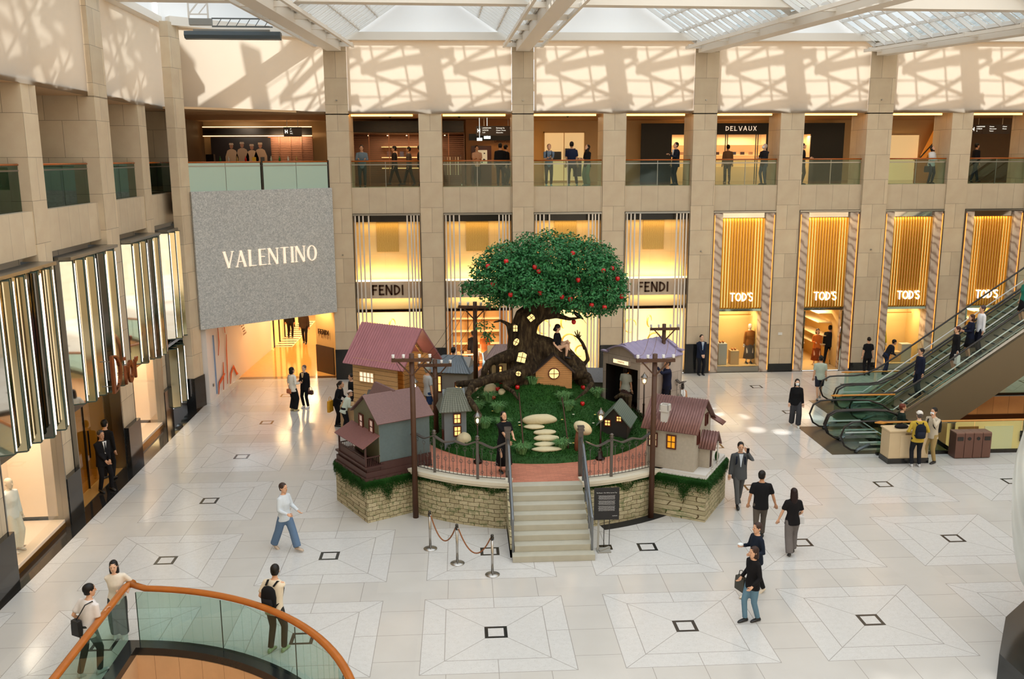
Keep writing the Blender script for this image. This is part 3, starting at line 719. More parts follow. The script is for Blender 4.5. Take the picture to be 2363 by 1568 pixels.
# hoarding graphics
M_or = P('orange_print', (226, 84, 30), .5)
t = thing('wall_graphic', 'orange brushstroke artwork and lines of small print on the white hoarding', 'graphic', (-9.70, 34.6, 0), 0)
def swash(pts, r):  # a printed brush stroke lying on the wall (local y = along the wall, z up)
    P_ = [Vector((.03+.026*p[0], p[0], p[1])) for p in pts]
    return MB().tube(P_, [(.012, r*w) for w in ([.4]+[1]*(len(P_)-2)+[.4])], 8, flat=(1, 0, 0))
for pts, r in ((((.9, .1), (1.1, .5), (1.5, .6), (1.9, .7)), .09), (((1.6, .1), (1.75, .8), (1.8, 1.2)), .07), (((2.2, .2), (2.3, .9), (2.35, 1.6), (2.5, 2.2)), .06), (((2.6, .1), (2.8, .5), (3.2, .7), (3.6, .3), (3.8, .25)), .08), (((1.2, 1.6), (1.4, 2.1), (1.35, 2.8)), .05), (((2.3, 2.3), (2.2, 2.7), (2.4, 3.1)), .045)):
    swash(pts, r).build('brush_stroke', M_or, t)
for j in range(7):
    text_obj('print_line', ['the new store', 'opens here soon', 'please visit us', 'level one', 'autumn', 'season', 'landmark'][j], .16, P('print_brown', (110, 50, 30), .6), t, (.02+.026*(5+.02*j)+.08, 4.4+.1*j, 2.55-.13*j), (PI/2, 0, PI/2), .002)
MB().box(.0, .05, .75, .79, .15, 2.5).build('door_seam', P('seam_blue', (130, 150, 180), .5), t)
tag(MB().box(-.02, .02, 0, .1, 0, .1).build('door_handle_plate', M_steel, loc=(-9.68, 34.95, .55)), 'small steel plate low on the white hoarding', 'plate')
t = thing('shop_sign', 'small dark lettering on the lit stone wall of the passage', 'sign', (-5.99, 39.3, 0), math.atan2(38.85-39.75, -5.55+6.42))
letters(MB(), 'FENDI', .22, .03, facing(0, -.04, 1.72), gap=.18, sx=1.1).build('sign_letters', M_brown, t)
lamp('SPOT', (-6.35, 38.75, 3.3), 260, (1, .76, .42), .15, direction=(.35, .55, -1), spot=1.5)
for y, e in ((40.5, 70), (43.5, 110), (47.5, 150), (52, 150)): lamp('AREA', (-7.9, y, 3.3), e, (1, .70, .34), 1.2, .8, name='passage_lamp')
# glass shopfronts in the depth of the passage
t = thing('passage_window', 'lit shop window with striped floor inside deep in the amber passage', 'shop window', (-9.38, 45, 0))
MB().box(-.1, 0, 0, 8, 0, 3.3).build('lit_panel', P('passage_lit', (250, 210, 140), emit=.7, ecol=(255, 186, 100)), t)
for j in range(6): MB().box(0, .06, j*1.4, j*1.4+.08, 0, 3.3).build('mullion', M_black, t)
MB().box(0, .9, .1, 7.5, .0, .012).build('striped_mat', P('striped_mat', (240, 220, 190), .5), t)
for j in range(12): MB().box(.02, .85, .3+j*.6, .45+j*.6, .012, .02).build('stripe', M_black, t)

# ================================================================= DIOR FRONT ON THE LEFT WALL
M_mir = P('mirror_pleat', (228, 230, 228), .03, 1); M_mird = P('mirror_dark', (104, 102, 96), .06, 1); M_edge = P('glass_edge', (60, 78, 70), .15)
M_silk = P('gilded_glass', (206, 194, 160), .08, 1); M_ledw = P('cool_led', (255, 246, 236), emit=1.7, ecol=(255, 240, 228))
M_dwin = P('dior_cream', (250, 226, 200), .6, var=.02)
def lthing(name, label, cat, s, group=None):
    t = thing(name, label, cat, group=group); t.matrix_world = LM @ Matrix.Translation((s, 0, 0)); return t
def pleats(parent, w, z0, z1, step=.07, n=9, out=.36):
    q = w/n
    for j in range(n):
        x0 = w-(j+1)*q; x1 = x0+q; b = z0+(j % 3)*step*.4+step*j*.35; dd = out+(.12 if j % 2 else 0)
        m = MB(); m.prism([(x0+.02, -.02), (x0+q*.42, -dd), (x0+q*.55, -dd), (x1-.02, -.02)], z1-b-.02, Matrix.Translation((0, 0, b)))
        m.build('mirror_pleat', (M_mir, M_silk, M_mir, M_mird, M_mir, M_silk)[j % 6], parent)
        m = MB()
        for (p, r) in (((x0+.02, -.02), (x0+q*.42, -dd)), ((x0+q*.55, -dd), (x1-.02, -.02))):
            m.bar((p[0], p[1], b-.01), (r[0], r[1], b-.01), .03); m.bar((p[0], p[1], z1-.03), (r[0], r[1], z1-.03), .03)
        m.bar((x0+q*.48, -dd-.01, b), (x0+q*.48, -dd-.01, z1), .035)
        m.build('glass_edge', M_edge, parent)
        if j % 3 != 1:
            MB().bar((x0+q*.485, -dd-.045, b+.05), (x0+q*.485, -dd-.045, z1-.1), .019).build('led_line', M_ledw, parent)
LB = [(-.75, 2.62), (3.46, 7.1), (8.2, 11.4), (12.22, 15.8)]
DN = ['nearest the camera', 'over the guarded entrance', 'third from the camera, over a lit window', 'furthest back beside the corner']
for i, (a, b) in enumerate(LB):
    a += .08; b -= .08; w = b-a
    t = lthing('mirror_facade', 'folded mirror glass facade on the left wall, '+DN[i], 'facade', a, 'mirror facades of the left shop')
    pleats(t, w, 2.70, 6.72)
    MB().box(-.05, w+.05, -.42, .1, 6.72, 6.80).build('top_tray', M_steel, t)
    for xx in (-.05, w): MB().box(xx, xx+.05, -.12, .4, 0, 6.8).build('side_frame', M_steel, t)
    MB().box(0, w, .1, .16, 2.6, 6.75).build('back_mirror', M_mird, t)
    if i == 3: pleats(t, w, .35, 2.6, .03, 8, .22)
    if i in (0, 2):
        t = lthing('shop_window', 'tall cream display window on the left wall '+('with a dressed mannequin' if i == 0 else 'beyond the guarded entrance'), 'shop window', a)
        bx = MB(); bx.box(0, w, 1.25, 1.3, .3, 3.2); bx.box(-.02, 0, .15, 1.3, .3, 3.2); bx.box(w, w+.02, .15, 1.3, .3, 3.2); bx.box(0, w, .02, 1.3, 3.2, 3.25); bx.build('display_box', M_dwin, t)
        MB().box(0, w, .0, 1.3, .1, .2).build('display_floor', M_dwin, t); MB().box(0, w, -.01, .03, .0, .12).build('window_sill', P('brass', (170, 120, 50)), t)
        MB().box(0, w, .02, .03, .2, 2.65).build('window_glass', M_clear, t)
        mm = MB(); letters(mm, 'Dior', .19, .004, Matrix.Translation((w*.48, .30, .203)) , gap=.1, sx=.9); mm.build('printed_name', P('grey_print', (130, 110, 96), .6), t)
        l = lamp('AREA', (0, 0, 0), 70, (1, .84, .66), w*.8, .6); l.matrix_world = LM @ Matrix.Translation((a+w/2, .65, 3.15))
# entrance
a, b = 3.54, 7.02
t = lthing('shop_entrance', 'golden glass shop entrance behind the guard in the black suit', 'entrance', a)
w = b-a
bx = MB(); bx.box(0, w, 3.2, 3.3, 0, 3.0); bx.box(-.02, 0, .2, 3.3, 0, 3); bx.box(w, w+.02, .2, 3.3, 0, 3); bx.box(0, w, .2, 3.3, 2.9, 3); bx.build('inner_room', P('gold_room', (176, 154, 100), .25, .2), t)
MB().box(0, w, -.0, 3.3, 0, .02).build('inner_floor', P('gold_floor', (170, 130, 74), .1), t)
for k in range(2): MB().box(.08+k*(w/2-.04), .04+w/2+k*(w/2-.08), .35, .37, .05, 2.85).build('glass_door', glass_mat('gold_glass', (236, 214, 160), .2), t)
for k in range(2):
    MB().bar((w/2-.12+.24*k, .3, .9), (w/2-.12+.24*k, .3, 1.7), .035).build('door_pull', M_black, t)
MB().box(w/2-.01, w/2+.01, .33, .39, 0, 2.9).build('door_post', M_black, t)
l = lamp('AREA', (0, 0, 0), 45, (1, .86, .6), 1.6, 1); l.matrix_world = LM @ Matrix.Translation((a+w/2, 1.6, 2.8))
t = lthing('shop_sign', 'large bronze lettering standing off the mirror facade over the entrance', 'sign', 4.95)
letters(MB(), 'D', 1.05, .07, Matrix.Translation((0, -.75, 2.95)) @ Matrix.Rotation(PI/2, 4, 'X'), hi=True, sx=1.15).build('letter', P('rose_bronze', (150, 92, 62), .2, .9), t)
letters(MB(), 'ior', .95, .06, Matrix.Translation((1.25, -.75, 2.95)) @ Matrix.Rotation(PI/2, 4, 'X'), gap=.12, sx=1.15).build('letter', P('rose_bronze', (150, 92, 62)), t)
m = MB()
for (x, z) in ((-.1, 3.1), (-.1, 3.8), (1.3, 3.1), (1.3, 3.4)): m.bar((x, -.74, z), (x, -.3, z), .025)
m.build('bracket', M_steel, t)

# added spots without a real source, making sun patches on the marble by the escalators
for (tx, ty, e, sz) in ((9.2, 31.9, 500, .03), (9.9, 31.2, 420, .022), (10.0, 29.6, 420, .02), (10.8, 29.3, 420, .018), (12.6, 30.9, 300, .02)):
    p = Vector((tx-4, ty-9, 20)); d = Vector((tx, ty, 0))-p; lamp('SPOT', tuple(p), e*62, (1, .97, .90), .03, direction=tuple(d), name='added_floor_spot', spot=sz*2, blend=1)
# ================================================================= GLASS BALUSTRADES
def balustrade(name, label, M, w, z0=8.04, posts=1, glass=None, group=None, cat='balustrade', frosted=False):
    t = thing(name, label, cat, group=group); t.matrix_world = M
    MB().tube([(0, 0, z0+1.06), (w, 0, z0+1.06)], [(.032, .028)]*2, 8).build('handrail', M_wood, t)
    MB().box(0, w, -.015, .015, z0+.90, z0+.94).build('lower_rail', M_steel, t)
    n = posts+1
    for i in range(n): MB().box(w*i/n+.012, w*(i+1)/n-.012, -.008, .008, z0-.04, z0+1.03).build('glass_panel', glass or M_rail_gl, t)
    for i in range(posts): MB().box(w*(i+1)/n-.012, w*(i+1)/n+.012, .01, .05, z0, z0+1.03).build('post', M_steel, t)
    return t
_bw = ['in the bay next to the corner', 'second bay from the corner', 'in the bay with three visitors', 'in front of the black shopfront left part', 'below the middle of the black shopfront', 'in front of the right end of the black shopfront', 'in front of the lit niche and slanting gold panel', 'at the far right of the upper floor', 'outside the right edge', 'beyond the right edge']
for i in range(8):
    a, b = PILX[i][1], PILX[i+1][0]
    balustrade('glass_balustrade', 'clear glass balustrade, '+_bw[i], Matrix.Translation((a+.02, 38.3, 0)), b-a-.04, group='balustrades of the upper floor')
_ln = ['nearest the camera', 'second from the camera', 'third from the camera', 'next to the grey panel']
for i, (a, b) in enumerate(((-.75, 2.62), (3.46, 7.1), (8.2, 11.4), (12.22, 15.8))):
    balustrade('glass_balustrade', 'dark green tinted glass balustrade on the left wall, '+_ln[i], LM @ Matrix.Translation((a+.02, .25, 0)), b-a-.04, glass=glass_mat('green_glass', (150, 182, 168), .14), group='balustrades of the upper floor')
M_frost = P('frosted_green_glass', (176, 200, 186), .25)
for i in range(2):
    balustrade('glass_balustrade', ('left', 'right')[i]+' half of the frosted green balustrade above the grey sign panel', CM @ Matrix.Translation((.0+i*2.95, .0, 0)), 2.85, glass=M_frost, group='frosted balustrades')
cbox('trim_balustrade_post', 2.87, 2.93, -.02, .05, 8.0, 9.12, M_black); cbox('trim_balustrade_post', 5.8, 5.86, -.02, .05, 8.0, 9.15, M_black)

# ================================================================= UPPER FLOOR SHOPS
M_louv = P('black_louvre', (22, 20, 18), .4); M_shut = P('interior_glow', (236, 178, 120), .6)
def shutter_shop(name, label, x0, x1, y, M_in, top=10.32, z0=8.03, lampE=40, depth=2.2):
    t = thing(name, label, 'shop', (x0, y, z0)); w = x1-x0; h = top-z0
    MB().box(0, w, 0, .06, h+.06, h+.55).build('louvre_band', M_louv, t)
    m = MB()
    for j in range(7): m.box(0, w, -.03, 0, h+.10+j*.062, h+.125+j*.062)
    m.build('louvre_blade', P('louvre_blade', (60, 52, 46), .4, .5), t)
    m = MB(); m.box(0, w, depth, depth+.05, 0, h); m.box(-.03, 0, 0, depth, 0, h); m.box(w, w+.03, 0, depth, 0, h); m.box(0, w, 0, depth, h, h+.03); m.build('room', M_in, t)
    MB().box(0, w, 0, depth, 0, .02).build('shop_floor', P('shop_floor_dark', (110, 70, 50), .2), t)
    for j in range(int(w/.9)+1): MB().box(j*.9-.02, j*.9+.02, .0, .03, 0, h).build('mullion', P('copper_mullion', (170, 112, 80), .3, .6), t)
    m = MB()
    for j in range(int(h/.085)): m.box(0, w, .05, .06, j*.085, j*.085+.014)
    m.build('roller_shutter', P('copper_grille', (150, 104, 80), .35, .6), t)
    for k, z in enumerate((.7, 1.2, 1.7)): MB().box(w*.25, w*.8, depth-.4, depth-.05, z, z+.04).build('shelf_board', P('shelf_lit', (250, 215, 160)), t)
    for k in range(4): MB().box(w*.3+k*.3, w*.3+k*.3+.18, depth-.35, depth-.1, 1.24, 1.5).build('goods', P('goods_%d' % (k % 3), [(80, 60, 60), (190, 150, 120), (60, 60, 80)][k % 3], .6), t)
    m = MB()
    for k in range(5): m.lathe([(.03, 0), (.03, .03)], 6, c=(w*.15+k*w*.17, depth*.5, h-.08))
    m.build('spotlight', M_led, t)
    lamp('AREA', (x0+w/2, y+depth*.55, top-.1), lampE, (1, .72, .44), w*.6, .5)
    return t
shutter_shop('upper_shop', 'upper floor shop behind a copper grille with black louvre band, between the first pillars', -5.0, .2, 45.0-2.4, P('dusky_room', (120, 84, 62), .6), lampE=60)
# corner cafe shop: louvre, poster, counter
t = thing('corner_shop', 'upper floor corner shop with long black louvre band above the frosted balustrade', 'shop', (-12.1, 44.9, 8.03))
MB().box(0, 5.1, 0, .06, 2.3, 2.62).build('louvre_band', M_louv, t)
m = MB(); [m.box(0, 5.1, -.03, 0, 2.33+j*.055, 2.35+j*.055) for j in range(5)]; m.build('louvre_blade', P('louvre_blade', (60, 52, 46)), t)
MB().box(0, 5.1, -.04, .02, 2.24, 2.27).box(0, 5.1, -.04, .02, 2.66, 2.69).build('led_strip', P('soft_led', (255, 220, 170), emit=3, ecol=(255, 210, 150)), t)
MB().box(.35, 3.0, 0, .05, 0, 2.22).build('dark_wall', P('espresso', (30, 20, 18), .5), t)
MB().box(3.0, 5.1, .1, .15, 0, 2.22).build('grille_room', P('grille_rose', (160, 110, 84), .5), t)
m = MB(); [m.box(3.0, 5.1, .04, .06, j*.08, j*.08+.015) for j in range(28)]; [m.box(3.0+j*.52, 3.03+j*.52, .02, .06, 0, 2.22) for j in range(5)]; m.build('roller_shutter', P('copper_grille', (150, 104, 80)), t)
lamp('AREA', (-8.2, 44.2, 10.2), 28, (1, .7, .42), 1.5, .4, (0, 1, -.3)); lamp('AREA', (-8, 41, 10.85), 30, (1, .76, .5), 3, 1)
lamp('SPOT', (-10.3, 42.9, 10.9), 110, (1, .82, .62), .1, direction=(0, 1, -.75), spot=1.5)  # unseen spot added only to brighten the poster
t = thing('poster', 'dark poster of four men in beige suits and caps in the corner shop', 'poster', (-10.3, 44.88, 8.9))
MB().box(-1.45, 1.35, -.02, 0, -.75, 1.3).build('poster_ground', P('poster_dark', (26, 18, 18), .4), t)
for k, (x, h) in enumerate(((-.5, .68), (.0, .73), (.45, .63), (.85, .70))):
    m = MB(); M4 = Matrix.Translation((x, -.03, h-.15)) @ Matrix.Rotation(PI/2, 4, 'X')
    m.prism([(-.3, -.6), (.3, -.6), (.3, -.1), (.2, .18), (.07, .25), (-.07, .25), (-.2, .18), (-.3, -.1)], .01, M4); m.build('printed_suit', P('print_beige_%d' % (k % 2), [(150, 122, 96), (134, 108, 86)][k % 2], .6), t)
    m = MB(); m.prism([(math.cos(a*PI/6)*.085, .38+math.sin(a*PI/6)*.12) for a in range(12)], .012, M4); m.build('printed_face', P('print_face', (120, 78, 56), .6), t)
    m = MB(); m.prism([(-.11, .44), (.11, .44), (.09, .53), (-.09, .53)], .016, M4); m.build('printed_cap', P('print_cap', (140, 120, 100), .6), t)
t = thing('counter', 'dark counter set with bottles and boxes behind the frosted balustrade', 'counter', (-11.4, 42.4, 8.03))
MB().box(0, 4.4, 0, .7, 0, .98).build('body', P('espresso', (30, 20, 18)), t); MB().box(-.05, 4.45, -.05, .75, .98, 1.02).build('worktop', P('counter_top', (90, 70, 56), .2), t)
for k in range(11):
    x = -11.2+k*.38; c = [(190, 200, 190), (40, 120, 60), (220, 220, 220), (180, 150, 90), (200, 30, 30), (220, 180, 60), (90, 90, 90)][k % 7]
    if k in (5, 6): m = MB().box(-.08, .08, -.06, .06, 0, .24)
    else: m = MB().lathe([(.045, 0), (.045, .17), (.018, .22), (.018, .28)], 8)
    tag(m.build('box' if k in (5, 6) else 'bottle', P('ctr_%d' % (k % 7), c, .3), loc=(x, 42.7, 9.06)), ('small box' if k in (5, 6) else 'small bottle')+' on the dark counter above the grey panel, place %d from the left' % (k+1), 'box' if k in (5, 6) else 'bottle', 'things on the upper counter')
tag(MB().box(0, .35, 0, .3, 0, .38).build('black_screen', M_black, loc=(-11.4, 42.5, 9.05)), 'black box shaped screen at the left end of the upper counter', 'screen')
# hanging direction signs
def hang_sign(x, y, w, lines, label):
    t = thing('direction_sign', label, 'sign', (x, y, 10.2))
    MB().box(0, w, 0, .06, 0, .42).build('board', P('sign_bronze', (52, 34, 24), .4), t)
    MB().box(w*.3, w*.305, -.01, 0, .02, .4).build('divider', M_brown, t)
    m = MB(); m.box(.06, .09, -.015, 0, .14, .3); m.box(.15, .18, -.015, 0, .14, .3); m.box(.09, .15, -.015, 0, .2, .24); m.build('symbol', P('sign_white', (240, 240, 230), emit=1.2), t)
    for k, tx in enumerate(lines):
        text_obj('sign_text', tx, .075, P('sign_white', (240, 240, 230)), t, (.28+(k//3)*.62, -.012, .33-(k % 3)*.1), (PI/2, 0, 0), .002, align='LEFT')
    MB().bar((w*.2, .03, .42), (w*.2, .03, .75), .02).bar((w*.8, .03, .42), (w*.8, .03, .75), .02).build('hanger', M_steel, t)
hang_sign(.75, 42, 1.8, ['LANDMARK', 'OFFICES', '3-5F', 'Exchange Sq', 'Chater House', 'Alexandra', 'Lifts', 'Toilets'], 'dark hanging direction sign in the second bay of the upper floor')
hang_sign(23.6, 42, 1.9, ['LANDMARK', 'ATRIUM', 'G', 'Princes', 'Gloucester', 'Tower', 'Chater', 'House'], 'dark hanging direction sign at the far right of the upper floor')
hang_sign(-7.9, 42.6, .8, ['1F', 'Lift', 'WC'], 'small dark hanging sign at the right end of the corner shop louvre')
tag(MB().box(0, .24, 0, .04, 0, .13).box(.11, .13, .01, .03, .13, 1.0).build('exit_sign', P('exit_white', (225, 240, 235), emit=1.5), loc=(.78, 41.9, 9.97)), 'small glowing white exit sign under the hanging board', 'sign')
tag(MB().box(0, .3, 0, .04, 0, .12).box(.14, .16, .01, .03, .12, .92).build('exit_sign', P('exit_white', (225, 240, 235)), loc=(1.1, 42.1, 10.06)), 'pale rectangular exit sign hanging right of the smaller one', 'sign')
# lift lobby in bay two
sbox('wall_lift_lobby', .3, 2.9, 44.2, 44.5, 8.03, 10.98, P('amber_wall', (190, 132, 76), .5, var=.06))
t = thing('lift_doorway', 'dark framed doorway with a spotted picture in the second upper bay', 'doorway', (.55, 44.15, 8.03))
MB().box(0, .95, 0, .05, 0, 1.75).build('door_frame', P('rosewood', (96, 42, 20), .3), t); MB().box(.2, .75, -.03, 0, .9, 1.55).build('picture', P('picture_ivory', (240, 220, 180), .5, emit=.4), t)
m = MB(); [m.prism([(x+math.cos(a)*r, z+math.sin(a)*r*.8) for a in [q*PI/4 for q in range(8)]], .01, Matrix.Translation((0, -.03, 0)) @ Matrix.Rotation(PI/2, 4, 'X')) for x, z, r in ((.3, 1.05, .05), (.42, 1.3, .07), (.6, 1.1, .06), (.62, 1.4, .04), (.5, .98, .04))]; m.build('spot', M_black, t)
MB().box(-.1, 1.9, -.06, 0, 2.0, 2.3).build('black_lintel', M_louv, t)
tag(text_obj('wall_text', 'LANDMARK', .17, M_brown, None, (2.1, 44.12, 9.98), (PI/2, 0, 0), .01), 'small dark lettering on the amber wall of the upper lift lobby', 'lettering')
lamp('SPOT', (1.9, 43.6, 10.9), 30, WARM, .1, direction=(0, .35, -1), spot=1.3)
# clothes rail
t = thing('clothes_rail', 'chrome clothes rail with pale garments in the second upper bay', 'clothes rail', (-.9, 42.0, 7.965))
MB().tube([(0, 0, .1), (0, 0, 1.35), (.95, 0, 1.35), (.95, 0, .1)], .015, 6).bar((-.02, -.2, .08), (-.02, .2, .08), .03).bar((.97, -.2, .08), (.97, .2, .08), .03).build('rail_frame', M_chrome, t)
for k in range(7): MB().box(.08+k*.12, .13+k*.12, -.18, .18, .5, 1.3).build('garment', P('garment_%d' % (k % 3), [(230, 214, 190), (150, 120, 96), (200, 170, 140)][k % 3], .8), t)
# bay three: cream wall with display niche
t = thing('display_niche', 'glowing cream display niche with small dark cases behind the three visitors', 'niche', (4.15, 45.5, 8.1))
MB().box(0, 1.95, .02, .06, 0, 2.3).build('lit_back', P('niche_lit', (255, 228, 178), emit=.5, ecol=(255, 214, 150)), t)
MB().box(-.05, 0, -.1, .06, 0, 2.35).box(1.95, 2.0, -.1, .06, 0, 2.35).box(-.05, 2.0, -.1, .06, 2.3, 2.35).box(.95, .98, -.05, .02, 0, 2.3).build('niche_frame', M_crm, t)
for x, z, w, h in ((.35, .95, .45, .45), (1.0, 1.1, .5, .45), (1.4, .2, .4, .9)): MB().box(x, x+w, -.3, -.1, z, z+h).build('case', M_black, t)
t = thing('corner_column_light', 'narrow yellow glowing column beside the pillar in the third upper bay', 'light column', (3.35, 44.8, 8.03)); MB().box(0, .14, 0, .14, 0, 2.6).build('tube', P('yellow_tube', (255, 200, 60), emit=1.6, ecol=(255, 180, 40)), t); MB().box(-.02, .16, -.02, .16, 0, .08).build('base', M_brown, t)
# black facade DELVAUX
t = thing('black_shopfront', 'wide black upper floor shopfront with pale lettering and three lit openings', 'shopfront', (8.75, 44.6, 8.03))
X = lambda x: x-8.75
m = MB(); 
for x0, x1, z0, z1 in ((8.75, 10.25, 0, 2.78), (11.2, 12.45, 0, 2.78), (10.25, 11.2, 2.25, 2.78), (12.45, 14.9, 2.25, 2.78), (14.9, 16.35, 0, 2.78), (16.35, 17.1, 2.25, 2.78), (17.1, 18.75, 0, 2.78)): m.box(X(x0), X(x1), 0, .08, z0, z1)
m.build('black_cladding', P('matte_black', (7, 6, 7), .5), t)
letters(MB(), 'DELVAUX', .22, .03, facing(X(13.62), -.0, 2.42), gap=.22, sx=1.25, boldness=.85).build('sign_letters', P('pale_letter', (240, 220, 196), emit=.7), t)
for x0, x1 in ((10.25, 11.2), (12.45, 14.9), (16.35, 17.1)):
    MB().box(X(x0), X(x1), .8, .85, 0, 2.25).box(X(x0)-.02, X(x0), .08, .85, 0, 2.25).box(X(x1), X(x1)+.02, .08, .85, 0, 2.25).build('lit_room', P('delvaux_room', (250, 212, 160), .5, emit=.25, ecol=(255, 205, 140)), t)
    for z in (.7, 1.25, 1.75): MB().box(X(x0)+.02, X(x1)-.02, .5, .8, z, z+.03).build('shelf_board', P('shelf_lit', (250, 215, 160)), t)
    for j in range(max(2, int((x1-x0)/.45))): MB().box(X(x0)+.12+j*.42, X(x0)+.3+j*.42, .55, .68, 1.28, 1.42).build('goods', P('goods_%d' % (j % 3), (190, 150, 120)), t)
for x in (12.85, 12.95, 14.35, 14.45): MB().box(X(x), X(x)+.04, -.03, 0, 0, 2.25).build('door_edge', M_black, t)
lamp('AREA', (13.6, 44.9, 10.2), 26, (1, .8, .52), 1.8, .3); lamp('AREA', (10.7, 44.9, 10.2), 9, (1, .8, .52), .6, .3); lamp('AREA', (16.8, 44.9, 10.2), 9, (1, .8, .52), .6, .3)
# bay seven niche, table with shoes, slanting golden panel (escalator side)
t = thing('display_niche', 'tall cream lit niche left of the slanting golden panel on the upper floor', 'niche', (21.35, 45.3, 8.03))
MB().box(0, 1.5, 0, .05, 0, 2.2).build('lit_back', P('niche_lit', (255, 228, 178)), t); MB().box(-.1, 1.6, -.05, .06, 2.2, 2.3).box(-.1, 0, -.05, .06, 0, 2.2).box(1.5, 1.6, -.05, .06, 0, 2.2).build('niche_frame', M_crm, t)
t = thing('display_table', 'small amber display table with golden shoes on the upper floor', 'table', (22.0, 43.6, 8.03)); MB().box(0, .8, 0, .4, .98, 1.02).build('table_top', M_gold, t); MB().box(.05, .75, .05, .35, 0, .98).build('base', M_gold, t)
for k in range(2): tag(MB().blob((0, 0, .05), (.06, .12, .05)).lathe([(.02, .08), (.015, .2)], 6).build('shoe', P('gold_shoe', (200, 150, 60), .3, .5), loc=(22.2+k*.4, 43.8, 9.05)), 'golden shoe on the upper display table, '+('left' if k == 0 else 'right')+' one', 'shoe')
t = thing('slanting_panel', 'glowing orange slanting side of an escalator on the upper floor', 'escalator side', (22.5, 44.9, 8.03))
m = MB(); m.prism([(0, .5), (.3, .5), (1.6, 2.75), (1.0, 2.75)], .08, Matrix.Rotation(PI/2, 4, 'X')); m.build('side_panel', P('orange_glow', (230, 140, 40), .3, emit=.35, ecol=(240, 140, 40)), t)
MB().bar((.15, -.1, 1.0), (1.9, -.1, 3.0), .05).build('handrail', M_black, t)
sbox('wall_gallery_dark', 24.2, 31, 44.3, 44.6, 8.03, 10.98, P('brown_stone', (120, 96, 70)))
for x, e in ((-2.9, 26), (1, 20), (4.8, 40), (8.3, 24), (12, 24), (15.6, 24), (19.4, 34), (23, 16), (26, 8)): lamp('AREA', (x, 40.6, 10.9), e, (1, .74, .44), 2.4, .5, name='gallery_lamp')
# ================================================================= THE GARDEN STAGE
def ray(px, py): return (_fw+_R*((px-1181.5)/2104.1)-_U*((py-784)/2104.1))
def at(px, py, Y):
    d = ray(px, py); return Vector((0, 0, CAMZ))+d*(Y/d.y)
def onz(px, py, z=0):
    d = ray(px, py); return Vector((0, 0, CAMZ))+d*((z-CAMZ)/d.z)
C0 = Vector((2.1, 26.65)); R0 = 5.12; SX0, SX1 = 1.16, 2.92
M_brick = stone_mat('red_brick_paving', (190, 122, 98), .20, .075, .5, .006, vertical=False, var=.12, rough=.7, dark=.8)
M_conc = P('pale_concrete', (176, 172, 156), .7, var=.10, vs=5); M_cop = P('ivory_coping', (214, 206, 186), .6, var=.04)
def oldstone():
    k = NT('mossy_stone_blocks'); sp = k.node('SeparateXYZ'); k.link(k.coord(), sp.inputs[0])
    a = k.math('ARCTAN2', k.math('SUBTRACT', sp.outputs[1], C0.y), k.math('SUBTRACT', sp.outputs[0], C0.x))
    cb = k.node('CombineXYZ'); k.link(k.math('MULTIPLY', a, 5.1), cb.inputs[0]); k.link(sp.outputs[2], cb.inputs[1])
    return k, cb
def finish_stone(k, vec):
    nz = k.node('TexNoise'); nz.inputs['Scale'].default_value = 3.2; k.link(vec, nz.inputs['Vector'])
    ad = k.node('VectorMath', operation='MULTIPLY_ADD'); k.link(nz.outputs['Color'], ad.inputs[0]); ad.inputs[1].default_value = (.16, .10, 0); k.link(vec, ad.inputs[2])
    br = k.node('TexBrick'); k.link(ad.outputs[0], br.inputs['Vector']); br.inputs['Scale'].default_value = 1; br.inputs['Brick Width'].default_value = .27; br.inputs['Row Height'].default_value = .115
    br.inputs['Mortar Size'].default_value = .008; br.inputs['Mortar Smooth'].default_value = .6
    br.inputs['Color1'].default_value = lin((186, 176, 146)); br.inputs['Color2'].default_value = lin((160, 150, 118)); br.inputs['Mortar'].default_value = lin((92, 76, 46))
    n = k.noise(11, 5, vec, .7); g = k.noise(4.2, 5, vec, .75)
    c = k.mix(.5, br.outputs[0], k.ramp(n, [(.3, (.36, .34, .3)), (.65, (.64, .63, .6))]), 'OVERLAY')
    moss = k.math('GREATER_THAN', g, .55)
    near = k.math('MULTIPLY', moss, k.math('ADD', .35, k.math('MULTIPLY', br.outputs[1], .65)))
    k.setc(k.mix(near, c, k.mix(n, lin((30, 60, 16)), lin((76, 110, 38))))); k.rough(.85)
    h = k.math('ADD', k.math('SUBTRACT', 1., br.outputs[1]), k.math('MULTIPLY', n, .5)); k.bump(h, .02, .8); return k.m
_k, _v = oldstone(); M_old = finish_stone(_k, _v.outputs[0])
_k = NT('mossy_stone_flat'); _sp = _k.node('SeparateXYZ'); _k.link(_k.coord(), _sp.inputs[0]); _cb = _k.node('CombineXYZ'); _k.link(_k.math('ADD', _sp.outputs[0], _sp.outputs[1]), _cb.inputs[0]); _k.link(_sp.outputs[2], _cb.inputs[1])
M_old2 = finish_stone(_k, _cb.outputs[0])
def grass_mat(name, a, b, rough=.6):
    k = NT(name); n = k.noise(2.6, 5); n2 = k.noise(31, 2)
    k.setc(k.mix(k.math('ADD', k.math('MULTIPLY', n, .6), k.math('MULTIPLY', n2, .4)), lin(a), lin(b))); k.rough(rough, spec=.2); MATS[name] = k.m; return k.m
M_grass = grass_mat('grass_green', (20, 50, 16), (48, 96, 34)); M_tuft = grass_mat('tuft_green', (70, 122, 70), (132, 178, 116)); M_hedge = grass_mat('moss_green', (14, 44, 12), (40, 92, 26))
M_leaf = grass_mat('leaf_green', (16, 58, 32), (74, 148, 86), .28)
stage = thing('garden_stage', 'round raised stage of mossy stone blocks with pale coping around the apple tree', 'stage', (0, 0, 0))
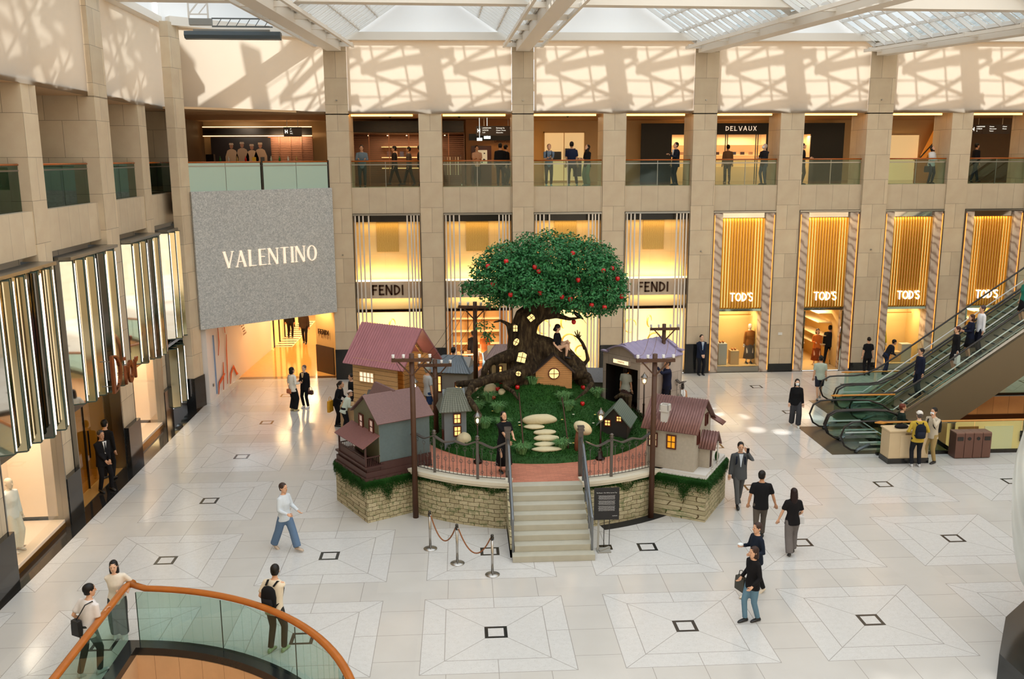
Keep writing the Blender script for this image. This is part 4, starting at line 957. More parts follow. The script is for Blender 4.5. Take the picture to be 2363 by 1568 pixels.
def ringseg(mb, r0, r1, z0, z1, a0, a1, n):
    for i in range(n):
        p, q = math.radians(a0+(a1-a0)*i/n), math.radians(a0+(a1-a0)*(i+1)/n)
        c = [(C0.x+math.cos(t)*r, C0.y+math.sin(t)*r) for t in (p, q) for r in (r0, r1)]
        mb.prism([c[0], c[1], c[3], c[2]], z1-z0, Matrix.Translation((0, 0, z0)))
    bmesh.ops.remove_doubles(mb.bm, verts=mb.bm.verts, dist=1e-4)
AL = math.degrees(math.acos((SX1-C0.x)/R0)); AR = math.degrees(math.acos((C0.x-SX0)/R0))
a_r, a_l = -AL, -(180-AR)        # the coping runs counter-clockwise from the right of the stairs to the left of them
m = MB(); ringseg(m, R0-.25, R0, 0, 1.10, a_r+360-360, a_l+360, 84); m.build('stone_wall', M_old, stage)
m = MB(); ringseg(m, R0-.32, R0+.07, 1.10, 1.17, a_r, a_l+360, 84); ringseg(m, R0-.32, R0+.11, 1.17, 1.25, a_r, a_l+360, 84); m.build('coping', M_cop, stage)
m = MB(); m.lathe([(R0-.28, 1.0), (R0-.28, 1.2)], 84, c=(C0.x, C0.y, 0), sm=False); m.box(SX0, SX1, 21.72, 22.4, 1.0, 1.199); m.build('brick_path', M_brick, stage)
m = MB(); ringseg(m, R0-.02, R0+.30, 0, .006, -75, -46, 24)
tag(m.build('floor_mat', P('black_mat', (26, 26, 26), .6)), 'black floor mat showing as a dark crescent at the foot of the stage', 'mat')
st = thing('staircase', 'straight flight of pale concrete steps up to the garden stage', 'stairs', (0, 0, 0))
for i in range(8):
    y0 = 19.67+i*.255; MB().box(SX0-.06*(i == 0)-.02, SX1+.06*(i == 0)+.02, y0, 21.75, i*.15, (i+1)*.15).build('step', M_conc, st, bevel=.006)
m = MB(); m.box(SX0-.12, SX0-.03, 19.95, 21.6, 0, .2)
m.prism([(19.95, 0), (21.6, 0), (21.6, 1.15), (21.4, 1.15), (19.95, .25)], .09, Matrix.Translation((SX0-.12, 0, 0)) @ Matrix(((0, 0, 1, 0), (1, 0, 0, 0), (0, 1, 0, 0), (0, 0, 0, 1))))
m.build('stringer', M_old2, st)
M_rail = P('grey_metal', (112, 116, 120), .3, .6); M_fence = P('fence_grey', (96, 90, 86), .35, .5)
for sx, nm in ((SX0-.06, 'left'), (SX1+.04, 'right')):
    t = thing('stair_railing', 'blue grey metal handrail on the %s side of the steps' % nm, 'handrail', (sx, 0, 0), group=None)
    MB().tube([(0, 22.05, 2.22), (0, 21.6, 2.18), (0, 20.0, .98), (0, 19.9, .94)], [(.035, .03)]*4, 8).build('handrail', M_rail, t)
    MB().tube([(0, 21.6, 1.55), (0, 20.0, .42)], .02, 6).tube([(0, 21.6, 1.86), (0, 20.0, .70)], .02, 6).build('lower_rail', M_rail, t)
    for y, z0, z1 in ((19.92, .14, .96), (20.5, .45, 1.36), (21.1, .9, 1.8), (21.62, 1.2, 2.18)): MB().box(-.025, .025, y-.025, y+.025, z0, z1).build('post', M_rail, t)
    p = thing('gate_post', 'tall grey fence post with a capped top at the %s head of the steps' % nm, 'post', (sx, 22.1, 1.25))
    MB().box(-.06, .06, -.06, .06, -.02, 1.16).build('shaft', M_fence, p); MB().box(-.085, .085, -.085, .085, 1.16, 1.2).box(-.07, .07, -.07, .07, 1.2, 1.25).box(-.085, .085, -.085, .085, 1.25, 1.28).build('cap', M_fence, p)
def fence_panel(a0, a1, label, r=R0-.08, h=1.0, z=1.25, post=True):
    t = thing('fence_panel', label, 'fence', (C0.x, C0.y, z), group='fence panels of the stage')
    P_ = lambda a, zz, rr=r: (math.cos(math.radians(a))*rr, math.sin(math.radians(a))*rr, zz)
    L = abs(math.radians(a1-a0))*r; n = max(3, int(L/.105)); zt = lambda f: h-.10+.09*abs(((f*L/.62) % 1)-.5)*2*(1)-.06*math.sin(f*3)
    pts = [P_(a0+(a1-a0)*i/(n*2), zt(i/(n*2))) for i in range(n*2+1)]
    m = MB()
    for i in range(len(pts)-1): m.bar(pts[i], pts[i+1], .09, .03)
    m.build('wavy_top_rail', M_fence, t)
    MB().tube([P_(a0+(a1-a0)*i/16, .05) for i in range(17)], .012, 5).build('bottom_rail', M_fence, t)
    for i in range(1, n):
        a = a0+(a1-a0)*i/n; f = i/n; m = MB()
        hh = zt(f)-.12 if i % 2 else h*.52
        m.tube([P_(a, .04), P_(a, hh)], .007, 4)
        da = math.degrees(.05/r)
        for (zc, rr) in (((hh+.0), .05), (.18, .035)) if i % 2 else ((.42, .045),):
            m.tube([P_(a+math.degrees(rr/r)*math.cos(q*PI/4), zc+rr*math.sin(q*PI/4)) for q in range(9)], .006, 4, caps=False)
        m.build('baluster', M_fence, t)
    if post:
        x, y, _ = P_(a1, 0)
        m = MB(); m.box(x-.035, x+.035, y-.035, y+.035, 0, h+.02); m.build('post', M_fence, t)
        MB().lathe([(.05, 0), (.07, .03), (.03, .05), (.06, .09), (.02, .12)], 8, c=(x, y, h+.02)).build('finial', M_fence, t)
    return t
def ang(px, py, z=1.25): p = onz(px, py, z); return math.degrees(math.atan2(p.y-C0.y, p.x-C0.x))
aL = [math.degrees(math.atan2(22.1-C0.y, SX0-.06-C0.x)), ang(1107, 1101), ang(1010, 1087), ang(1010, 1087)-13, ang(1010, 1087)-27]
aR = [math.degrees(math.atan2(22.1-C0.y, SX1+.04-C0.x)), ang(1401, 1094), ang(1487, 1075)]
fence_panel(aL[0], aL[1], 'wavy metal fence panel immediately left of the steps'); fence_panel(aL[1], aL[2], 'wavy metal fence panel second to the left of the steps'); fence_panel(aL[2], aL[3], 'wavy metal fence panel next to the green clapboard house')
fence_panel(aR[0], aR[1], 'wavy metal fence panel immediately right of the steps'); fence_panel(aR[1], aR[2], 'wavy metal fence panel next to the cream clapboard house')
fence_panel(172, 184, 'dark wavy fence panel in front of the pink roofed pavilion wall', r=R0-.1); fence_panel(186, 196, 'dark wavy fence panel behind the ridge of the green house', r=R0-.1); fence_panel(12, 24, 'dark wavy fence panel by the woman in the white top', r=R0-.1)
# grass blades helper
def blades(mb, pts, h, w, lean=.5, seed=1):
    rnd = random.Random(seed)
    for p, nrm in pts:
        a = rnd.uniform(0, 2*PI); d = Vector((math.cos(a), math.sin(a), 0)); hh = h*rnd.uniform(.6, 1.3); l = lean*hh*rnd.uniform(.2, 1.2)
        top = p+nrm*hh+d*l; s = Vector((-d.y, d.x, 0))*w; mid = p+nrm*hh*.6+d*l*.35
        v = [mb.bm.verts.new(q) for q in (p-s, p+s, mid+s*.7, top, mid-s*.7)]; mb.bm.faces.new(v)
# moss on the corner blocks ---------------------------------------------
def block(B, u, v, lx, ly, label, hlabel):
    t = thing('stone_block', label, 'stone block', (B[0], B[1], 0), 0, 'corner blocks of the stage'); M = Matrix(((u[0], v[0], 0, 0), (u[1], v[1], 0, 0), (0, 0, 1, 0), (0, 0, 0, 1)))
    MB().box(0, lx, 0, ly, 0, 1.05, M).build('stone_body', M_old2, t)
    h = thing('moss_cover', hlabel, 'moss', (B[0], B[1], 0)); h['kind'] = 'stuff'
    m = MB(); rnd = random.Random(3); base = MB(); base.box(-.03, lx+.03, -.03, ly+.03, .98, 1.15, M); pts = []
    for i in range(15000):
        s = rnd.random()
        if s < .35: x, y, z, n = rnd.uniform(-.04, lx), -.04, 1.14-abs(rnd.gauss(0, .14)), Vector((0, -1, -.6))
        elif s < .7: x, y, z, n = -.04, rnd.uniform(-.04, ly), 1.14-abs(rnd.gauss(0, .14)), Vector((-1, 0, -.6))
        else: x, y, z, n = rnd.uniform(-.04, lx), rnd.uniform(-.04, ly), 1.14, Vector((rnd.uniform(-.3, .3), rnd.uniform(-.3, .3), 1))
        z -= .6*max(0, noise.noise(Vector((x*2.6, y*2.6, 4))))*(s < .7)*rnd.random()
        pts.append((M @ Vector((x, y, z)), (M.to_3x3() @ n).normalized()))
    blades(m, pts, .05, .006, .5, 5)
    b2 = base.build('moss_bed', M_hedge, h); m.build('moss_blades', M_hedge, h)
BL, uL, vL = (-2.5, 22.25), (.86, .51), (-.51, .86)
BR, uR, vR = (6.13, 21.72), (-.86, .51), (.51, .86)
block(BL, uL, vL, 1.5, 1.98, 'square mossy stone block under the green clapboard house', 'green moss hanging over the block under the green house')
block(BR, uR, vR, 1.5, 1.98, 'square mossy stone block under the cream clapboard house', 'green moss hanging over the block under the cream house')
m = MB(); pts = []; rnd = random.Random(9)
for i in range(9000):
    a = math.radians(rnd.choice((rnd.uniform(-AL, -48), rnd.uniform(-AL, -30), rnd.uniform(-(180-AR), -134), rnd.uniform(-(180-AR), -150)))); n = Vector((math.cos(a), math.sin(a), -.6)).normalized()
    z = 1.10-abs(rnd.gauss(0, .05))-.55*max(0, noise.noise(Vector((a*9, 0, 7))))*rnd.random()
    if rnd.random() < .2 and noise.noise(Vector((a*26, z*9, 1))) > .25: z = rnd.uniform(.1, 1.0)
    elif z < .1: continue
    pts.append((Vector((C0.x+math.cos(a)*(R0+.005), C0.y+math.sin(a)*(R0+.005), z)), n))
blades(m, pts, .035, .006, .5, 11); tag(m.build('moss_fringe', M_hedge), 'thin green moss fringe clinging to the curved stage wall', 'moss', kind='stuff')
# ---- the mound ------------------------------------------------------------
HC = Vector((2.15, 26.6)); HR = 3.5
PROF = [(0, 1.62), (.15, 1.60), (.3, 1.45), (.45, 1.18), (.57, .82), (.7, .50), (.8, .33), (.92, .24), (.98, .14), (1.0, 0)]
def hz(x, y):
    t = min(1, math.hypot(x-HC.x, y-HC.y)/HR)
    for (a, b), (c, d) in zip(PROF, PROF[1:]):
        if t <= c:
            f = (t-a)/(c-a); z = b+(d-b)*f; break
    return 1.2+z+(.05*noise.noise(Vector((x*1.7, y*1.7, 0)))+.02*noise.noise(Vector((x*5, y*5, 0))))*(1-t**6)
mound = thing('grass_mound', 'steep green grassy mound under the apple tree', 'mound', (HC.x, HC.y, 1.2))
m = MB(); rings = []
for i in range(31):
    t = (i/30)**.8; rings.append([(math.cos(q*2*PI/80)*HR*t, math.sin(q*2*PI/80)*HR*t, hz(HC.x+math.cos(q*2*PI/80)*HR*t, HC.y+math.sin(q*2*PI/80)*HR*t)-1.2) for q in range(80)])
rings[0] = [(math.cos(q*2*PI/80)*.02, math.sin(q*2*PI/80)*.02, 1.6) for q in range(80)]
m.loft(rings, False); m.build('soil', M_grass, mound)
m = MB(); pts = []; rnd = random.Random(2)
while len(pts) < 52000:
    x, y = rnd.uniform(-1, 1), rnd.uniform(-1, .45)
    if x*x+y*y > 1: continue
    X_, Y_ = HC.x+x*HR, HC.y+y*HR; pts.append((Vector((X_-HC.x, Y_-HC.y, hz(X_, Y_)-1.205)), Vector((x*.5, y*.5, 1)).normalized()))
blades(m, pts, .05, .0065, .9, 8); g_ = m.build('grass_blades', M_grass, mound); g_['kind'] = 'stuff'
def tuft(px, py, n=120, h=.3, label=''):
    # find where the sight line meets the mound
    d = ray(px, py); o = Vector((0, 0, CAMZ)); q = None
    for i in range(400):
        p = o+d*((22.5+i*.02)/d.y)
        if hz(p.x, p.y) > p.z: q = p; break
    if q is None: q = onz(px, py, 1.25)
    rnd = random.Random(int(px*7+py)); m = MB()
    for i in range(n):
        a = rnd.uniform(0, 2*PI); l = rnd.uniform(.15, .9); d2 = Vector((math.cos(a), math.sin(a), 0)); hh = h*rnd.uniform(.6, 1.2); s = Vector((-d2.y, d2.x, 0))*.007
        b = d2*rnd.uniform(0, .14); t1 = b+d2*l*hh*.4+Vector((0, 0, hh*.8)); t2 = b+d2*l*hh*1.1+Vector((0, 0, hh*.75))
        v = [m.bm.verts.new(w) for w in (b-s, b+s, t1+s, t2, t1-s)]; m.bm.faces.new(v)
    tag(m.build('grass_tuft', M_tuft, loc=(q.x, q.y, hz(q.x, q.y)-.03)), label, 'grass tuft', 'grass tufts on the mound', kind=None)
for px, py, nm in ((1130, 925, 'above the left lantern'), (1105, 945, 'behind the left lantern'), (1150, 950, 'right of the left lantern'), (1085, 915, 'left, beside the pale root'), (1160, 985, 'just behind the woman in black'), (1120, 985, 'below the left lantern'), (1300, 925, 'at the top of the right path stick'), (1310, 945, 'lower, by the right path stick'), (1110, 880, 'beside the big round stone'), (1230, 885, 'left of the wooden gable'), (1340, 870, 'right of the wooden gable'), (1360, 885, 'beside the right root'), (1060, 870, 'by the rearmost left root'), (1385, 880, 'near the tree stump'), (1180, 890, 'behind the apple basket'), (1295, 1035, 'at the foot of the right path stick'), (1205, 1045, 'at the foot of the left path stick'), (1375, 915, 'above the small slate roof')):
    tuft(px, py, 230, .30, 'light green long grass tuft on the mound, '+nm)
def onhill(px, py):
    d = ray(px, py); o = Vector((0, 0, CAMZ))
    for i in range(900):
        p = o+d*((22.5+i*.01)/d.y)
        if hz(p.x, p.y) > p.z: return Vector((p.x, p.y, hz(p.x, p.y)))
    return onz(px, py, 1.25)
M_rock = P('pale_rock', (206, 194, 158), .75, var=.16, vs=4, bump=.01, bs=14)
def rock(px, py, r, label, name='rock', sq=1, cat='rock', group=None):
    p = onhill(px, py); m = MB(); m.blob((0, 0, 0), r, 18, k=12)
    for v in m.bm.verts: v.co *= 1+.13*noise.noise(v.co*2.2/max(r)+Vector((px, py, 0)))
    return tag(m.build(name, M_rock, loc=(p.x, p.y, p.z+r[2]*.25)), label, cat, group)
rock(1132, 905, (.20, .16, .22), 'large round beige stone in the grass left of the apples'); rock(1158, 908, (.11, .09, .11), 'small beige stone right of the large round stone'); rock(1070, 1018, (.21, .17, .20), 'round beige boulder low on the left of the mound'); rock(1165, 985, (.16, .13, .15), 'beige boulder behind the head of the woman in black'); rock(1366, 905, (.10, .05, .05), 'small flat pale stone beside the right root')
for px, py, rx, rz, nm in ((1245, 972, .50, .16, 'topmost and thickest'), (1233, 987, .30, .06, 'second from the top'), (1257, 1000, .33, .07, 'third from the top, jagged'), (1261, 1014, .36, .09, 'fourth from the top'), (1256, 1027, .30, .06, 'second from the bottom'), (1262, 1039, .42, .07, 'at the bottom of the path')):
    rock(px, py, (rx, .15, rz), 'long pale stepping stone of the mound path, '+nm, 'stepping_stone', cat='stepping stone', group='stepping stones')
for (a, b), nm in ((((1197, 925), (1208, 1042)), 'left'), (((1296, 935), (1311, 1036)), 'right')):
    p, q = onhill(*b), onhill(*a); m = MB(); m.tube([p+Vector((0, 0, -.03)), p+Vector((0, 0, .12)), q+Vector((0, -.1, .25)), q+Vector((0, 0, .05))], [.018, .02, .018, .012], 6)
    tag(m.build('path_stick', P('dark_branch', (74, 50, 34), .8, var=.2)), 'thin dark branch railing along the %s side of the stepping stones' % nm, 'stick')
# flowers
FLW = ['low on the left of the mound', 'above the left boulder', 'among the tufts over the left lantern', 'beside the tufts right of the left lantern', 'just left of the left path stick', 'midway along the left path stick', 'at the foot of the left path stick', 'right at the stick foot by the lowest stones', 'at the top of the right path stick', 'right of the top of the right stick', 'below the tuft beside the right stick', 'low along the right path stick', 'at the foot of the right path stick', 'just right of the right stick foot', 'beside the mushroom cap', 'above the mushroom cap', 'beside the tree stump', 'right of the tree stump', 'right of the slate roofed house', 'close to the right stick, midway']
rnd = random.Random(5)
for k, (px, py) in enumerate(((1030, 988), (1079, 930), (1103, 925), (1137, 957), (1198, 983), (1199, 990), (1207, 1040), (1203, 1042), (1302, 938), (1320, 948), (1323, 965), (1309, 1020), (1316, 1032), (1323, 1031), (1369, 985), (1373, 965), (1425, 927), (1442, 927), (1452, 985), (1297, 977))):
    p = onhill(px, py); m = MB(); m.tube([(0, 0, -.02), (0, 0, .09)], .004, 4)
    pet = MB()
    for q in range(6): pet.blob((math.cos(q*PI/3)*.022, math.sin(q*PI/3)*.022, .1), (.016, .016, .006), 6, k=4)
    t = thing('daisy', 'small %s flower %s' % (('white', 'yellow')[k % 2], FLW[k]), 'flower', tuple(p), group='small flowers on the mound')
    m.build('stem', M_grass, t); pet.build('petals', P(('white_petal', 'yellow_petal')[k % 2], ((240, 240, 225), (236, 220, 120))[k % 2], .7), t); MB().blob((0, 0, .105), .01, 6, k=4).build('flower_centre', P('flower_eye', (220, 180, 60), .7), t)
# apples
M_app = P('red_apple', (200, 22, 26), .25, spec=.6); apple0 = None
def apple(p, label, group):
    global apple0
    if apple0 is None:
        apple0 = thing('apple', label, 'apple', tuple(p), group=group)
        MB().lathe([(.008, .052), (.03, .066), (.055, .058), (.068, .02), (.062, -.02), (.04, -.058), (.012, -.062)], 14).build('apple_body', M_app, apple0)
        MB().tube([(0, 0, .05), (.008, 0, .10)], .005, 5).build('stalk', P('dark_branch', (74, 50, 34)), apple0)
        return apple0
    o = dup(apple0, tuple(p), rnd.uniform(0, 6), label); o['group'] = group; return o
for px, py, nm in ((1064, 880, 'alone on the far left root'), (1131, 886, 'above the large round stone'), (1149, 903, 'touching the small beige stone'), (1139, 922, 'lowest on the left slope'), (1156, 886, 'left in the pile by the basket'), (1164, 890, 'middle of the pile by the basket'), (1172, 893, 'front of the pile by the basket'), (1194, 899, 'alone right of the basket'), (1352, 890, 'upper one inside the right root'), (1345, 899, 'lower one inside the right root'), (1388, 907, 'above the slate roofed little house'), (1344, 937, 'alone on the right slope')):
    p = onhill(px, py); apple(p+Vector((0, 0, .05)), 'red apple lying in the grass, '+nm, 'apples on the grass')
pb = onhill(1173, 888)
t = thing('apple_basket', 'tipped wicker basket spilling red apples on the mound', 'basket', (pb.x+.05, pb.y+.1, pb.z+.11)); t.rotation_euler = (1.05, 0, -.3)
MB().loft([[(math.cos(a*PI/8)*r, math.sin(a*PI/8)*r, z) for a in range(16)] for r, z in ((.07, -.12), (.12, 0), (.13, .08), (.115, .08), (.10, 0), (.06, -.1))]).build('wicker_bowl', P('wicker', (196, 160, 124), .8, var=.2, vs=60), t)
MB().tube([(-.12, 0, .08), (-.1, 0, .2), (0, 0, .26), (.1, 0, .2), (.12, 0, .08)], .012, 6).build('handle', P('wicker', (196, 160, 124)), t)
for k in range(2): apple(pb+Vector((.02+.07*k, .02, .14+.06*k)), 'red apple inside the tipped basket, '+('lower', 'upper')[k]+' one', 'apples in the basket')
# ---- the tree --------------------------------------------------------------
M_bark = None
_k = NT('bark'); _w = _k.node('TexNoise'); _w.inputs['Scale'].default_value = 7; _w.inputs['Detail'].default_value = 6; _w.inputs['Roughness'].default_value = .65
_mp = _k.node('Mapping'); _mp.inputs['Scale'].default_value = (1.6, 1.6, .28); _k.link(_k.coord(), _mp.inputs[0]); _k.link(_mp.outputs[0], _w.inputs['Vector'])
_k.setc(_k.ramp(_w.outputs['Fac'], [(.32, lin((26, 20, 14))), (.5, lin((58, 46, 32))), (.68, lin((96, 82, 58)))])); _k.rough(.85, spec=.2); _k.bump(_w.outputs['Fac'], .08, 1); M_bark = _k.m
def remeshed(mb, vox, smooth=4, name='t', mat=None, parent=None, loc=(0, 0, 0)):
    o = mb.build(name, mat, parent, loc); r = o.modifiers.new('r', 'REMESH'); r.mode = 'VOXEL'; r.voxel_size = vox; r.use_smooth_shade = True
    if smooth: s = o.modifiers.new('s', 'SMOOTH'); s.iterations = smooth; s.factor = .5
    me = bpy.data.meshes.new_from_object(o.evaluated_get(bpy.context.evaluated_depsgraph_get())); old = o.data; o.modifiers.clear(); o.data = me; bpy.data.meshes.remove(old); me.name = name
    if not me.materials and mat: me.materials.append(mat)
    return o
TY = 26.45
def T(px, py, dy=0): return at(px, py, TY+dy)
tree = thing('apple_tree', 'sculpted apple tree with a twisted dark trunk, lit windows and dense green crown', 'tree', (2.1, 26.4, 2.6)); TO = Vector((2.1, 26.4, 2.6))
m = MB()
def tp(pts, r, n=12): m.tube([p-TO for p in pts], r, n)
tp([T(1243, 905), T(1225, 860), T(1208, 810), T(1205, 770), T(1217, 735), T(1243, 715), T(1272, 700), T(1285, 670)], [(1.0, .7), (.78, .6), (.52, .46), (.42, .40), (.40, .38), (.36, .34), (.34, .3), (.25, .25)])
tp([T(1225, 800), T(1262, 805), T(1300, 822), T(1335, 852), T(1345, 885)], [.42, .36, .32, .26, .22])
tp([T(1190, 820, -.2), T(1150, 828, -.35), T(1127, 838, -.5), T(1117, 858, -.6), T(1116, 876, -.6)], [.26, .15, .11, .10, .09])
for x in (1131, 1147): tp([T(x, 834, -.42), T(x+1, 866, -.45)], [.05, .055], 8)
tp([T(1215, 850, -.5), T(1180, 868, -.7), T(1130, 875, -.9), T(1090, 890, -1.3), T(1078, 915, -1.7), T(1095, 940, -2.1), T(1112, 962, -2.4)], [.3, .2, .14, .12, .10, .09, .04])
tp([T(1200, 868, -.6), T(1165, 893, -.9), T(1185, 905, -1.2), T(1197, 925, -1.6)], [.2, .09, .07, .03])
tp([T(1120, 880, -.3), T(1085, 885, -.5), T(1052, 887, -.6)], [.12, .11, .10], 10)
tp([T(1320, 860, -.3), T(1358, 868, -.6), T(1366, 885, -1.0), T(1350, 905, -1.6), T(1325, 925, -2.0)], [.24, .10, .08, .06, .02])
tp([T(1255, 725), T(1285, 728), T(1315, 737), T(1345, 733)], [.2, .10, .06, .03], 8)
tp([T(1255, 700), T(1330, 700), T(1385, 670)], [.2, .1, .05], 8); tp([T(1240, 690), T(1180, 670), T(1130, 655)], [.18, .09, .04], 8); tp([T(1285, 690), T(1290, 640), T(1300, 600)], [.22, .15, .08], 8)
tp([T(1180, 770), T(1172, 748), T(1155, 740), T(1138, 745)], [.12, .07, .05, .03], 8)
tp([T(1328, 862), T(1345, 845), T(1357, 830), T(1352, 808), T(1345, 795), T(1336, 782)], [.09, .07, .07, .05, .035, .03], 8)
for s in (0, 1, 2, 3): tp([T(1200+s*16, 905, -.6), T(1202+s*12, 860, -.55), T(1196+s*7, 800, -.36), T(1200+s*6, 750, -.30), T(1228+s*6, 722, -.22)], [.16, .11, .08, .07, .05], 8)
for s in (0, 1): tp([T(1255+s*24, 905, -.5), T(1255+s*22, 850, -.45), T(1230+s*30, 812, -.3), T(1212, 780, -.3)], [.14, .1, .08, .05], 8)
remeshed(m, .035, 3, 'trunk', M_bark, tree)
m = MB(); tp([T(1350, 806), T(1344, 792), T(1336, 781)], [.055, .045, .04], 8)
for dx, dy in ((-11, -4), (-9, -13), (-3, -16), (3, -12), (6, -4)): tp([T(1336, 783), T(1335+dx*.5, 779+dy*.4), T(1335+dx, 778+dy)], [.024, .02, .012], 6)
m.build('branch_hand', M_bark, tree)
m = MB(); rnd = random.Random(12)
CL = [(1200, 618, 74, 50, 1.5), (1275, 592, 72, 48, 1.6), (1350, 608, 64, 48, 1.5), (1390, 655, 52, 52, 1.2), (1145, 640, 55, 48, 1.1), (1100, 657, 28, 16, .5), (1240, 655, 95, 44, 1.7), (1330, 672, 85, 42, 1.5), (1205, 680, 62, 24, 1.1), (1375, 705, 42, 20, .8), (1115, 600, 24, 14, .5), (1165, 590, 45, 32, 1.0), (1265, 540, 20, 14, .5), (1385, 590, 35, 30, .9), (1420, 665, 26, 38, .8), (1300, 705, 38, 14, .8), (1128, 683, 26, 14, .5), (1118, 755, 24, 12, .35), (1128, 778, 13, 12, .25), (1355, 560, 24, 16, .6), (1220, 560, 34, 22, .8), (1310, 560, 34, 22, .9), (1088, 672, 26, 13, .4), (1170, 690, 30, 16, .6), (1420, 700, 26, 18, .6), (1355, 722, 26, 10, .5), (1405, 610, 30, 22, .7), (1108, 625, 28, 18, .6), (1395, 718, 30, 10, .5), (1430, 640, 18, 22, .5), (1078, 655, 14, 8, .3), (1140, 700, 22, 10, .4)]
tot = sum(c[2]*c[3]*c[4] for c in CL); nleaf = 30000
for cx, cy, rx, ry, dp in CL:
    c = T(cx, cy)-TO; sx, sz = rx/77.3, ry/77.3
    for i in range(max(70, int(nleaf*(rx*ry*dp)/tot))):
        while 1:
            q = Vector((rnd.uniform(-1, 1), rnd.uniform(-1, 1), rnd.uniform(-1, 1)))
            if .35 < q.length < 1: break
        q = q*(1+.1*rnd.random())*(1+.34*noise.noise(q*2.6+Vector((cx*.1, cy*.1, 0)))); p = c+Vector((q.x*sx, q.y*dp, q.z*sz)); L = rnd.uniform(.07, .115); wd = L*.55
        n = Vector((rnd.gauss(0, .8)+q.x*.5, rnd.gauss(0, .8)+q.y*.6, .8+q.z)).normalized(); a = n.orthogonal().normalized(); a = Matrix.Rotation(rnd.uniform(0, 6.3), 3, n) @ a; b = n.cross(a)
        v = [m.bm.verts.new(w) for w in (p, p+a*L*.35+b*wd*.5+n*.008, p+a*L*.75+b*wd*.35, p+a*L-n*.012, p+a*L*.75-b*wd*.35, p+a*L*.35-b*wd*.5+n*.008)]
        m.bm.faces.new(v[:4]); m.bm.faces.new((v[0], v[3], v[4], v[5]))
fo = m.build('foliage', M_leaf, tree); fo['kind'] = 'stuff'
M_lwin = P('lit_window', (255, 222, 150), .5, emit=1.1, ecol=(255, 206, 130))
def tree_window(px, py, dy, w, h, tilt, rnd_=False):
    p = T(px, py, dy)-TO; M = Matrix.Translation(p) @ Matrix.Rotation(tilt, 4, 'Y') @ Matrix.Rotation(PI/2, 4, 'X')
    poly = [(math.cos(a*PI/6)*w/2, math.sin(a*PI/6)*h/2) for a in range(12)] if rnd_ else [(-w/2, -h/2), (w/2, -h/2), (w/2, h*.35), (0, h/2), (-w/2, h*.35)]
    f = MB().prism([(x*1.15, y*1.15) for x, y in poly], .10, M @ Matrix.Translation((0, 0, -.06))).build('window_frame', M_black, tree)
    MB().prism(poly, .02, M @ Matrix.Translation((0, 0, .035))).build('window_pane', M_lwin, f)
    M3 = M @ Matrix.Translation((0, 0, .055)); MB().box(-.008, .008, -h/2, h/2, 0, .015, M3).box(-w/2, w/2, -.008, .008, 0, .015, M3).build('glazing_bar', M_black, f)
tree_window(1226, 733, -.46, .17, .19, .9); tree_window(1189, 757, -.42, .12, .19, 0); tree_window(1191, 789, -.50, .15, .22, .5, True); tree_window(1204, 824, -.72, .24, .30, .25)
tree_window(1196, 862, -.95, .15, .14, .2, True)
for px, py, nm in ((1126, 615, 'far left edge of the crown'), (1168, 604, 'upper left of the crown'), (1234, 617, 'left of the middle of the crown'), (1243, 627, 'small one just right of the left-middle apple'), (1137, 658, 'lower left among the leaves'), (1178, 681, 'bottom left of the crown'), (1246, 677, 'low in the middle above the trunk'), (1316, 691, 'large one under the middle right of the crown'), (1322, 585, 'high in the middle'), (1334, 647, 'deep in the centre right'), (1392, 625, 'upper right'), (1413, 620, 'rightmost of the upper two'), (1425, 644, 'right edge, at mid height'), (1404, 668, 'large one right of centre'), (1434, 685, 'rightmost, low'), (1365, 705, 'bottom right, inner'), (1395, 710, 'lowest at the bottom right'), (1297, 686, 'half hidden above the branch')):
    apple(T(px, py, -1.15 if 1150 < px < 1400 else -.7), 'red apple hanging in the tree, '+nm, 'apples in the tree')
apple(T(1324, 744, -.1), 'red apple hanging below the black bird branch', 'apples in the tree')
t = thing('bird', 'black long tailed bird sculpture perched on the bare branch', 'bird', tuple(T(1332, 728)))
o = MB().tube([(-.12, 0, .1), (-.06, 0, .06), (.02, 0, .0), (.1, 0, -.05), (.18, 0, -.12)], [.02, .05, .065, .045, .02], 10).tube([(-.10, 0, .09), (-.19, 0, .1)], [.035, .004], 8).build('body', M_black, t)
MB().prism([(0, -.02), (0, .02), (.2, .012), (.2, -.012)], .012, Matrix.Translation((.15, 0, -.09)) @ Matrix.Rotation(.95, 4, 'Y')).build('tail', M_black, t)
MB().tube([(0, .01, -.04), (0, .01, -.08)], .006, 5).build('leg', M_black, t)
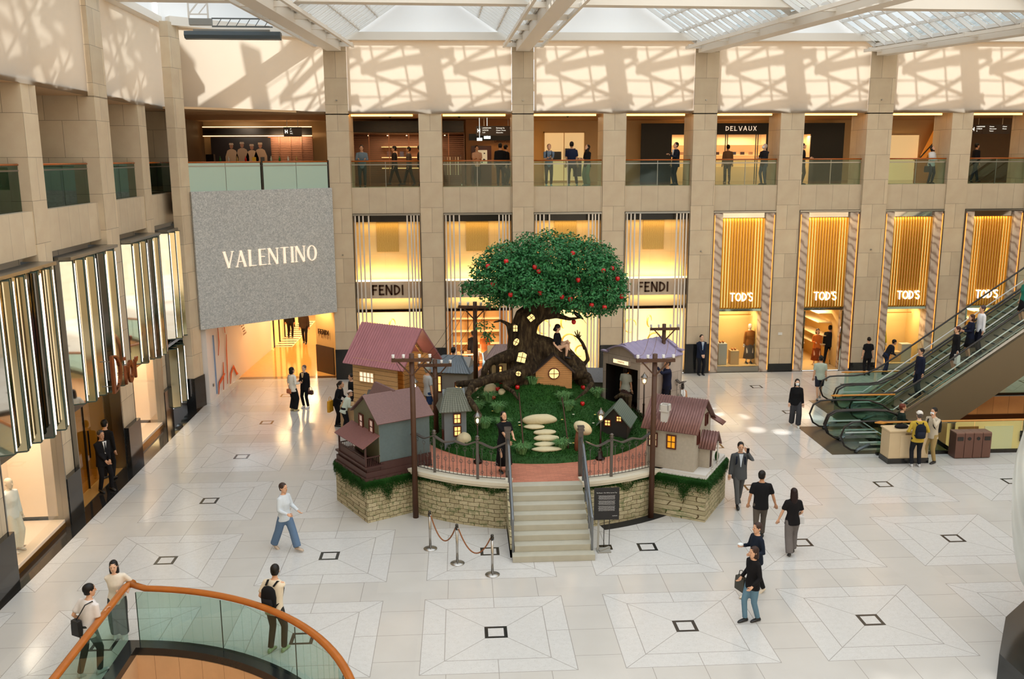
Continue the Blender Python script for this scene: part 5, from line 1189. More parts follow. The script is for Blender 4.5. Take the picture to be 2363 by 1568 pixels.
# ================================================================= LITTLE HOUSES
def clap_mat(name, col, per=.045, vert=False):
    if name in MATS: return MATS[name]
    k = NT(name); sp = k.node('SeparateXYZ'); k.link(k.coord(), sp.inputs[0]); f = k.math('FRACT', k.math('DIVIDE', k.math('ADD', sp.outputs[0], sp.outputs[1]) if vert else sp.outputs[2], per))
    ln = k.math('LESS_THAN', f, .13); n = k.noise(14, 3); c = lin(col)
    k.setc(k.mix(k.math('MULTIPLY', ln, .75), k.mix(n, tuple(v*.85 for v in c[:3])+(1,), tuple(min(1, v*1.12) for v in c[:3])+(1,)), tuple(v*.25 for v in c[:3])+(1,))); k.rough(.7); k.bump(f, .006, .8); MATS[name] = k.m; return k.m
def roofplane(mb, e0, e1, r0, r1, kind='sine', n=16, amp=.02, th=.03):
    """e0-e1 eave edge, r0-r1 ridge edge; profile waves along the edge"""
    e0, e1, r0, r1 = map(Vector, (e0, e1, r0, r1)); nrm = (e1-e0).cross(r0-e0).normalized()
    if nrm.z < 0: nrm = -nrm
    N = n*6; g = []
    rows = 1 if kind != 'tile' else 7
    for j in range(rows+1):
        f = j/rows; row = []
        for i in range(N+1):
            t = i/N; ph = (t*n) % 1
            a = amp*math.sin(2*PI*t*n) if kind == 'sine' else (amp if (ph < .2) else 0) if kind == 'rib' else amp*(1-ph) if kind == 'tile' else 0
            row.append(e0.lerp(e1, t).lerp(r0.lerp(r1, t), f)+nrm*(a+th))
        g.append(row)
    V = [[mb.bm.verts.new(p) for p in row] for row in g]
    for j in range(rows):
        for i in range(N): f_ = mb.bm.faces.new((V[j][i], V[j][i+1], V[j+1][i+1], V[j+1][i])); f_.smooth = kind == 'sine'
    B = [mb.bm.verts.new(p) for p in (e0, e1, r1, r0)]; mb.bm.faces.new(B[::-1])
    for (a, b, c, d) in ((B[0], B[3], V[rows][0], V[0][0]), (B[1], V[0][N], V[rows][N], B[2])): mb.bm.faces.new((a, b, c, d))
    mb.bm.faces.new([B[0]]+V[0]+[B[1]])
    mb.bm.faces.new([B[2]]+V[rows][::-1]+[B[3]])
def shingle(name, col, per=.05):
    if name in MATS: return MATS[name]
    k = NT(name); sp = k.node('SeparateXYZ'); k.link(k.coord(), sp.inputs[0]); f = k.math('FRACT', k.math('DIVIDE', sp.outputs[2], per)); ln = k.math('LESS_THAN', f, .22); n = k.noise(20, 3); c = lin(col)
    k.setc(k.mix(k.math('MULTIPLY', ln, .6), k.mix(n, tuple(v*.8 for v in c[:3])+(1,), tuple(min(1, v*1.2) for v in c[:3])+(1,)), tuple(v*.3 for v in c[:3])+(1,))); k.rough(.65); MATS[name] = k.m; return k.m
def body(mb, x0, x1, y0, y1, z0, ze, zr, axis='x'):
    """gabled body; ridge along axis"""
    if axis == 'x':
        ym = (y0+y1)/2; M = Matrix(((0, 0, 1, x0), (1, 0, 0, 0), (0, 1, 0, 0), (0, 0, 0, 1))); mb.prism([(y0, z0), (y1, z0), (y1, ze), (ym, zr), (y0, ze)], x1-x0, M)
    else:
        xm = (x0+x1)/2; M = Matrix(((1, 0, 0, 0), (0, 0, -1, y1), (0, 1, 0, 0), (0, 0, 0, 1))); mb.prism([(x0, z0), (x1, z0), (x1, ze), (xm, zr), (x0, ze)], y1-y0, M)
    return mb
def gable_roof(parent, x0, x1, y0, y1, ze, zr, mat, axis='x', ov=.08, kind='flat', n=16, amp=.015, name='roof'):
    m = MB()
    if axis == 'x':
        ym = (y0+y1)/2; k = (zr-ze)/(ym-y0); zo = ze-ov*k
        roofplane(m, (x0-ov, y0-ov, zo), (x1+ov, y0-ov, zo), (x0-ov, ym, zr), (x1+ov, ym, zr), kind, n, amp); roofplane(m, (x1+ov, y1+ov, zo), (x0-ov, y1+ov, zo), (x1+ov, ym, zr), (x0-ov, ym, zr), kind, n, amp)
    else:
        xm = (x0+x1)/2; k = (zr-ze)/(xm-x0); zo = ze-ov*k
        roofplane(m, (x0-ov, y1+ov, zo), (x0-ov, y0-ov, zo), (xm, y1+ov, zr), (xm, y0-ov, zr), kind, n, amp); roofplane(m, (x1+ov, y0-ov, zo), (x1+ov, y1+ov, zo), (xm, y0-ov, zr), (xm, y1+ov, zr), kind, n, amp)
    return m.build(name, mat, parent)
def win(parent, M, w, h, pane, frame, bars=(1, 1), depth=.04):
    """framed window; local x across, y up, z outwards"""
    f = MB(); b = .03
    for q in ((-w/2-b, -w/2, -h/2-b, h/2+b), (w/2, w/2+b, -h/2-b, h/2+b), (-w/2, w/2, h/2, h/2+b), (-w/2, w/2, -h/2-b, -h/2)): f.box(q[0], q[1], q[2], q[3], -.01, depth, M)
    for i in range(bars[0]): x = -w/2+w*(i+1)/(bars[0]+1); f.box(x-.009, x+.009, -h/2, h/2, 0, depth*.7, M)
    for i in range(bars[1]): y = -h/2+h*(i+1)/(bars[1]+1); f.box(-w/2, w/2, y-.009, y+.009, 0, depth*.7, M)
    fo = f.build('window_frame', frame, parent); MB().box(-w/2, w/2, -h/2, h/2, 0, .012, M).build('window_pane', pane, fo)
def wallM(x, y, z, side):
    """matrix on a wall: side '-y','x','-x','y' = outward direction"""
    r = {'-y': 0, 'x': PI/2, 'y': PI, '-x': -PI/2}[side]
    return Matrix.Translation((x, y, z)) @ Matrix.Rotation(r, 4, 'Z') @ Matrix.Rotation(PI/2, 4, 'X')
M_maroon = P('maroon_wood', (66, 38, 34), .5, var=.12); M_fr = P('red_brown_frame', (84, 34, 22), .4)
# ---- green clapboard house
t = thing('green_house', 'miniature green grey clapboard house with maroon porch on the left block', 'model house', (BL[0], BL[1], 1.13), math.atan2(uL[1], uL[0]))
MB().box(-.03, 1.9, -.03, 1.95, 0, .07).box(.0, 1.9, 0, 1.9, .07, .22).box(-.02, .5, -.02, 1.9, .32, .37).box(.04, .46, .03, 1.86, .22, .32).box(.42, 1.9, .02, 1.62, .22, .42).build('base', M_maroon, t)
o = body(MB(), .42, 1.88, .05, 1.55, .40, 1.48, 2.0).build('walls', clap_mat('green_clapboard', (98, 114, 116), .034), t)
body(MB(), .405, .42, .05, 1.55, .40, 1.47, 1.99).build('gable_wall', clap_mat('olive_clapboard', (112, 110, 84), .034), t)
gable_roof(t, .42, 1.88, .05, 1.55, 1.50, 2.02, shingle('brown_shingle', (122, 92, 88), .028), ov=.09)
body(MB(), .95, 1.5, 1.2, 1.80, .4, 1.5, 1.95, 'y').build('rear_wing', clap_mat('olive_clapboard', (130, 128, 96)), t); gable_roof(t, .95, 1.5, .85, 1.80, 1.55, 2.06, shingle('brown_shingle', (122, 92, 88)), 'y', ov=.09, name='wing_roof')
for y, nm in ((1.05, 0), (.42, 1)): win(t, wallM(.40, y, 1.28, '-x'), .20, .34, P('pale_pane', (220, 190, 176), .15, emit=.25), M_fr, (0, 1))
m = MB(); roofplane(m, (-.08, -.02, .86), (-.08, 1.75, .86), (.42, .0, 1.13), (.42, 1.7, 1.13), 'flat', 4); m.build('porch_roof', shingle('porch_shingle', (128, 84, 80), .016), t)
for y in (.03, 1.68): MB().box(.0, .04, y, y+.04, .37, .90).build('porch_post', M_maroon, t)
for (a, b) in (((.02, .05), (.02, 1.7)), ((.02, .05), (.42, .05)), ((.02, 1.7), (.42, 1.7))):
    MB().bar((a[0], a[1], .60), (b[0], b[1], .60), .025).build('porch_rail', M_maroon, t); m = MB(); n = int((Vector(b)-Vector(a)).length/.045)
    for i in range(n): q = Vector(a).lerp(Vector(b), (i+.5)/n); m.box(q.x-.006, q.x+.006, q.y-.006, q.y+.006, .37, .60)
    m.build('porch_baluster', M_maroon, t)
MB().box(.012, .03, .05, 1.7, .37, .56).build('porch_panel', M_maroon, t)
# ---- cream clapboard house
t = thing('cream_house', 'miniature cream clapboard house with brown corrugated roof on the right block', 'model house', (BR[0], BR[1], 1.13), math.atan2(vR[1], vR[0]))
# local x = back along the right face, y = to the left along the front
def L2(a, b): return a, b
M_slab = P('pale_slab', (206, 202, 196), .6); M_cc = clap_mat('cream_clapboard', (186, 176, 160), .036); M_corr = P('brown_corrugated', (124, 88, 82), .4, .25, var=.22, vs=7)
MB().box(-.0, 1.98, -.0, 1.5, 0, .05).box(.03, 1.95, .03, 1.5, .05, .12).build('slab', M_slab, t)
body(MB(), .12, 1.62, .38, 1.66, .12, 1.22, 1.80, 'y').build('walls', M_cc, t)
gable_roof(t, .12, 1.62, .38, 1.66, 1.25, 1.86, M_corr, 'y', ov=.12, kind='sine', n=22, amp=.014)
for y, c in ((.98, (236, 160, 30)), (1.48, (236, 206, 160))): win(t, wallM(.12, y, .86, '-x'), .20, .32, P('pane_%d' % c[0]+str(c[1]), c, .3, emit=.5), M_fr)
win(t, wallM(.42, .38, .98, '-y'), .13, .3, M_maroon, M_fr, (0, 0)); win(t, wallM(1.15, .38, 1.28, '-y'), .16, .26, M_maroon, M_fr, (0, 0))
body(MB(), .62, 1.05, .12, .4, .12, .72, .98, 'y').build('entrance_wing', M_cc, t); gable_roof(t, .58, 1.12, .0, .4, .72, 1.05, M_corr, 'y', ov=.06, kind='sine', n=7, amp=.014, name='entrance_roof')
for x in (.60, 1.10): MB().tube([(x, .02, .12), (x, .02, .74)], .022, 8).lathe([(.035, 0), (.035, .03)], 8, c=(x, .02, .12)).build('porch_column', M_slab, t)
MB().box(.72, .92, .10, .13, .12, .62).build('front_door', M_maroon, t)
m = MB(); roofplane(m, (1.62, .05, 1.02), (1.95, .05, 1.02), (1.62, .4, 1.2), (1.95, .4, 1.2), 'sine', 9, .012); m.build('side_awning', M_corr, t)
m = MB(); m.box(.18, .36, 1.13, 1.31, 1.15, 1.62); m.box(.15, .39, 1.10, 1.34, 1.62, 1.66)
for q in ((.15, .18), (.36, .39)): m.box(q[0], q[1], 1.10, 1.34, 1.66, 1.80)
for q in ((1.10, 1.13), (1.31, 1.34)): m.box(.15, .39, q[0], q[1], 1.66, 1.80)
m.build('chimney', M_slab, t)
tag(MB().blob((0, 0, .12), (.06, .06, .14), 8).lathe([(.04, 0), (.03, .04)], 8).build('topiary', M_hedge, loc=tuple(Vector((BR[0], BR[1], 1.25))+Vector((vR[0]*1.35+uR[0]*.1, vR[1]*1.35+uR[1]*.1, 0)))), 'tiny round green bush beside the porch columns of the cream house', 'bush')
# ---- pavilion with the pink roof
Rm0, Rm1 = Vector((-3.09, 28.85)), Vector((-1.33, 27.65)); wv = (Rm1-Rm0).normalized()
t = thing('pavilion', 'large tan boarded pavilion with a pink corrugated gable roof', 'pavilion', (Rm0.x, Rm0.y, 0), math.atan2(wv.y, wv.x)); Lr = (Rm1-Rm0).length
M_ply = clap_mat('tan_boards', (196, 158, 108), .14); M_pink = P('pink_metal_roof', (168, 112, 118), .45, .1, var=.16, vs=3)
m = MB(); m.box(.15, Lr-.25, -.86, -.80, 0, 3.12); m.box(.15, Lr-.25, .80, .86, 0, 3.12); m.box(.15, .2, -.8, .8, 0, 3.1)
body(m, .1, .15, -.85, .85, 3.0, 3.1, 4.0); m.build('walls', M_ply, t)
m = MB(); m.box(Lr-.95, Lr-.9, -.8, -.15, 1.2, 3.1); m.box(Lr-.95, Lr-.9, .35, .8, 1.2, 3.1); m.box(Lr-.95, Lr-.9, -.15, .35, 2.75, 3.1); body(m, Lr-.95, Lr-.9, -.85, .85, 3.08, 3.1, 4.0); m.build('inner_wall', M_ply, t)
MB().box(Lr-1.5, Lr-1.45, -.15, .35, 1.2, 2.75).build('lit_doorway', P('doorway_lit', (255, 214, 140), emit=1.0, ecol=(255, 196, 110)), t)
MB().box(.1, Lr-.2, -.84, .84, 0, 1.2).build('floor_box', M_ply, t)
gable_roof(t, .0, Lr, -.86, .86, 3.06, 4.06, M_pink, ov=.12, kind='rib', n=24, amp=.022)
m = MB()
for s in (-1, 1): m.bar((Lr-.5, s*.82, 3.08), (Lr-.5, 0, 3.98), .05, .09)
m.bar((Lr-.4, -.3, 3.55), (Lr-.4, .35, 3.55), .02); m.build('rafter', M_ply, t)
win(t, wallM(.72, -.86, 2.55, '-y'), .55, .30, P('bright_pane', (250, 230, 200), emit=.8), M_ply, (3, 1))
MB().box(.3, 1.1, -.06, .06, 3.4, 3.42).build('ceiling_rod', M_black, t)
lamp('POINT', tuple(Rm1-wv*.6)+(3.2,), 10, (1, .75, .45), .15)
# ---- cinema
K = Vector((5.47, 27.2)); f_, s_ = Vector((-.6, .8)), Vector((.8, .6))
t = thing('cinema_hall', 'small grey cinema building with dark open front and lilac quilted roof', 'model building', (K.x, K.y, 1.2), math.atan2(s_.y, s_.x))
# local x = along the side (away), y = along the front (to the left)
M_grey = stone_mat('grey_board_panels', (176, 164, 154), .9, .62, .5, .006, rough=.6); M_lil = P('lilac_quilt', (156, 146, 176), .6, var=.12)
def arch(mb, x0, x1):
    W_ = 1.6; poly = [(0, 1.72), (.0, 1.9), (.22, 1.9), (.22, 1.97)]+[(.22+1.16*i/10, 1.97+.2*math.sin(PI*i/10)) for i in range(11)]+[(1.38, 1.9), (1.6, 1.9), (1.6, 1.72)]
    mb.prism(poly, x1-x0, Matrix(((0, 0, 1, x0), (1, 0, 0, 0), (0, 1, 0, 0), (0, 0, 0, 1)))); return mb
m = MB(); m.box(0, .06, 0, .1, 0, 1.75); m.box(0, .06, 1.52, 1.6, 0, 1.75); m.box(0, .06, .1, 1.52, 1.52, 1.75); arch(m, 0, .06); m.box(.06, 2.0, 0, .06, 0, 1.75); m.box(.06, 2.0, 1.54, 1.6, 0, 1.75); m.box(1.94, 2.0, 0, 1.6, 0, 1.75); arch(m, 1.94, 2.0); m.build('walls', M_grey, t)
for x in (-.03, 1.92):
    m = MB()
    pts = [(0-.06, 1.92), (.22, 1.92), (.22, 1.99)]+[(.22+1.16*i/10, 1.99+.2*math.sin(PI*i/10)) for i in range(11)]+[(1.38, 1.92), (1.66, 1.92)]
    for a, b in zip(pts, pts[1:]): m.bar((x+.04, a[0], a[1]), (x+.04, b[0], b[1]), .13, .05)
    m.build('cornice', M_lil, t)
MB().box(.08, 1.93, .07, 1.53, 0, .02).box(.08, .1, .1, .11, 0, 0.02).build('red_carpet', P('red_carpet', (150, 20, 30), .8), t)
MB().box(.5, .52, .07, 1.53, .3, 1.7).box(.07, 1.93, .065, .075, 0, 1.7).box(.07, 1.93, 1.525, 1.535, 0, 1.7).box(.07, 1.93, .07, 1.53, 1.68, 1.7).build('dark_interior', P('velvet_black', (8, 6, 7), .9), t)
m = MB(); roofplane(m, (.06, -.06, 1.75), (1.94, -.06, 1.75), (.06, .8, 2.22), (1.94, .8, 2.22), 'tile', 7, .03); roofplane(m, (1.94, 1.66, 1.75), (.06, 1.66, 1.75), (1.94, .8, 2.22), (.06, .8, 2.22), 'tile', 7, .03); m.build('quilted_roof', M_lil, t)
sg = MB().box(-.06, .0, .42, 1.12, 1.6, 1.76).build('sign_box', M_grey, t); MB().box(-.065, -.06, .45, 1.09, 1.62, 1.74).build('sign_face', P('sign_lit', (255, 226, 176), emit=1.3, ecol=(255, 220, 170)), sg)
text_obj('sign_text', 'CINEMA', .085, M_brown, t, (-.068, .77, 1.68), (PI/2, 0, -PI/2), .002)
MB().lathe([(.01, 0), (.06, .06)], 8, c=(.48, 1.0, 1.15)).build('wall_lamp', P('amber_lamp', (255, 170, 50), emit=5, ecol=(255, 150, 40)), t); MB().blob((.3, .45, 1.45), .015, 6).build('red_light', P('red_light', (255, 50, 30), emit=3), t)
MB().box(1.1, 1.45, -.03, 0, .2, 1.15).build('side_poster_frame', M_black, t); MB().box(.0, 2.0, -.05, 0, 0, .06).build('plinth_edge', P('pale_lilac', (200, 192, 200), .6), t)
# ---- wooden gable in the mound
p = onhill(1278, 884); t = thing('wooden_gable', 'orange brown boarded gable with a round lit window in front of the trunk', 'model house', (at(1278, 884, 25.75).x, 25.75, 2.68))
body(MB(), -.53, .53, 0, .9, -.1, .40, .88, 'y').build('walls', clap_mat('orange_boards', (196, 142, 88), .062), t)
gable_roof(t, -.53, .53, 0, .9, .42, .90, P('dark_bark_roof', (52, 38, 30), .8), 'y', ov=.07)
f = MB().lathe([(.17, 0), (.17, .04)], 24, Matrix.Translation((0, 0, .36)) @ Matrix.Rotation(PI/2, 4, 'X')).build('round_window_frame', M_fr, t); MB().lathe([(.14, .04), (.14, .05)], 24, Matrix.Translation((0, 0, .36)) @ Matrix.Rotation(PI/2, 4, 'X')).build('window_pane', M_lwin, f)
MB().box(-.008, .008, -.07, -.05, .22, .5).box(-.14, .14, -.07, -.05, .352, .368).build('glazing_bar', M_fr, f)
# ---- small houses around
def small_house(name, label, x, y, z, rot, w, d, h, rh, wall, roofm, kind='flat', n=12, wins=(), axis='x', cat='model house', hip=0):
    t = thing(name, label, cat, (x, y, z), rot); body(MB(), -w/2, w/2, -d/2, d/2, -.3, h, h+rh, axis).build('walls', wall, t)
    if hip:
        m = MB(); o = .1
        roofplane(m, (-w/2-o, -d/2-o, h-.03), (w/2+o, -d/2-o, h-.03), (-w/2+hip, 0, h+rh), (w/2-hip, 0, h+rh), kind, n, .02); roofplane(m, (w/2+o, d/2+o, h-.03), (-w/2-o, d/2+o, h-.03), (w/2-hip, 0, h+rh), (-w/2+hip, 0, h+rh), kind, n, .02)
        for s in (-1, 1): roofplane(m, (s*(w/2+o), s*-(d/2+o), h-.03), (s*(w/2+o), s*(d/2+o), h-.03), (s*(w/2-hip), -.01, h+rh), (s*(w/2-hip), .01, h+rh), kind, max(4, n//2), .02)
        m.build('roof', roofm, t)
    else: gable_roof(t, -w/2, w/2, -d/2, d/2, h+.02, h+rh+.02, roofm, axis, ov=.1, kind=kind, n=n, amp=.012)
    for (wx, wz, ww, wh, side, c) in wins:
        win(t, wallM(wx if side in ('-y', 'y') else (w/2 if side == 'x' else -w/2), -d/2 if side == '-y' else wx, wz, side), ww, wh, P('warm_pane', (255, 214, 140), .4, emit=1.2, ecol=(255, 196, 110)) if c else P('tan_pane', (200, 160, 110), .4), M_fr)
    return t
p = onhill(1045, 990)
small_house('crooked_cottage', 'small blue grey cottage with striped thatch roof on the left of the mound', -.28, 24.72, 1.5, .15, .62, .6, .85, .55, P('blue_plaster', (112, 122, 128), .7, var=.15), shingle('thatch_stripes', (112, 116, 104), .045), wins=((.05, .62, .16, .24, '-y', 1), (.05, .26, .16, .24, '-y', 1), (-.1, .1, .1, .25, '-x', 0)), hip=.12, n=10, kind='tile')
small_house('slate_cottage', 'tiny black house with green slate roof and two lit windows sunk in the grass', 4.38, 24.95, 1.45, -.35, .75, .95, .42, .42, P('black_boards', (32, 30, 30), .6), shingle('green_slate', (92, 108, 98), .04), axis='y', wins=((-.18, .42, .14, .15, '-y', 1), (.14, .56, .12, .13, '-y', 1)))
small_house('grey_cottage', 'grey plaster cottage with grey blue tiled roof at the back left', -.35, 29.6, 1.2, -.25, 1.3, 1.1, 1.15, .42, P('grey_plaster', (150, 148, 142), .7, var=.1), P('grey_blue_tile', (108, 118, 126), .5, var=.2, vs=12), kind='tile', n=16, hip=.35, wins=((-.35, .75, .2, .5, '-y', 1), (.35, .6, .2, .4, '-y', 1)))
small_house('tiled_cottage', 'small cream cottage with pinkish scalloped tile roof left of the trunk', 1.35, 30.0, 1.9, 0, 1.05, .9, .75, .38, P('cream_wall', (206, 178, 130), .7), P('mauve_tile', (150, 124, 118), .5, var=.2, vs=14), kind='tile', n=12, hip=.3, wins=((-.15, .4, .16, .2, '-y', 1),))
small_house('round_window_hut', 'tiny pale hut with a pointed gable behind the left root', .72, 28.9, 1.95, .1, .45, .4, .3, .22, P('cream_wall', (206, 178, 130)), P('mauve_tile', (150, 124, 118)), axis='y', wins=((0, .22, .1, .14, '-y', 0),))
small_house('slate_box_house', 'low grey slatted roof of a small house right of the mound', 4.45, 30.0, 1.3, -.2, .95, .9, .55, .3, clap_mat('grey_clapboard', (120, 118, 116)), shingle('grey_slats', (120, 118, 118), .03))
# tree stump
p = onhill(1430, 905); m = MB(); m.tube([(0, 0, -.6), (.02, 0, .1), (.0, 0, .42)], [.12, .09, .14], 10); m.tube([(.02, 0, .36), (-.2, .05, .44), (-.38, .12, .30)], [.09, .07, .05], 8)
tag(remeshed(m, .02, 2, 'tree_stump', M_bark, None, (4.95, 26.4, 1.75)), 'grey broken tree stump with a bent limb in front of the cinema', 'stump')
# mushroom lamp by the right gate post
p = Vector((3.03, 23.5, 1.25)); t = thing('mushroom', 'big beige ribbed mushroom with a brown stem behind the right gate post', 'mushroom', tuple(p))
MB().tube([(0, 0, 0), (.0, 0, .45), (.05, 0, .8)], [.06, .055, .05], 8).build('stem', P('brown_stem', (110, 60, 36), .6), t); o = MB().blob((0, 0, 0), (.27, .2, .17), 20, k=10).build('cap', M_rock, t, loc=(.17, 0, .80)); o.rotation_euler = (.2, .5, 0)
# black picket fence
t = thing('picket_fence', 'short black picket fence at the right foot of the mound', 'fence', (5.15, 26.9, 1.25), 0)
for i in range(8):
    a = i*.14; x, y = .02*i-.0, -a*1.15; MB().box(x-.012, x+.012, y-.012, y+.012, 0, .5+.03*(i % 2)).build('picket', M_black, t)
MB().bar((0, 0, .15), (.16, -1.15, .15), .02).bar((0, 0, .4), (.16, -1.15, .4), .02).build('rail', M_black, t)
# ---- street lamps
M_lamp = P('lamp_black', (40, 26, 20), .35, .5); M_lgl = P('lantern_glow', (255, 232, 190), emit=3.0, ecol=(255, 214, 160)); M_lcap = P('lantern_cap', (120, 116, 112), .25, .8)
def street_lamp(x, y, z, h, label, arm=False):
    t = thing('street_lamp', label, 'street lamp', (x, y, z), group='garden street lamps')
    MB().lathe([(.13, 0), (.13, .04), (.07, .07), (.06, .2), (.035, .24), (.03, h*.5), (.04, h*.5+.02), (.022, h*.55), (.02, h)], 10).build('post', M_lamp, t)
    MB().lathe([(.05, h), (.055, h+.02), (.09, h+.22), (.09, h+.23)], 6, sm=False).build('lantern_glass', glass_mat('lantern_glass', (255, 250, 240), .08), t)
    MB().blob((0, 0, h+.1), (.03, .03, .06), 8).build('bulb', P('bulb', (255, 230, 190), emit=45, ecol=(255, 206, 140)), t)
    m = MB()
    for q in range(6): a = q*PI/3; m.bar((math.cos(a)*.053, math.sin(a)*.053, h+.02), (math.cos(a)*.09, math.sin(a)*.09, h+.22), .01)
    m.build('lantern_frame', M_lcap, t)
    MB().lathe([(.115, h+.22), (.10, h+.25), (.045, h+.31), (.03, h+.33), (.012, h+.38)], 6, sm=False).build('lantern_cap', M_lcap, t)
    lamp('POINT', (x, y, z+h+.1), 2.2, (1, .75, .45), .05, name='lantern_light'); return t
street_lamp(.36, 23.3, 1.22, 1.05, 'small black garden street lamp with lit lantern, left of the steps behind the fence')
street_lamp(3.66, 23.35, 1.22, 1.05, 'small black garden street lamp with lit lantern, right of the steps behind the fence')
street_lamp(5.42, 26.3, 1.22, 1.3, 'small black garden street lamp with lit lantern, in front of the cinema corner')
street_lamp(-1.42, 26.0, 1.22, 1.35, 'small garden street lamp with lit lantern, half hidden by the left utility pole')
# ---- utility poles
M_pole = P('stained_pole', (74, 44, 24), .55, var=.25, vs=5); M_ins = P('insulator', (226, 226, 226), .2); ends = []
def utility_pole(x, y, z0, z1, w, label, r=.075, yaw=0):
    t = thing('utility_pole', label, 'utility pole', (x, y, z0), yaw, 'garden utility poles'); h = z1-z0
    MB().tube([(0, 0, 0), (0, 0, h)], [r, r*.85], 10).build('mast', M_pole, t); za = h-.14
    MB().box(-w/2, w/2, -r-.05, -r+.03, za-.05, za+.03).build('crossarm', M_pole, t)
    for s in (-1, 1): MB().bar((s*w*.36, -r, za-.03), (0, -r*.6, za-.42), .035).build('brace', M_pole, t)
    for q in (-.46, -.2, .2, .46): MB().lathe([(.012, za+.03), (.03, za+.05), (.045, za+.08), (.03, za+.09), (.045, za+.13), (.02, za+.14)], 10, c=(q*w, -r, 0)).build('insulator', M_ins, t); ends.append(Vector((x+q*w*math.cos(yaw), y-r+q*w*math.sin(yaw), z0+za+.14)))
    return t
utility_pole(-1.29, 22.56, 0, 4.38, 1.0, 'tall brown utility pole rising from the floor left of the stage wall'); utility_pole(4.82, 22.14, 0, 4.36, .98, 'tall brown utility pole rising from the floor right of the stage wall')
q = at(1007, 1000, 25.3); utility_pole(q.x, 25.3, 1.25, at(1000, 830, 25.3).z, .95, 'brown utility pole standing in the grass behind the green house')
q = at(1098, 868, 27.6); utility_pole(q.x, 27.6, 2.2, at(1091, 697, 27.6).z, 1.0, 'brown utility pole at the back of the mound left of the tree', yaw=-.2)
q = at(1530, 850, 28.6); utility_pole(q.x, 28.6, 1.2, at(1530, 748, 28.6).z, .95, 'brown utility pole behind the cinema roof')
def wire(i, j, sag=.4):
    a, b = ends[i], ends[j]; return [a.lerp(b, k/12)-Vector((0, 0, sag*4*(k/12)*(1-k/12))) for k in range(13)]
for k in range(4): tag(MB().tube(wire(8+k, 12+k, .25), .006, 4).build('cable', M_black), 'thin black cable, number %s of the four between the two left hill poles' % ('one', 'two', 'three', 'four')[k], 'cable', 'cables between the poles')
for k in range(4): tag(MB().tube(wire(4+k, 16+k, .35), .006, 4).build('cable', M_black), 'thin black cable, number %s of the four from the right pole to the cinema pole' % ('one', 'two', 'three', 'four')[k], 'cable', 'cables between the poles')
for k in range(2): tag(MB().tube(wire(0+k*3, 8+k*3, .5), .006, 4).build('cable', M_black), 'slack black cable hanging from the %s end of the tall left pole' % ('left', 'right')[k], 'cable', 'cables between the poles')
# ---- stanchions and ropes
SP = [(-.85, 20.58), (-.2, 19.73), (.59, 19.09)]; M_bst = P('brushed_stanchion', (176, 172, 166), .25, .9)
for k, (x, y) in enumerate(SP):
    t = thing('stanchion', ('leftmost', 'middle', 'rightmost')[k]+' brushed steel rope stanchion in front of the stage', 'stanchion', (x, y, 0), group='rope stanchions')
    MB().lathe([(.165, 0), (.165, .012), (.06, .03), (.03, .04)], 24).build('base', M_bst, t); MB().lathe([(.03, .03), (.03, .84)], 14).build('pole', M_bst, t)
    MB().lathe([(.04, .84), (.04, .90), (.03, .91), (.038, .93), (.03, .96), (.01, .97)], 14).build('cap', P('dark_chrome', (70, 68, 66), .12, 1), t)
for k in range(2):
    a, b = Vector(SP[k]+(.86,)), Vector(SP[k+1]+(.86,)); t = thing('barrier_rope', ('left', 'right')[k]+' brown twisted rope hanging between the stanchions', 'rope', tuple(a), group='barrier ropes')
    MB().tube([a.lerp(b, .05+i/16*.9)-a-Vector((0, 0, .52*4*(i/16)*(1-i/16)*(.9))) for i in range(17)], .016, 8).build('rope', P('brown_rope', (136, 84, 48), .8, var=.3, vs=60), t)
    for f in (.03, .97): q = a.lerp(b, f)-a; MB().blob(tuple(q-Vector((0, 0, .0))), .024, 8, k=5).build('hook', M_bst, t)
# ---- info board
t = thing('info_board', 'black information board with small white text on a thin black stand beside the steps', 'sign board', (3.36, 20.36, 0))
MB().box(-.30, .30, -.02, .01, .72, 1.52).build('board', P('board_black', (22, 22, 24), .5), t)
for x in (-.05, .08): MB().box(x-.008, x+.008, .0, .015, .0, .74).build('stand_leg', M_black, t)
MB().box(-.15, .15, -.12, .14, 0, .012).build('foot_plate', M_black, t); M_wt = P('white_print', (226, 226, 226), .6)
text_obj('title', 'My Dream - Our Hill by Lauren Tsai', .033, M_wt, t, (0, -.022, 1.40), (PI/2, 0, 0), .0005)
for k in range(18):
    if k in (5, 11): continue
    text_obj('text_line', ('an apple tree grows upon the hill and dreams of home', 'small houses wake beneath its lantern lit old roots', 'follow the path of stones and climb toward the light')[k % 3], .021, M_wt, t, (0, -.022, 1.33-k*.022), (PI/2, 0, 0), .0005, sx=.88)
text_obj('footer', 'Landmark', .03, M_wt, t, (.2, -.022, .82), (PI/2, 0, 0), .0005)
# plinth with the beret girl
p = onz(800, 985); tag(MB().box(-.22, .38, -.2, .35, 0, .92).build('stone_plinth', P('tan_plinth', (196, 164, 124), .6, var=.06), loc=(-4.0, 30.6, 0), bevel=.01), 'square tan plinth beside the pavilion with people leaning over it', 'plinth')
# fallen easel foot beside the stairs
tag(MB().bar((0, .0, .0), (.05, .25, .72), .05).bar((.02, -.1, .03), (.3, .1, .03), .06).box(-.02, .3, -.15, .12, 0, .03).build('folding_ramp', P('ramp_grey', (150, 148, 140), .6), loc=(3.14, 20.2, 0)), 'small grey prop leaning at the foot of the right stair railing', 'prop')
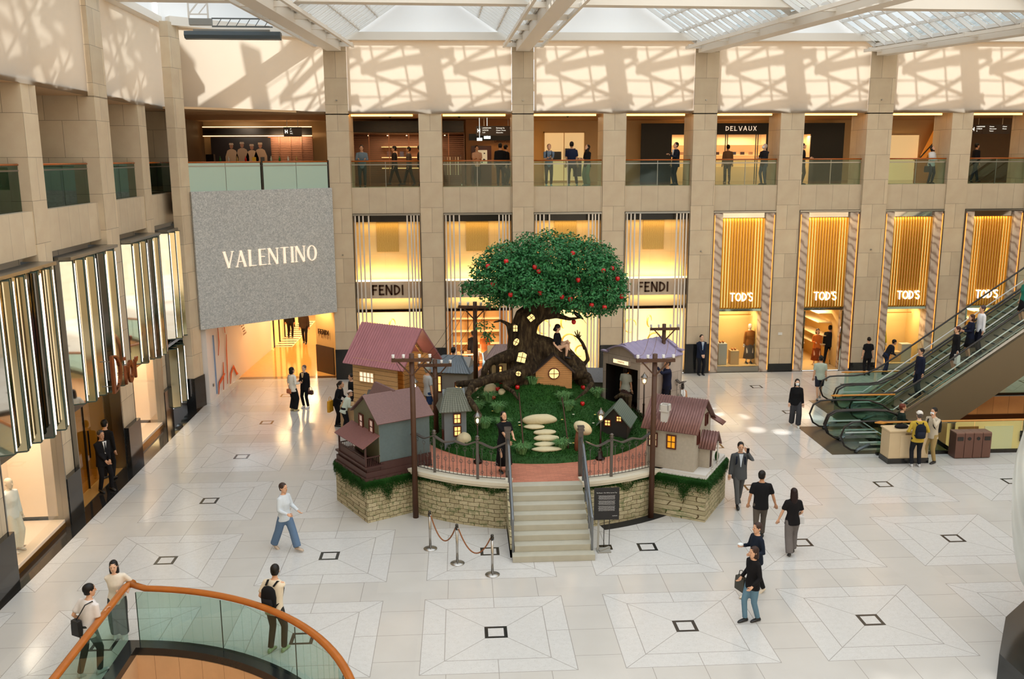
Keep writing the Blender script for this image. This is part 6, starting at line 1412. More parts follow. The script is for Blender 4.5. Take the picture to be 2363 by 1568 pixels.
# ================================================================= PEOPLE
def ik(a, t, l1, l2, pole):
    a, t = Vector(a), Vector(t); d = t-a; L = max(.05, min(d.length, (l1+l2)*.999)); d.normalize(); t = a+d*L
    c = (l1*l1+L*L-l2*l2)/(2*l1*L); c = max(-1, min(1, c)); s = math.sqrt(1-c*c)
    p = Vector(pole); p = (p-d*p.dot(d)); p = p.normalized() if p.length > 1e-4 else d.orthogonal().normalized()
    return a+d*(l1*c)+p*(l1*s), t
SKIN = {'a': (214, 166, 134), 'b': (196, 146, 112), 'c': (226, 184, 156), 'm': (228, 208, 184)}
def cloth(c): return P('cloth_%d_%d_%d' % c, c, .85, var=.07, vs=18, spec=.2)
def person(label, x, y, z=0, h=1.7, rot=0, top=((30, 30, 34), 'short'), bottom=((40, 40, 46), 'trousers'), shoe=(30, 30, 30), hair=((20, 16, 14), 'short'),
           feet=((.10, 0), (-.10, 0)), hands=None, lean=0, yaw=0, pitch=0, fem=False, skin='a', hipz=None, jacket=None, tie=None, mask=False, cap=None, name='person', cat='person', group=None, vox=.02, straps=None, twist=0):
    k = h/1.72; t = thing(name, label, cat, (x, y, z), math.radians(rot), group); t.scale = (k, k, k)
    HZ = hipz if hipz is not None else .90
    lr = math.radians(lean); hip = Vector((0, 0, HZ))
    def S(px, py, pz):  # torso space (pz measured above the hips)
        v = Vector((px, py, pz)); return hip+Matrix.Rotation(lr, 3, 'X') @ (Matrix.Rotation(math.radians(twist)*min(1, max(0, pz/.5)), 3, 'Z') @ v)
    sw = .158 if fem else .182; wst = .118 if fem else .145; hw = .165 if fem else .16
    m = MB(); lit = lambda mb, pts, r, n=12: mb.tube(pts, r, n, flat=(1, 0, 0))
    def torso(mb, g=0., z0=-.08, hem=None, neck=True):
        pr = [(z0, hw+g+(hem or 0), .115+g+(hem or 0)*.6), (.02, hw+g, .115+g), (.16, wst+g*1.3, .10+g), (.32, sw*.88+g, .115+g), (.43, sw*.95+g, .105+g), (.50, sw*.78+g, .085+g), (.545, .075+g*.6, .07+g*.6)]
        if fem: pr[3] = (.32, .142+g, .125+g)
        mb.loft([[S(math.cos(2*PI*j/16)*a, math.sin(2*PI*j/16)*b-(.012 if fem and zz == .32 else 0), zz) for j in range(16)] for zz, a, b in pr])
    torso(m)
    nb = S(0, 0, .50); hc0 = S(0, -.015, .70)
    lit(m, [nb, S(0, -.01, .60), S(0, -.012, .66)], [.06, .05, .052])
    HM = Matrix.Translation(hc0) @ Matrix.Rotation(lr*.4, 4, 'X') @ Matrix.Rotation(math.radians(yaw), 4, 'Z') @ Matrix.Rotation(math.radians(pitch), 4, 'X')
    # arms and legs
    arms = []
    if hands is None: hands = ((.24, -.03, .80), (-.24, -.03, .80))
    for s, hd in zip((1, -1), hands):
        sh = S(s*sw, 0, .475); el, wr = ik(sh, hd, .285, .25, (s*.35, .9, -.25) if hd[2] < 1.3 or hipz else (s*.5, -.35, -.9)); arms.append((s, sh, el, wr))
        lit(m, [S(s*sw*.7, 0, .47), sh, sh.lerp(el, .5), el, el.lerp(wr, .35), wr], [.055, .05, .045, .036, .038, .026])
    legs = []
    for s, f in zip((1, -1), feet):
        f = Vector((f[0], f[1], (f[2] if len(f) > 2 else 0)+.085)); hp = Vector((s*.085, 0, HZ)); kn, an = ik(hp, f, .43, .41, (s*.12, -1, 0)); legs.append((s, hp, kn, an))
        lit(m, [hp+Vector((0, 0, .02)), hp.lerp(kn, .4), kn, kn.lerp(an, .3), an], [.088, .075, .052, .054, .036])
    sk = P('skin_'+skin, SKIN[skin], .55, spec=.35); dk = P('eye_dark', (30, 20, 18), .3); lp = P('lip_'+skin, tuple(int(v*.78) for v in SKIN[skin]), .5)
    bo = remeshed(m, vox, 2, 'body', sk, t)
    # head, face and hands added to the same mesh
    h2 = MB(); h2.bm.from_mesh(bo.data)
    rings = []
    for zz, rx, ry, oy in ((-.115, .022, .028, -.045), (-.10, .042, .045, -.035), (-.07, .057, .07, -.018), (-.03, .068, .086, -.005), (.01, .074, .094, 0), (.05, .075, .096, .004), (.085, .066, .086, .008), (.11, .045, .06, .01), (.122, .018, .024, .01)):
        rings.append([HM @ Vector((math.cos(2*PI*j/16)*rx, math.sin(2*PI*j/16)*ry+oy, zz)) for j in range(16)])
    h2.loft(rings)
    h2.tube([HM @ Vector((0, -.092, .018)), HM @ Vector((0, -.108, -.018)), HM @ Vector((0, -.096, -.03))], [.008, .014, .012], 6)
    for s in (1, -1): h2.blob((s*.076, .012, -.005), (.012, .02, .03), 6, HM, 5)
    nf = len(h2.bm.faces)
    if cat == 'person':
        for s in (1, -1): h2.blob((s*.029, -.087, .018), (.013, .006, .007), 8, HM, 4)
        h2.bm.faces.ensure_lookup_table()
        for f in h2.bm.faces[nf:]: f.material_index = 1
        nf = len(h2.bm.faces); h2.blob((0, -.091, -.058), (.022, .006, .007), 8, HM, 4); h2.bm.faces.ensure_lookup_table()
        for f in h2.bm.faces[nf:]: f.material_index = 2
    for s, sh, el, wr in arms:
        d = (wr-el).normalized(); side = d.cross(Vector((0, 1, 0))); side = side.normalized() if side.length > .1 else Vector((1, 0, 0)); nn = side.cross(d)
        h2.tube([wr-d*.02, wr+d*.03, wr+d*.085], [(.024, .020), (.040, .017), (.038, .013)], 10, flat=side)
        for q, L in zip((-1.5, -.5, .5, 1.5), (.062, .075, .07, .055)):
            b = wr+d*.08+side*(q*.018); h2.tube([b, b+d*L*.5-nn*.010, b+d*L*.85-nn*.035], [.0088, .008, .006], 6)
        b = wr+d*.03-side*.03*s; h2.tube([b, b+d*.03-side*.022*s-nn*.01, b+d*.06-side*.026*s-nn*.02], [.011, .010, .007], 6)
    me = bpy.data.meshes.new('body'); h2.bm.to_mesh(me); h2.bm.free(); old = bo.data; bo.data = me; bpy.data.meshes.remove(old)
    for mm in (sk, dk, lp): me.materials.append(mm)
    me.shade_smooth()
    # bottom
    if bottom and bottom[1] != 'none':
        m = MB(); c = cloth(bottom[0]); kind = bottom[1]; wide = .030 if kind == 'wide' else 0
        if kind in ('trousers', 'wide', 'shorts'):
            m.loft([[hip+Vector((math.cos(2*PI*j/16)*a, math.sin(2*PI*j/16)*b, zz)) for j in range(16)] for zz, a, b in ((-.10, .165, .115), (-.02, .182, .132), (.06, .17, .122), (.13, .15, .115))])
            for s, hp, kn, an in legs:
                if kind == 'shorts': m.tube([hp+Vector((0, 0, .0)), hp.lerp(kn, .5), hp.lerp(kn, .92)], [.105, .098, .092], 12)
                else: m.tube([hp+Vector((0, 0, .0)), hp.lerp(kn, .4), kn, kn.lerp(an, .45), an+Vector((0, 0, .0))], [.104, .09+wide*.6, .068+wide, .063+wide*1.2, .056+wide*1.4], 12)
            remeshed(m, .024, 2, 'trousers' if kind != 'shorts' else 'shorts', c, t)
        else:
            L = .42 if kind == 'skirt' else .68; mx = sum((l[3] for l in legs), Vector())/2; mx.z = 0
            m.loft([[hip+Vector((math.cos(2*PI*j/20)*a*(1+.05*math.cos(j*2.5)*(q > 1)), math.sin(2*PI*j/20)*b, zz))+mx*(-zz if zz < 0 else 0)*.6 for j in range(20)] for q, (zz, a, b) in enumerate(((.14, .13, .11), (.0, .178, .132), (-L*.5, .20, .16), (-L, .24, .20)))], sm=True)
            m.build('skirt', c, t)
    # shoes
    for s, hp, kn, an in legs:
        m = MB(); d = Vector((0, -1, 0)); dn = an.z-.085; b = Vector((an.x, an.y, dn))
        ex = .0 if an.y <= .15 else .5; R_ = Matrix.Translation(b+Vector((0, 0, .0))) @ Matrix.Rotation(ex, 4, 'X')
        m.loft([[R_ @ Vector((math.cos(2*PI*j/10)*w, yy, .045+math.sin(2*PI*j/10)*hh-(.045-hh))) for j in range(10)] for yy, w, hh in ((.075, .025, .03), (.055, .036, .045), (-.02, .04, .042), (-.10, .045, .032), (-.16, .036, .022), (-.185, .015, .014))])
        m.build('shoe', P('shoe_%d_%d_%d' % shoe, shoe, .45), t)
    # top
    if top and top[1] != 'none':
        c = cloth(top[0]); m = MB(); g = .018 if not jacket else .032
        torso(m, g, -.12 if not jacket else -.17, .015)
        for s, sh, el, wr in arms:
            if top[1] == 'tank': continue
            if top[1] == 'short': m.tube([S(s*sw*.6, 0, .48), sh, sh.lerp(el, .45), sh.lerp(el, .8)], [.055, .062, .062, .064], 12)
            else: m.tube([S(s*sw*.6, 0, .48), sh, sh.lerp(el, .5), el, el.lerp(wr, .5), wr-(wr-el)*.03], [.055, .060, .058, .052, .047, .041], 12)
        remeshed(m, .024, 2, 'jacket' if jacket else 'shirt', c, t)
        if jacket:
            Mx = Matrix.Translation(S(0, 0, 0)) @ Matrix.Rotation(lr, 4, 'X')
            m = MB(); m.prism([(-.055, .54), (.055, .54), (.03, .40), (.008, .20), (-.008, .20), (-.03, .40)], .03, Mx @ Matrix.Translation((0, -.125, 0)) @ Matrix.Rotation(PI/2, 4, 'X')); m.build('shirt_front', cloth(jacket), t)
            if tie: m = MB(); m.prism([(-.013, .52), (.013, .52), (.02, .26), (0, .22), (-.02, .26)], .012, Mx @ Matrix.Translation((0, -.154, 0)) @ Matrix.Rotation(PI/2, 4, 'X')); m.build('tie', cloth(tie), t)
    # hair
    if hair and hair[1] != 'none':
        hcol = P('hair_%d_%d_%d' % hair[0], hair[0], .5, spec=.3); m = MB(); st = hair[1]
        m.blob((0, .021, .042), (.085, .108, .098), 16, HM, 10)
        if st == 'balding': m = MB(); m.blob((0, .030, .0), (.084, .090, .07), 16, HM, 10)
        if st in ('bob', 'long', 'pony', 'bun'):
            L = {'bob': -.13, 'long': -.34, 'pony': -.02, 'bun': -.02}[st]
            pr = ((.08, .078, .075, .03), (.0, .092, .082, .035), (max(L, -.10), .098, .078, .042), (L, .09 if st == 'bob' else .075, .06, .05 if st == 'bob' else .075))
            m.loft([[HM @ Vector((math.cos(2*PI*j/16)*a, math.sin(2*PI*j/16)*b+oy, zz)) for j in range(16)] for zz, a, b, oy in pr if True][::1] if L < -.1 else [[HM @ Vector((math.cos(2*PI*j/16)*a, math.sin(2*PI*j/16)*b+oy, zz)) for j in range(16)] for zz, a, b, oy in pr[:2]])
            if st == 'pony': m.tube([HM @ Vector(q) for q in ((0, .11, .06), (0, .16, .02), (0, .15, -.12), (0, .12, -.25))], [.03, .035, .03, .01], 8)
            if st == 'bun': m.blob((0, .12, .06), .045, 8, HM, 6)
        else: m.loft([[HM @ Vector((math.cos(2*PI*j/14)*a, math.sin(2*PI*j/14)*b+oy, zz)) for j in range(14)] for zz, a, b, oy in ((.05, .082, .08, .03), (-.01, .080, .07, .036), (-.06, .062, .055, .042))])
        m.build('hair', hcol, t)
    if mask: MB().loft([[HM @ Vector((math.cos(2*PI*j/12)*a, -.075+math.sin(2*PI*j/12)*b, zz)) for j in range(12)] for zz, a, b in ((-.095, .035, .03), (-.05, .058, .05), (.0, .05, .045))]).build('face_mask', P('mask_white', (226, 234, 238), .8), t)
    if cap: MB().loft([[HM @ Vector((math.cos(2*PI*j/14)*a, math.sin(2*PI*j/14)*b+.012, zz)) for j in range(14)] for zz, a, b in ((.05, .092, .112), (.10, .088, .105), (.14, .05, .065), (.15, .01, .01))]).box(-.05, .05, -.17, -.07, .05, .062, HM).build('cap', cloth(cap), t)
    t['_k'] = k
    return t, (S, arms, legs, HM, k)
def on(t, p):  # a point of the figure in world space
    return Matrix.Translation(t.location) @ Matrix.Rotation(t.rotation_euler.z, 4, 'Z') @ (Vector(p)*t.scale[0])
def backpack(pr, col, label, crouch=0):
    t, (S, *_r) = pr; k = t.scale[0]; p = on(t, S(0, .19, .26)); b = thing('backpack', label, 'backpack', tuple(p), t.rotation_euler.z); b.scale = (k,)*3
    rx = MB(); rx.loft([[(math.cos(2*PI*j/12)*a, math.sin(2*PI*j/12)*c, zz) for j in range(12)] for zz, a, c in ((-.22, .11, .05), (-.19, .15, .075), (0, .16, .085), (.14, .14, .075), (.20, .09, .045), (.22, .03, .02))]); rx.build('bag_body', cloth(col), b, bevel=0)
    MB().loft([[(math.cos(2*PI*j/10)*a, .06+math.sin(2*PI*j/10)*c, zz) for j in range(10)] for zz, a, c in ((-.18, .10, .04), (-.1, .12, .055), (.0, .10, .035))]).build('front_pocket', cloth(tuple(min(255, v+10) for v in col)), b)
    for s in (1, -1): MB().tube([(s*.08, -.05, .2), (s*.10, -.16, .26), (s*.10, -.30, .20), (s*.11, -.33, .05), (s*.13, -.22, -.12), (s*.12, -.03, -.18)], [(.022, .008)]*6, 6, flat=(1, 0, 0)).build('strap', cloth(col), b)
    return b
def bag(pr, off, size, col, label, strap=None, name='handbag', cat='bag'):
    t, _r = pr; k = t.scale[0]; p = on(t, off); b = thing(name, label, cat, tuple(p), t.rotation_euler.z); w, d, h = size
    MB().loft([[(sx*w/2*f, sy*d/2, zz) for sx, sy in ((-1, -1), (1, -1), (1, 1), (-1, 1))] for zz, f in ((-h, 1), (-h*.5, 1.0), (0, .86))], sm=False).build('bag_body', P('bag_%d_%d_%d' % col, col, .5), b, bevel=.012)
    if strap: MB().tube([Vector(q)*k-Vector(off)*k for q in strap], [(.012, .005)]*len(strap), 6).build('strap', P('bag_%d_%d_%d' % col, col), b)
    else: MB().tube([(-w*.3, 0, 0), (-w*.25, 0, .1), (0, 0, .14), (w*.25, 0, .1), (w*.3, 0, 0)], .008, 6).build('handle', P('bag_%d_%d_%d' % col, col), b)
    return b
def phone(pr, side, label):
    t, (S, arms, *_r) = pr; p = on(t, arms[side][3]+Vector((0, -.05, .05))); b = tag(MB().box(-.037, .037, -.005, .005, -.07, .07).build('phone', P('phone_black', (16, 16, 20), .15), loc=tuple(p), rotz=t.rotation_euler.z), label, 'phone'); return b
BLK = (24, 24, 27); WHT = (228, 226, 220)
def gp(px, py, z=0): q = onz(px, py, z); return q.x, q.y
# --- foreground, at the round well
a = person('man in a white t-shirt with a sling bag leaning on the wooden rail', -6.82, 15.5, h=1.74, rot=150, top=((226, 220, 218), 'short'), bottom=((52, 54, 52), 'trousers'), shoe=(180, 184, 186), feet=((.12, .16), (-.08, -.10)), hands=((.24, -.10, .95), (-.10, -.30, 1.12)), lean=8, yaw=-20, vox=.016)
bag(a, (.06, .17, 1.14), (.20, .10, .30), BLK, 'black sling bag on the back of the man in the white t-shirt', strap=[(.10, .17, 1.10), (-.02, .15, 1.25), (-.12, .10, 1.43), (-.13, -.05, 1.44), (-.05, -.15, 1.25)], name='sling_bag')
a = person('long haired woman in a cream t-shirt leaning at the corner of the rail', -6.80, 16.85, h=1.62, rot=12, top=((226, 216, 200), 'short'), bottom=((66, 70, 68), 'wide'), shoe=(200, 200, 195), hair=((18, 14, 14), 'long'), fem=True, hands=((.26, -.18, 1.12), (.10, -.22, 1.06)), lean=4, feet=((.08, 0), (-.10, .06)), vox=.016, skin='c')
a = person('balding man in a cream t-shirt leaning one arm on the curved rail', -3.62, 16.1, h=1.74, rot=158, top=((222, 208, 184), 'short'), bottom=((48, 50, 48), 'trousers'), shoe=(150, 170, 130), hair=((20, 16, 14), 'short'), hands=((.22, -.12, .95), (.36-.0, -.34, 1.12))[::1], feet=((.10, .05), (-.12, -.06)), lean=6, yaw=25, vox=.016)
backpack(a, (20, 20, 22), 'black backpack on the man leaning on the curved rail')
# --- near walkers
a = person('person in a light blue top and wide jeans walking on the left of the stage', -4.3, 20.75, h=1.68, rot=60, top=((206, 214, 222), 'long'), bottom=((96, 120, 150), 'wide'), shoe=(190, 170, 150), hair=((60, 44, 38), 'short'), feet=((.05, -.32), (-.06, .34)), hands=((.18, -.28, 1.0), (-.16, -.25, 1.02)), fem=True, vox=.018)
a = person('man in a grey suit with a phone at his ear walking past the cream house', 7.34, 22.85, h=1.76, rot=-8, top=((78, 80, 82), 'long'), bottom=((86, 86, 86), 'trousers'), shoe=(24, 22, 22), jacket=(205, 214, 224), feet=((.06, .26), (-.06, -.26)), hands=((.16, -.12, 1.50), (-.26, -.05, .84)), vox=.018)
phone(a, 0, 'black phone held to the ear of the man in the grey suit'); backpack(a, (24, 30, 44), 'dark navy backpack on the man in the grey suit')
a = person('man in a black t-shirt walking away holding a woman by the hand', 7.18, 20.6, h=1.76, rot=168, top=(BLK, 'short'), bottom=((92, 84, 76), 'trousers'), feet=((.09, .16), (-.09, -.18)), hands=((.28, -.06, .86), (-.36, -.06, .84)), skin='b', vox=.018, yaw=-25)
a = person('woman in a black t-shirt and grey striped trousers with very long hair, walking away', 7.66, 19.75, h=1.62, rot=176, top=((26, 24, 26), 'short'), bottom=((112, 106, 104), 'wide'), hair=((34, 16, 14), 'long'), feet=((.08, .18), (-.08, -.12)), hands=((.34, -.06, .84), (-.20, -.20, .95)), fem=True, vox=.018)
bag(a, (-.26, -.18, .92), (.16, .10, .18), (222, 222, 224), 'small white bag on the arm of the long haired woman walking away')
a = person('woman in navy and black with striped cream sneakers, walking with a tissue', 6.15, 17.75, h=1.64, rot=-75, top=((24, 32, 46), 'long'), bottom=((26, 26, 28), 'trousers'), shoe=(220, 206, 186), hair=((58, 40, 34), 'short'), feet=((.05, -.24), (-.05, .26)), hands=((.2, -.24, 1.1), (-.16, -.26, 1.16)), fem=True, vox=.018)
tag(MB().blob((0, 0, 0), (.07, .05, .04), 8).build('tissue', P('mask_white', (226, 234, 238)), loc=tuple(on(a[0], a[1][1][1][3]+Vector((0, -.06, .03))))), 'pale tissue in the hand of the woman in navy', 'tissue')
a = person('woman in a black jacket and blue jeans with black sneakers, nearest walker', 5.72, 16.65, h=1.60, rot=-70, top=((22, 20, 22), 'long'), bottom=((96, 128, 148), 'trousers'), shoe=(24, 24, 26), hair=((52, 32, 24), 'bob'), feet=((.05, .14), (-.05, -.12)), hands=((.24, -.2, .95), (-.24, -.12, .95)), fem=True, vox=.018)
bag(a, (-.30, -.06, .92), (.30, .12, .30), (54, 52, 42), 'dark olive tote bag of the nearest walking woman', name='tote_bag')
# --- middle distance right
a = person('woman all in black with long hair and a white mask walking towards the camera', 11.5, 29.95, h=1.68, rot=-12, top=((20, 20, 22), 'long'), bottom=((60, 60, 64), 'wide'), shoe=(210, 208, 200), hair=((18, 14, 16), 'long'), mask=True, feet=((.09, -.12), (-.10, .16)), fem=True, skin='c')
a = person('man in a pale green t-shirt and dark shorts walking away towards the gold shopfronts', 13.7, 33.4, h=1.72, rot=165, top=((176, 188, 172), 'short'), bottom=((40, 42, 54), 'shorts'), shoe=(120, 120, 120), feet=((.07, .2), (-.07, -.2)))
a = person('man in a mustard sweater and white cap standing at the stone kiosk', 13.6, 25.55, h=1.72, rot=172, top=((196, 164, 62), 'long'), bottom=((28, 30, 36), 'trousers'), shoe=(190, 190, 192), hair=((90, 80, 74), 'short'), cap=(226, 220, 212), hands=((.24, -.2, 1.05), (-.24, -.2, 1.05)), feet=((.12, 0), (-.1, 0)), skin='c')
backpack(a, (22, 26, 40), 'black backpack on the man in the mustard sweater')
a = person('masked man in a beige jacket and khaki trousers, hand at chin beside the kiosk', 14.2, 25.85, h=1.74, rot=-62, top=((196, 184, 164), 'long'), bottom=((164, 140, 92), 'trousers'), shoe=(30, 28, 28), mask=True, hands=((.12, -.2, 1.46), (-.12, -.26, 1.1)), feet=((.1, .05), (-.1, -.05)))
backpack(a, (34, 34, 36), 'dark backpack on the man in the beige jacket')
a = person('guard in a navy suit and pale blue tie standing with folded hands against the pillar', 10.2, 37.7, h=1.76, rot=8, top=((26, 34, 54), 'long'), bottom=((24, 26, 34), 'trousers'), jacket=(226, 230, 236), tie=(130, 160, 196), hands=((.03, -.22, .86), (-.03, -.22, .86)), pitch=-12, skin='c')
a = person('guard in a black suit standing at the golden entrance of the left shop', -10.15, 25.1, h=1.78, rot=52, top=((24, 22, 24), 'long'), bottom=((24, 22, 24), 'trousers'), jacket=(232, 232, 232), tie=(20, 20, 24), hands=((.05, -.24, .92), (-.05, -.22, .92)), feet=((.14, -.05), (-.12, .05)), hair=((60, 58, 58), 'short'), skin='b')
a = person('figure in a black suit, back turned, standing in for the mirror reflection of the guard', -10.42, 26.1, h=1.80, rot=165, top=((20, 19, 21), 'long'), bottom=((20, 19, 21), 'trousers'), feet=((.12, 0), (-.12, 0)), hair=((18, 14, 12), 'short'))  # solid figure in place of the guard's reflection in the mirrored jamb
# --- at the passage
a = person('woman with a black bob, white blouse and wide black trousers seen from behind', -6.32, 33.2, h=1.66, rot=140, top=((232, 228, 216), 'long'), bottom=((20, 20, 24), 'wide'), shoe=(206, 190, 140), hair=((14, 13, 15), 'bob'), hands=((.14, -.22, 1.05), (-.20, -.18, 1.1)), fem=True, yaw=-20)
bag(a, (.02, .17, .90), (.20, .07, .17), (176, 96, 50), 'small tan crossbody bag on the woman in the white blouse', strap=[(.0, .17, .9), (.12, .15, 1.2), (.17, .03, 1.44), (.1, -.13, 1.3)], name='crossbody_bag')
a = person('short haired person in a black jacket with gold pattern facing the woman in white', -5.93, 33.6, h=1.64, rot=-25, top=((24, 22, 26), 'long'), bottom=((20, 20, 24), 'trousers'), shoe=(234, 234, 236), hair=((96, 80, 72), 'short'), hands=((.22, -.04, .8), (-.14, -.22, 1.1)), fem=True, jacket=(214, 184, 140), skin='c')
bag(a, (.26, -.02, .74), (.20, .12, .16), (64, 30, 30), 'dark red handbag held by the person in the black jacket')
a = person('woman in a black top with tied dark hair bending over beside the pavilion', -4.42, 31.1, h=1.66, rot=70, top=((22, 22, 26), 'long'), bottom=((22, 22, 26), 'trousers'), hair=((32, 24, 22), 'pony'), lean=16, hands=((.2, -.35, 1.0), (-.2, -.35, 1.0)), fem=True, pitch=-15)
bag(a, (-.28, .12, 1.02), (.30, .10, .40), (206, 150, 20), 'mustard yellow tote bag on the shoulder of the bending woman', name='tote_bag')
a = person('girl in a white beret and pale mint coat leaning over the tan plinth', -4.08, 30.3, h=1.50, rot=120, top=((210, 224, 212), 'long'), bottom=((30, 30, 34), 'trousers'), hair=((60, 44, 34), 'short'), cap=(228, 214, 206), lean=24, hands=((.16, -.36, 1.0), (-.16, -.36, 1.0)), fem=True, pitch=-25, yaw=-60)
a = person('person in dark clothes half hidden behind the left edge of the pavilion', -3.98, 31.9, h=1.68, rot=-60, top=((24, 24, 28), 'long'))
# --- on the stage
a = person('woman in a black dress and glasses leaning on the left gate post of the stage', 1.02, 22.55, 1.2, h=1.62, rot=18, top=((22, 22, 26), 'short'), bottom=((20, 20, 24), 'long_skirt'), hair=((20, 16, 18), 'bob'), hands=((.20, -.24, 1.02), (.05, -.25, .95)), fem=True, pitch=-20, vox=.018)
a = person('person in a grey top and blue shorts walking on the stage beside the pavilion', -1.1, 27.6, 1.2, h=1.68, rot=120, top=((170, 178, 182), 'short'), bottom=((40, 60, 100), 'shorts'), hair=((150, 160, 156), 'short'), feet=((.07, -.15), (-.07, .15)))
a = person('person in a navy top with light trousers walking at the back of the stage', -.32, 30.4, 1.2, h=1.70, rot=160, top=((26, 30, 52), 'long'), bottom=((180, 178, 172), 'trousers'), hair=((18, 14, 16), 'short'), feet=((.06, -.12), (-.06, .14)), skin='b')
a = person('person in a pale patterned top entering the dark cinema', 5.15, 27.85, 1.2, h=1.55, rot=140, top=((176, 178, 166), 'short'), bottom=((70, 50, 46), 'skirt'), hair=((24, 18, 18), 'bob'), feet=((.06, -.12), (-.06, .14)), fem=True)
a = person('man in a dark tracksuit with a magenta stripe raising his phone beside the cinema', 6.45, 27.75, 1.2, h=1.74, rot=-80, top=((26, 30, 52), 'long'), bottom=((24, 26, 40), 'trousers'), hands=((.16, -.42, 1.55), (-.16, -.42, 1.55)), skin='b', pitch=8)
phone(a, 0, 'black phone raised by the man in the tracksuit')
a = person('woman with a black bob and white sleeveless top behind the cream house', 7.5, 30.1, h=1.62, rot=176, top=((232, 232, 232), 'tank'), bottom=((90, 130, 170), 'trousers'), hair=((26, 18, 18), 'bob'), fem=True, skin='b')
bag(a, (-.22, .10, .92), (.2, .08, .16), (50, 50, 56), 'small dark crossbody bag of the woman in the sleeveless top', strap=[(-.2, .1, .92), (-.02, .14, 1.2), (.13, .08, 1.44)], name='crossbody_bag')
# statue
sp = at(1283, 806, TY)
a = person('sculpted girl in a black dress and boots sitting in the hollow of the tree trunk', sp.x+.02, TY-.12, sp.z-.93, h=1.5, rot=70, top=((24, 26, 32), 'short'), bottom=((20, 22, 26), 'skirt'), shoe=(26, 24, 26), hair=((24, 14, 16), 'bob'), hipz=1.12, feet=((.10, -.40, .88), (-.10, -.34, .80)), hands=((.10, -.32, 1.32), (-.18, -.10, 1.14)), fem=True, pitch=28, name='girl_statue', cat='statue', skin='c', vox=.022)
# --- shop doorway and back wall
person('woman in an orange and brown coat in the doorway of the gold shop', 15.85, 39.2, .02, h=1.64, rot=-10, top=((196, 104, 40), 'long'), bottom=((128, 60, 26), 'long_skirt'), hair=((40, 20, 12), 'bob'), shoe=(230, 220, 200), hands=((.10, -.25, 1.05), (-.12, -.25, 1.1)), fem=True)
person('man in black raising a hand to his head in the gold shop doorway', 16.45, 39.3, .02, h=1.76, rot=150, top=(BLK, 'long'), bottom=(BLK, 'trousers'), hands=((.24, -.05, .85), (-.30, -.1, 1.5)), feet=((.16, .1), (-.1, 0)))
person('staff member in black with tied hair standing at the back wall behind the escalators', 17.25, 37.1, h=1.66, rot=175, top=(BLK, 'short'), bottom=(BLK, 'trousers'), hair=((24, 16, 14), 'bun'), fem=True)
person('person in dark clothes bending beside the staff member behind the escalators', 18.1, 37.2, h=1.6, rot=90, top=((30, 32, 40), 'long'), bottom=((36, 44, 70), 'trousers'), lean=28, hands=((.2, -.4, .9), (-.2, -.4, .9)), feet=((.1, -.1), (-.1, .15)), skin='b')
person('customer in an orange top standing inside the cream shop behind the tree', .98, 39.3, .02, h=1.72, rot=150, top=((206, 110, 50), 'short'), bottom=((80, 100, 120), 'trousers'))
person('customer in dark clothes standing inside the cream shop behind the tree', .45, 39.6, .02, h=1.7, rot=-150, top=((30, 24, 24), 'long'), bottom=((30, 24, 24), 'trousers'))
def mannequin(label, x, y, z, **kw): return person(label, x, y, z, name='mannequin', cat='mannequin', skin='m', hair=None, vox=.024, **kw)
mannequin('mannequin in a brown blouse and pleated skirt in the gold window beside the guard', 12.65, 38.85, .22, h=1.78, rot=0, top=((150, 92, 40), 'long'), bottom=((96, 84, 76), 'long_skirt'), fem=True)
mannequin('mannequin in a lavender sweater and black trousers inside the gold doorway', 15.35, 40.2, .02, h=1.85, rot=10, top=((176, 172, 204), 'short'), bottom=(BLK, 'wide'), fem=True)
mannequin('mannequin in a yellow green coat in the gold window behind the escalator rails', 18.55, 38.75, .22, h=1.72, rot=0, top=((196, 176, 50), 'long'), bottom=((40, 44, 34), 'shorts'), shoe=(150, 40, 30), fem=True)
_p = LM @ Vector((.66, .4, .2)); mannequin('bald mannequin in a white jacket and trousers in the nearest window on the left', _p.x, _p.y, .2, h=1.80, rot=70, top=((240, 236, 230), 'long'), bottom=((240, 226, 204), 'wide'), fem=True, shoe=(230, 210, 190))
MB().lathe([(.45, 0), (.45, .01)], 4).build('x', M_dwin) if False else None
# paper flowers in the nearest window
for k, (s, z) in enumerate(((.1, 2.5), (.5, 2.2), (.25, 1.95), (.75, 2.45))):
    q = LM @ Vector((s, .9, z+.3)); m = MB()
    for j in range(6): m.blob((math.cos(j)*.16, 0, math.sin(j)*.16), (.13, .03, .10), 8, k=5)
    tag(m.build('paper_flower', P('paper_white', (246, 236, 226), .8), loc=tuple(q), rotz=1.2), 'large white paper flower above the mannequin in the nearest window, '+('leftmost', 'upper middle', 'lower', 'right')[k]+' one', 'decoration', 'paper flowers')
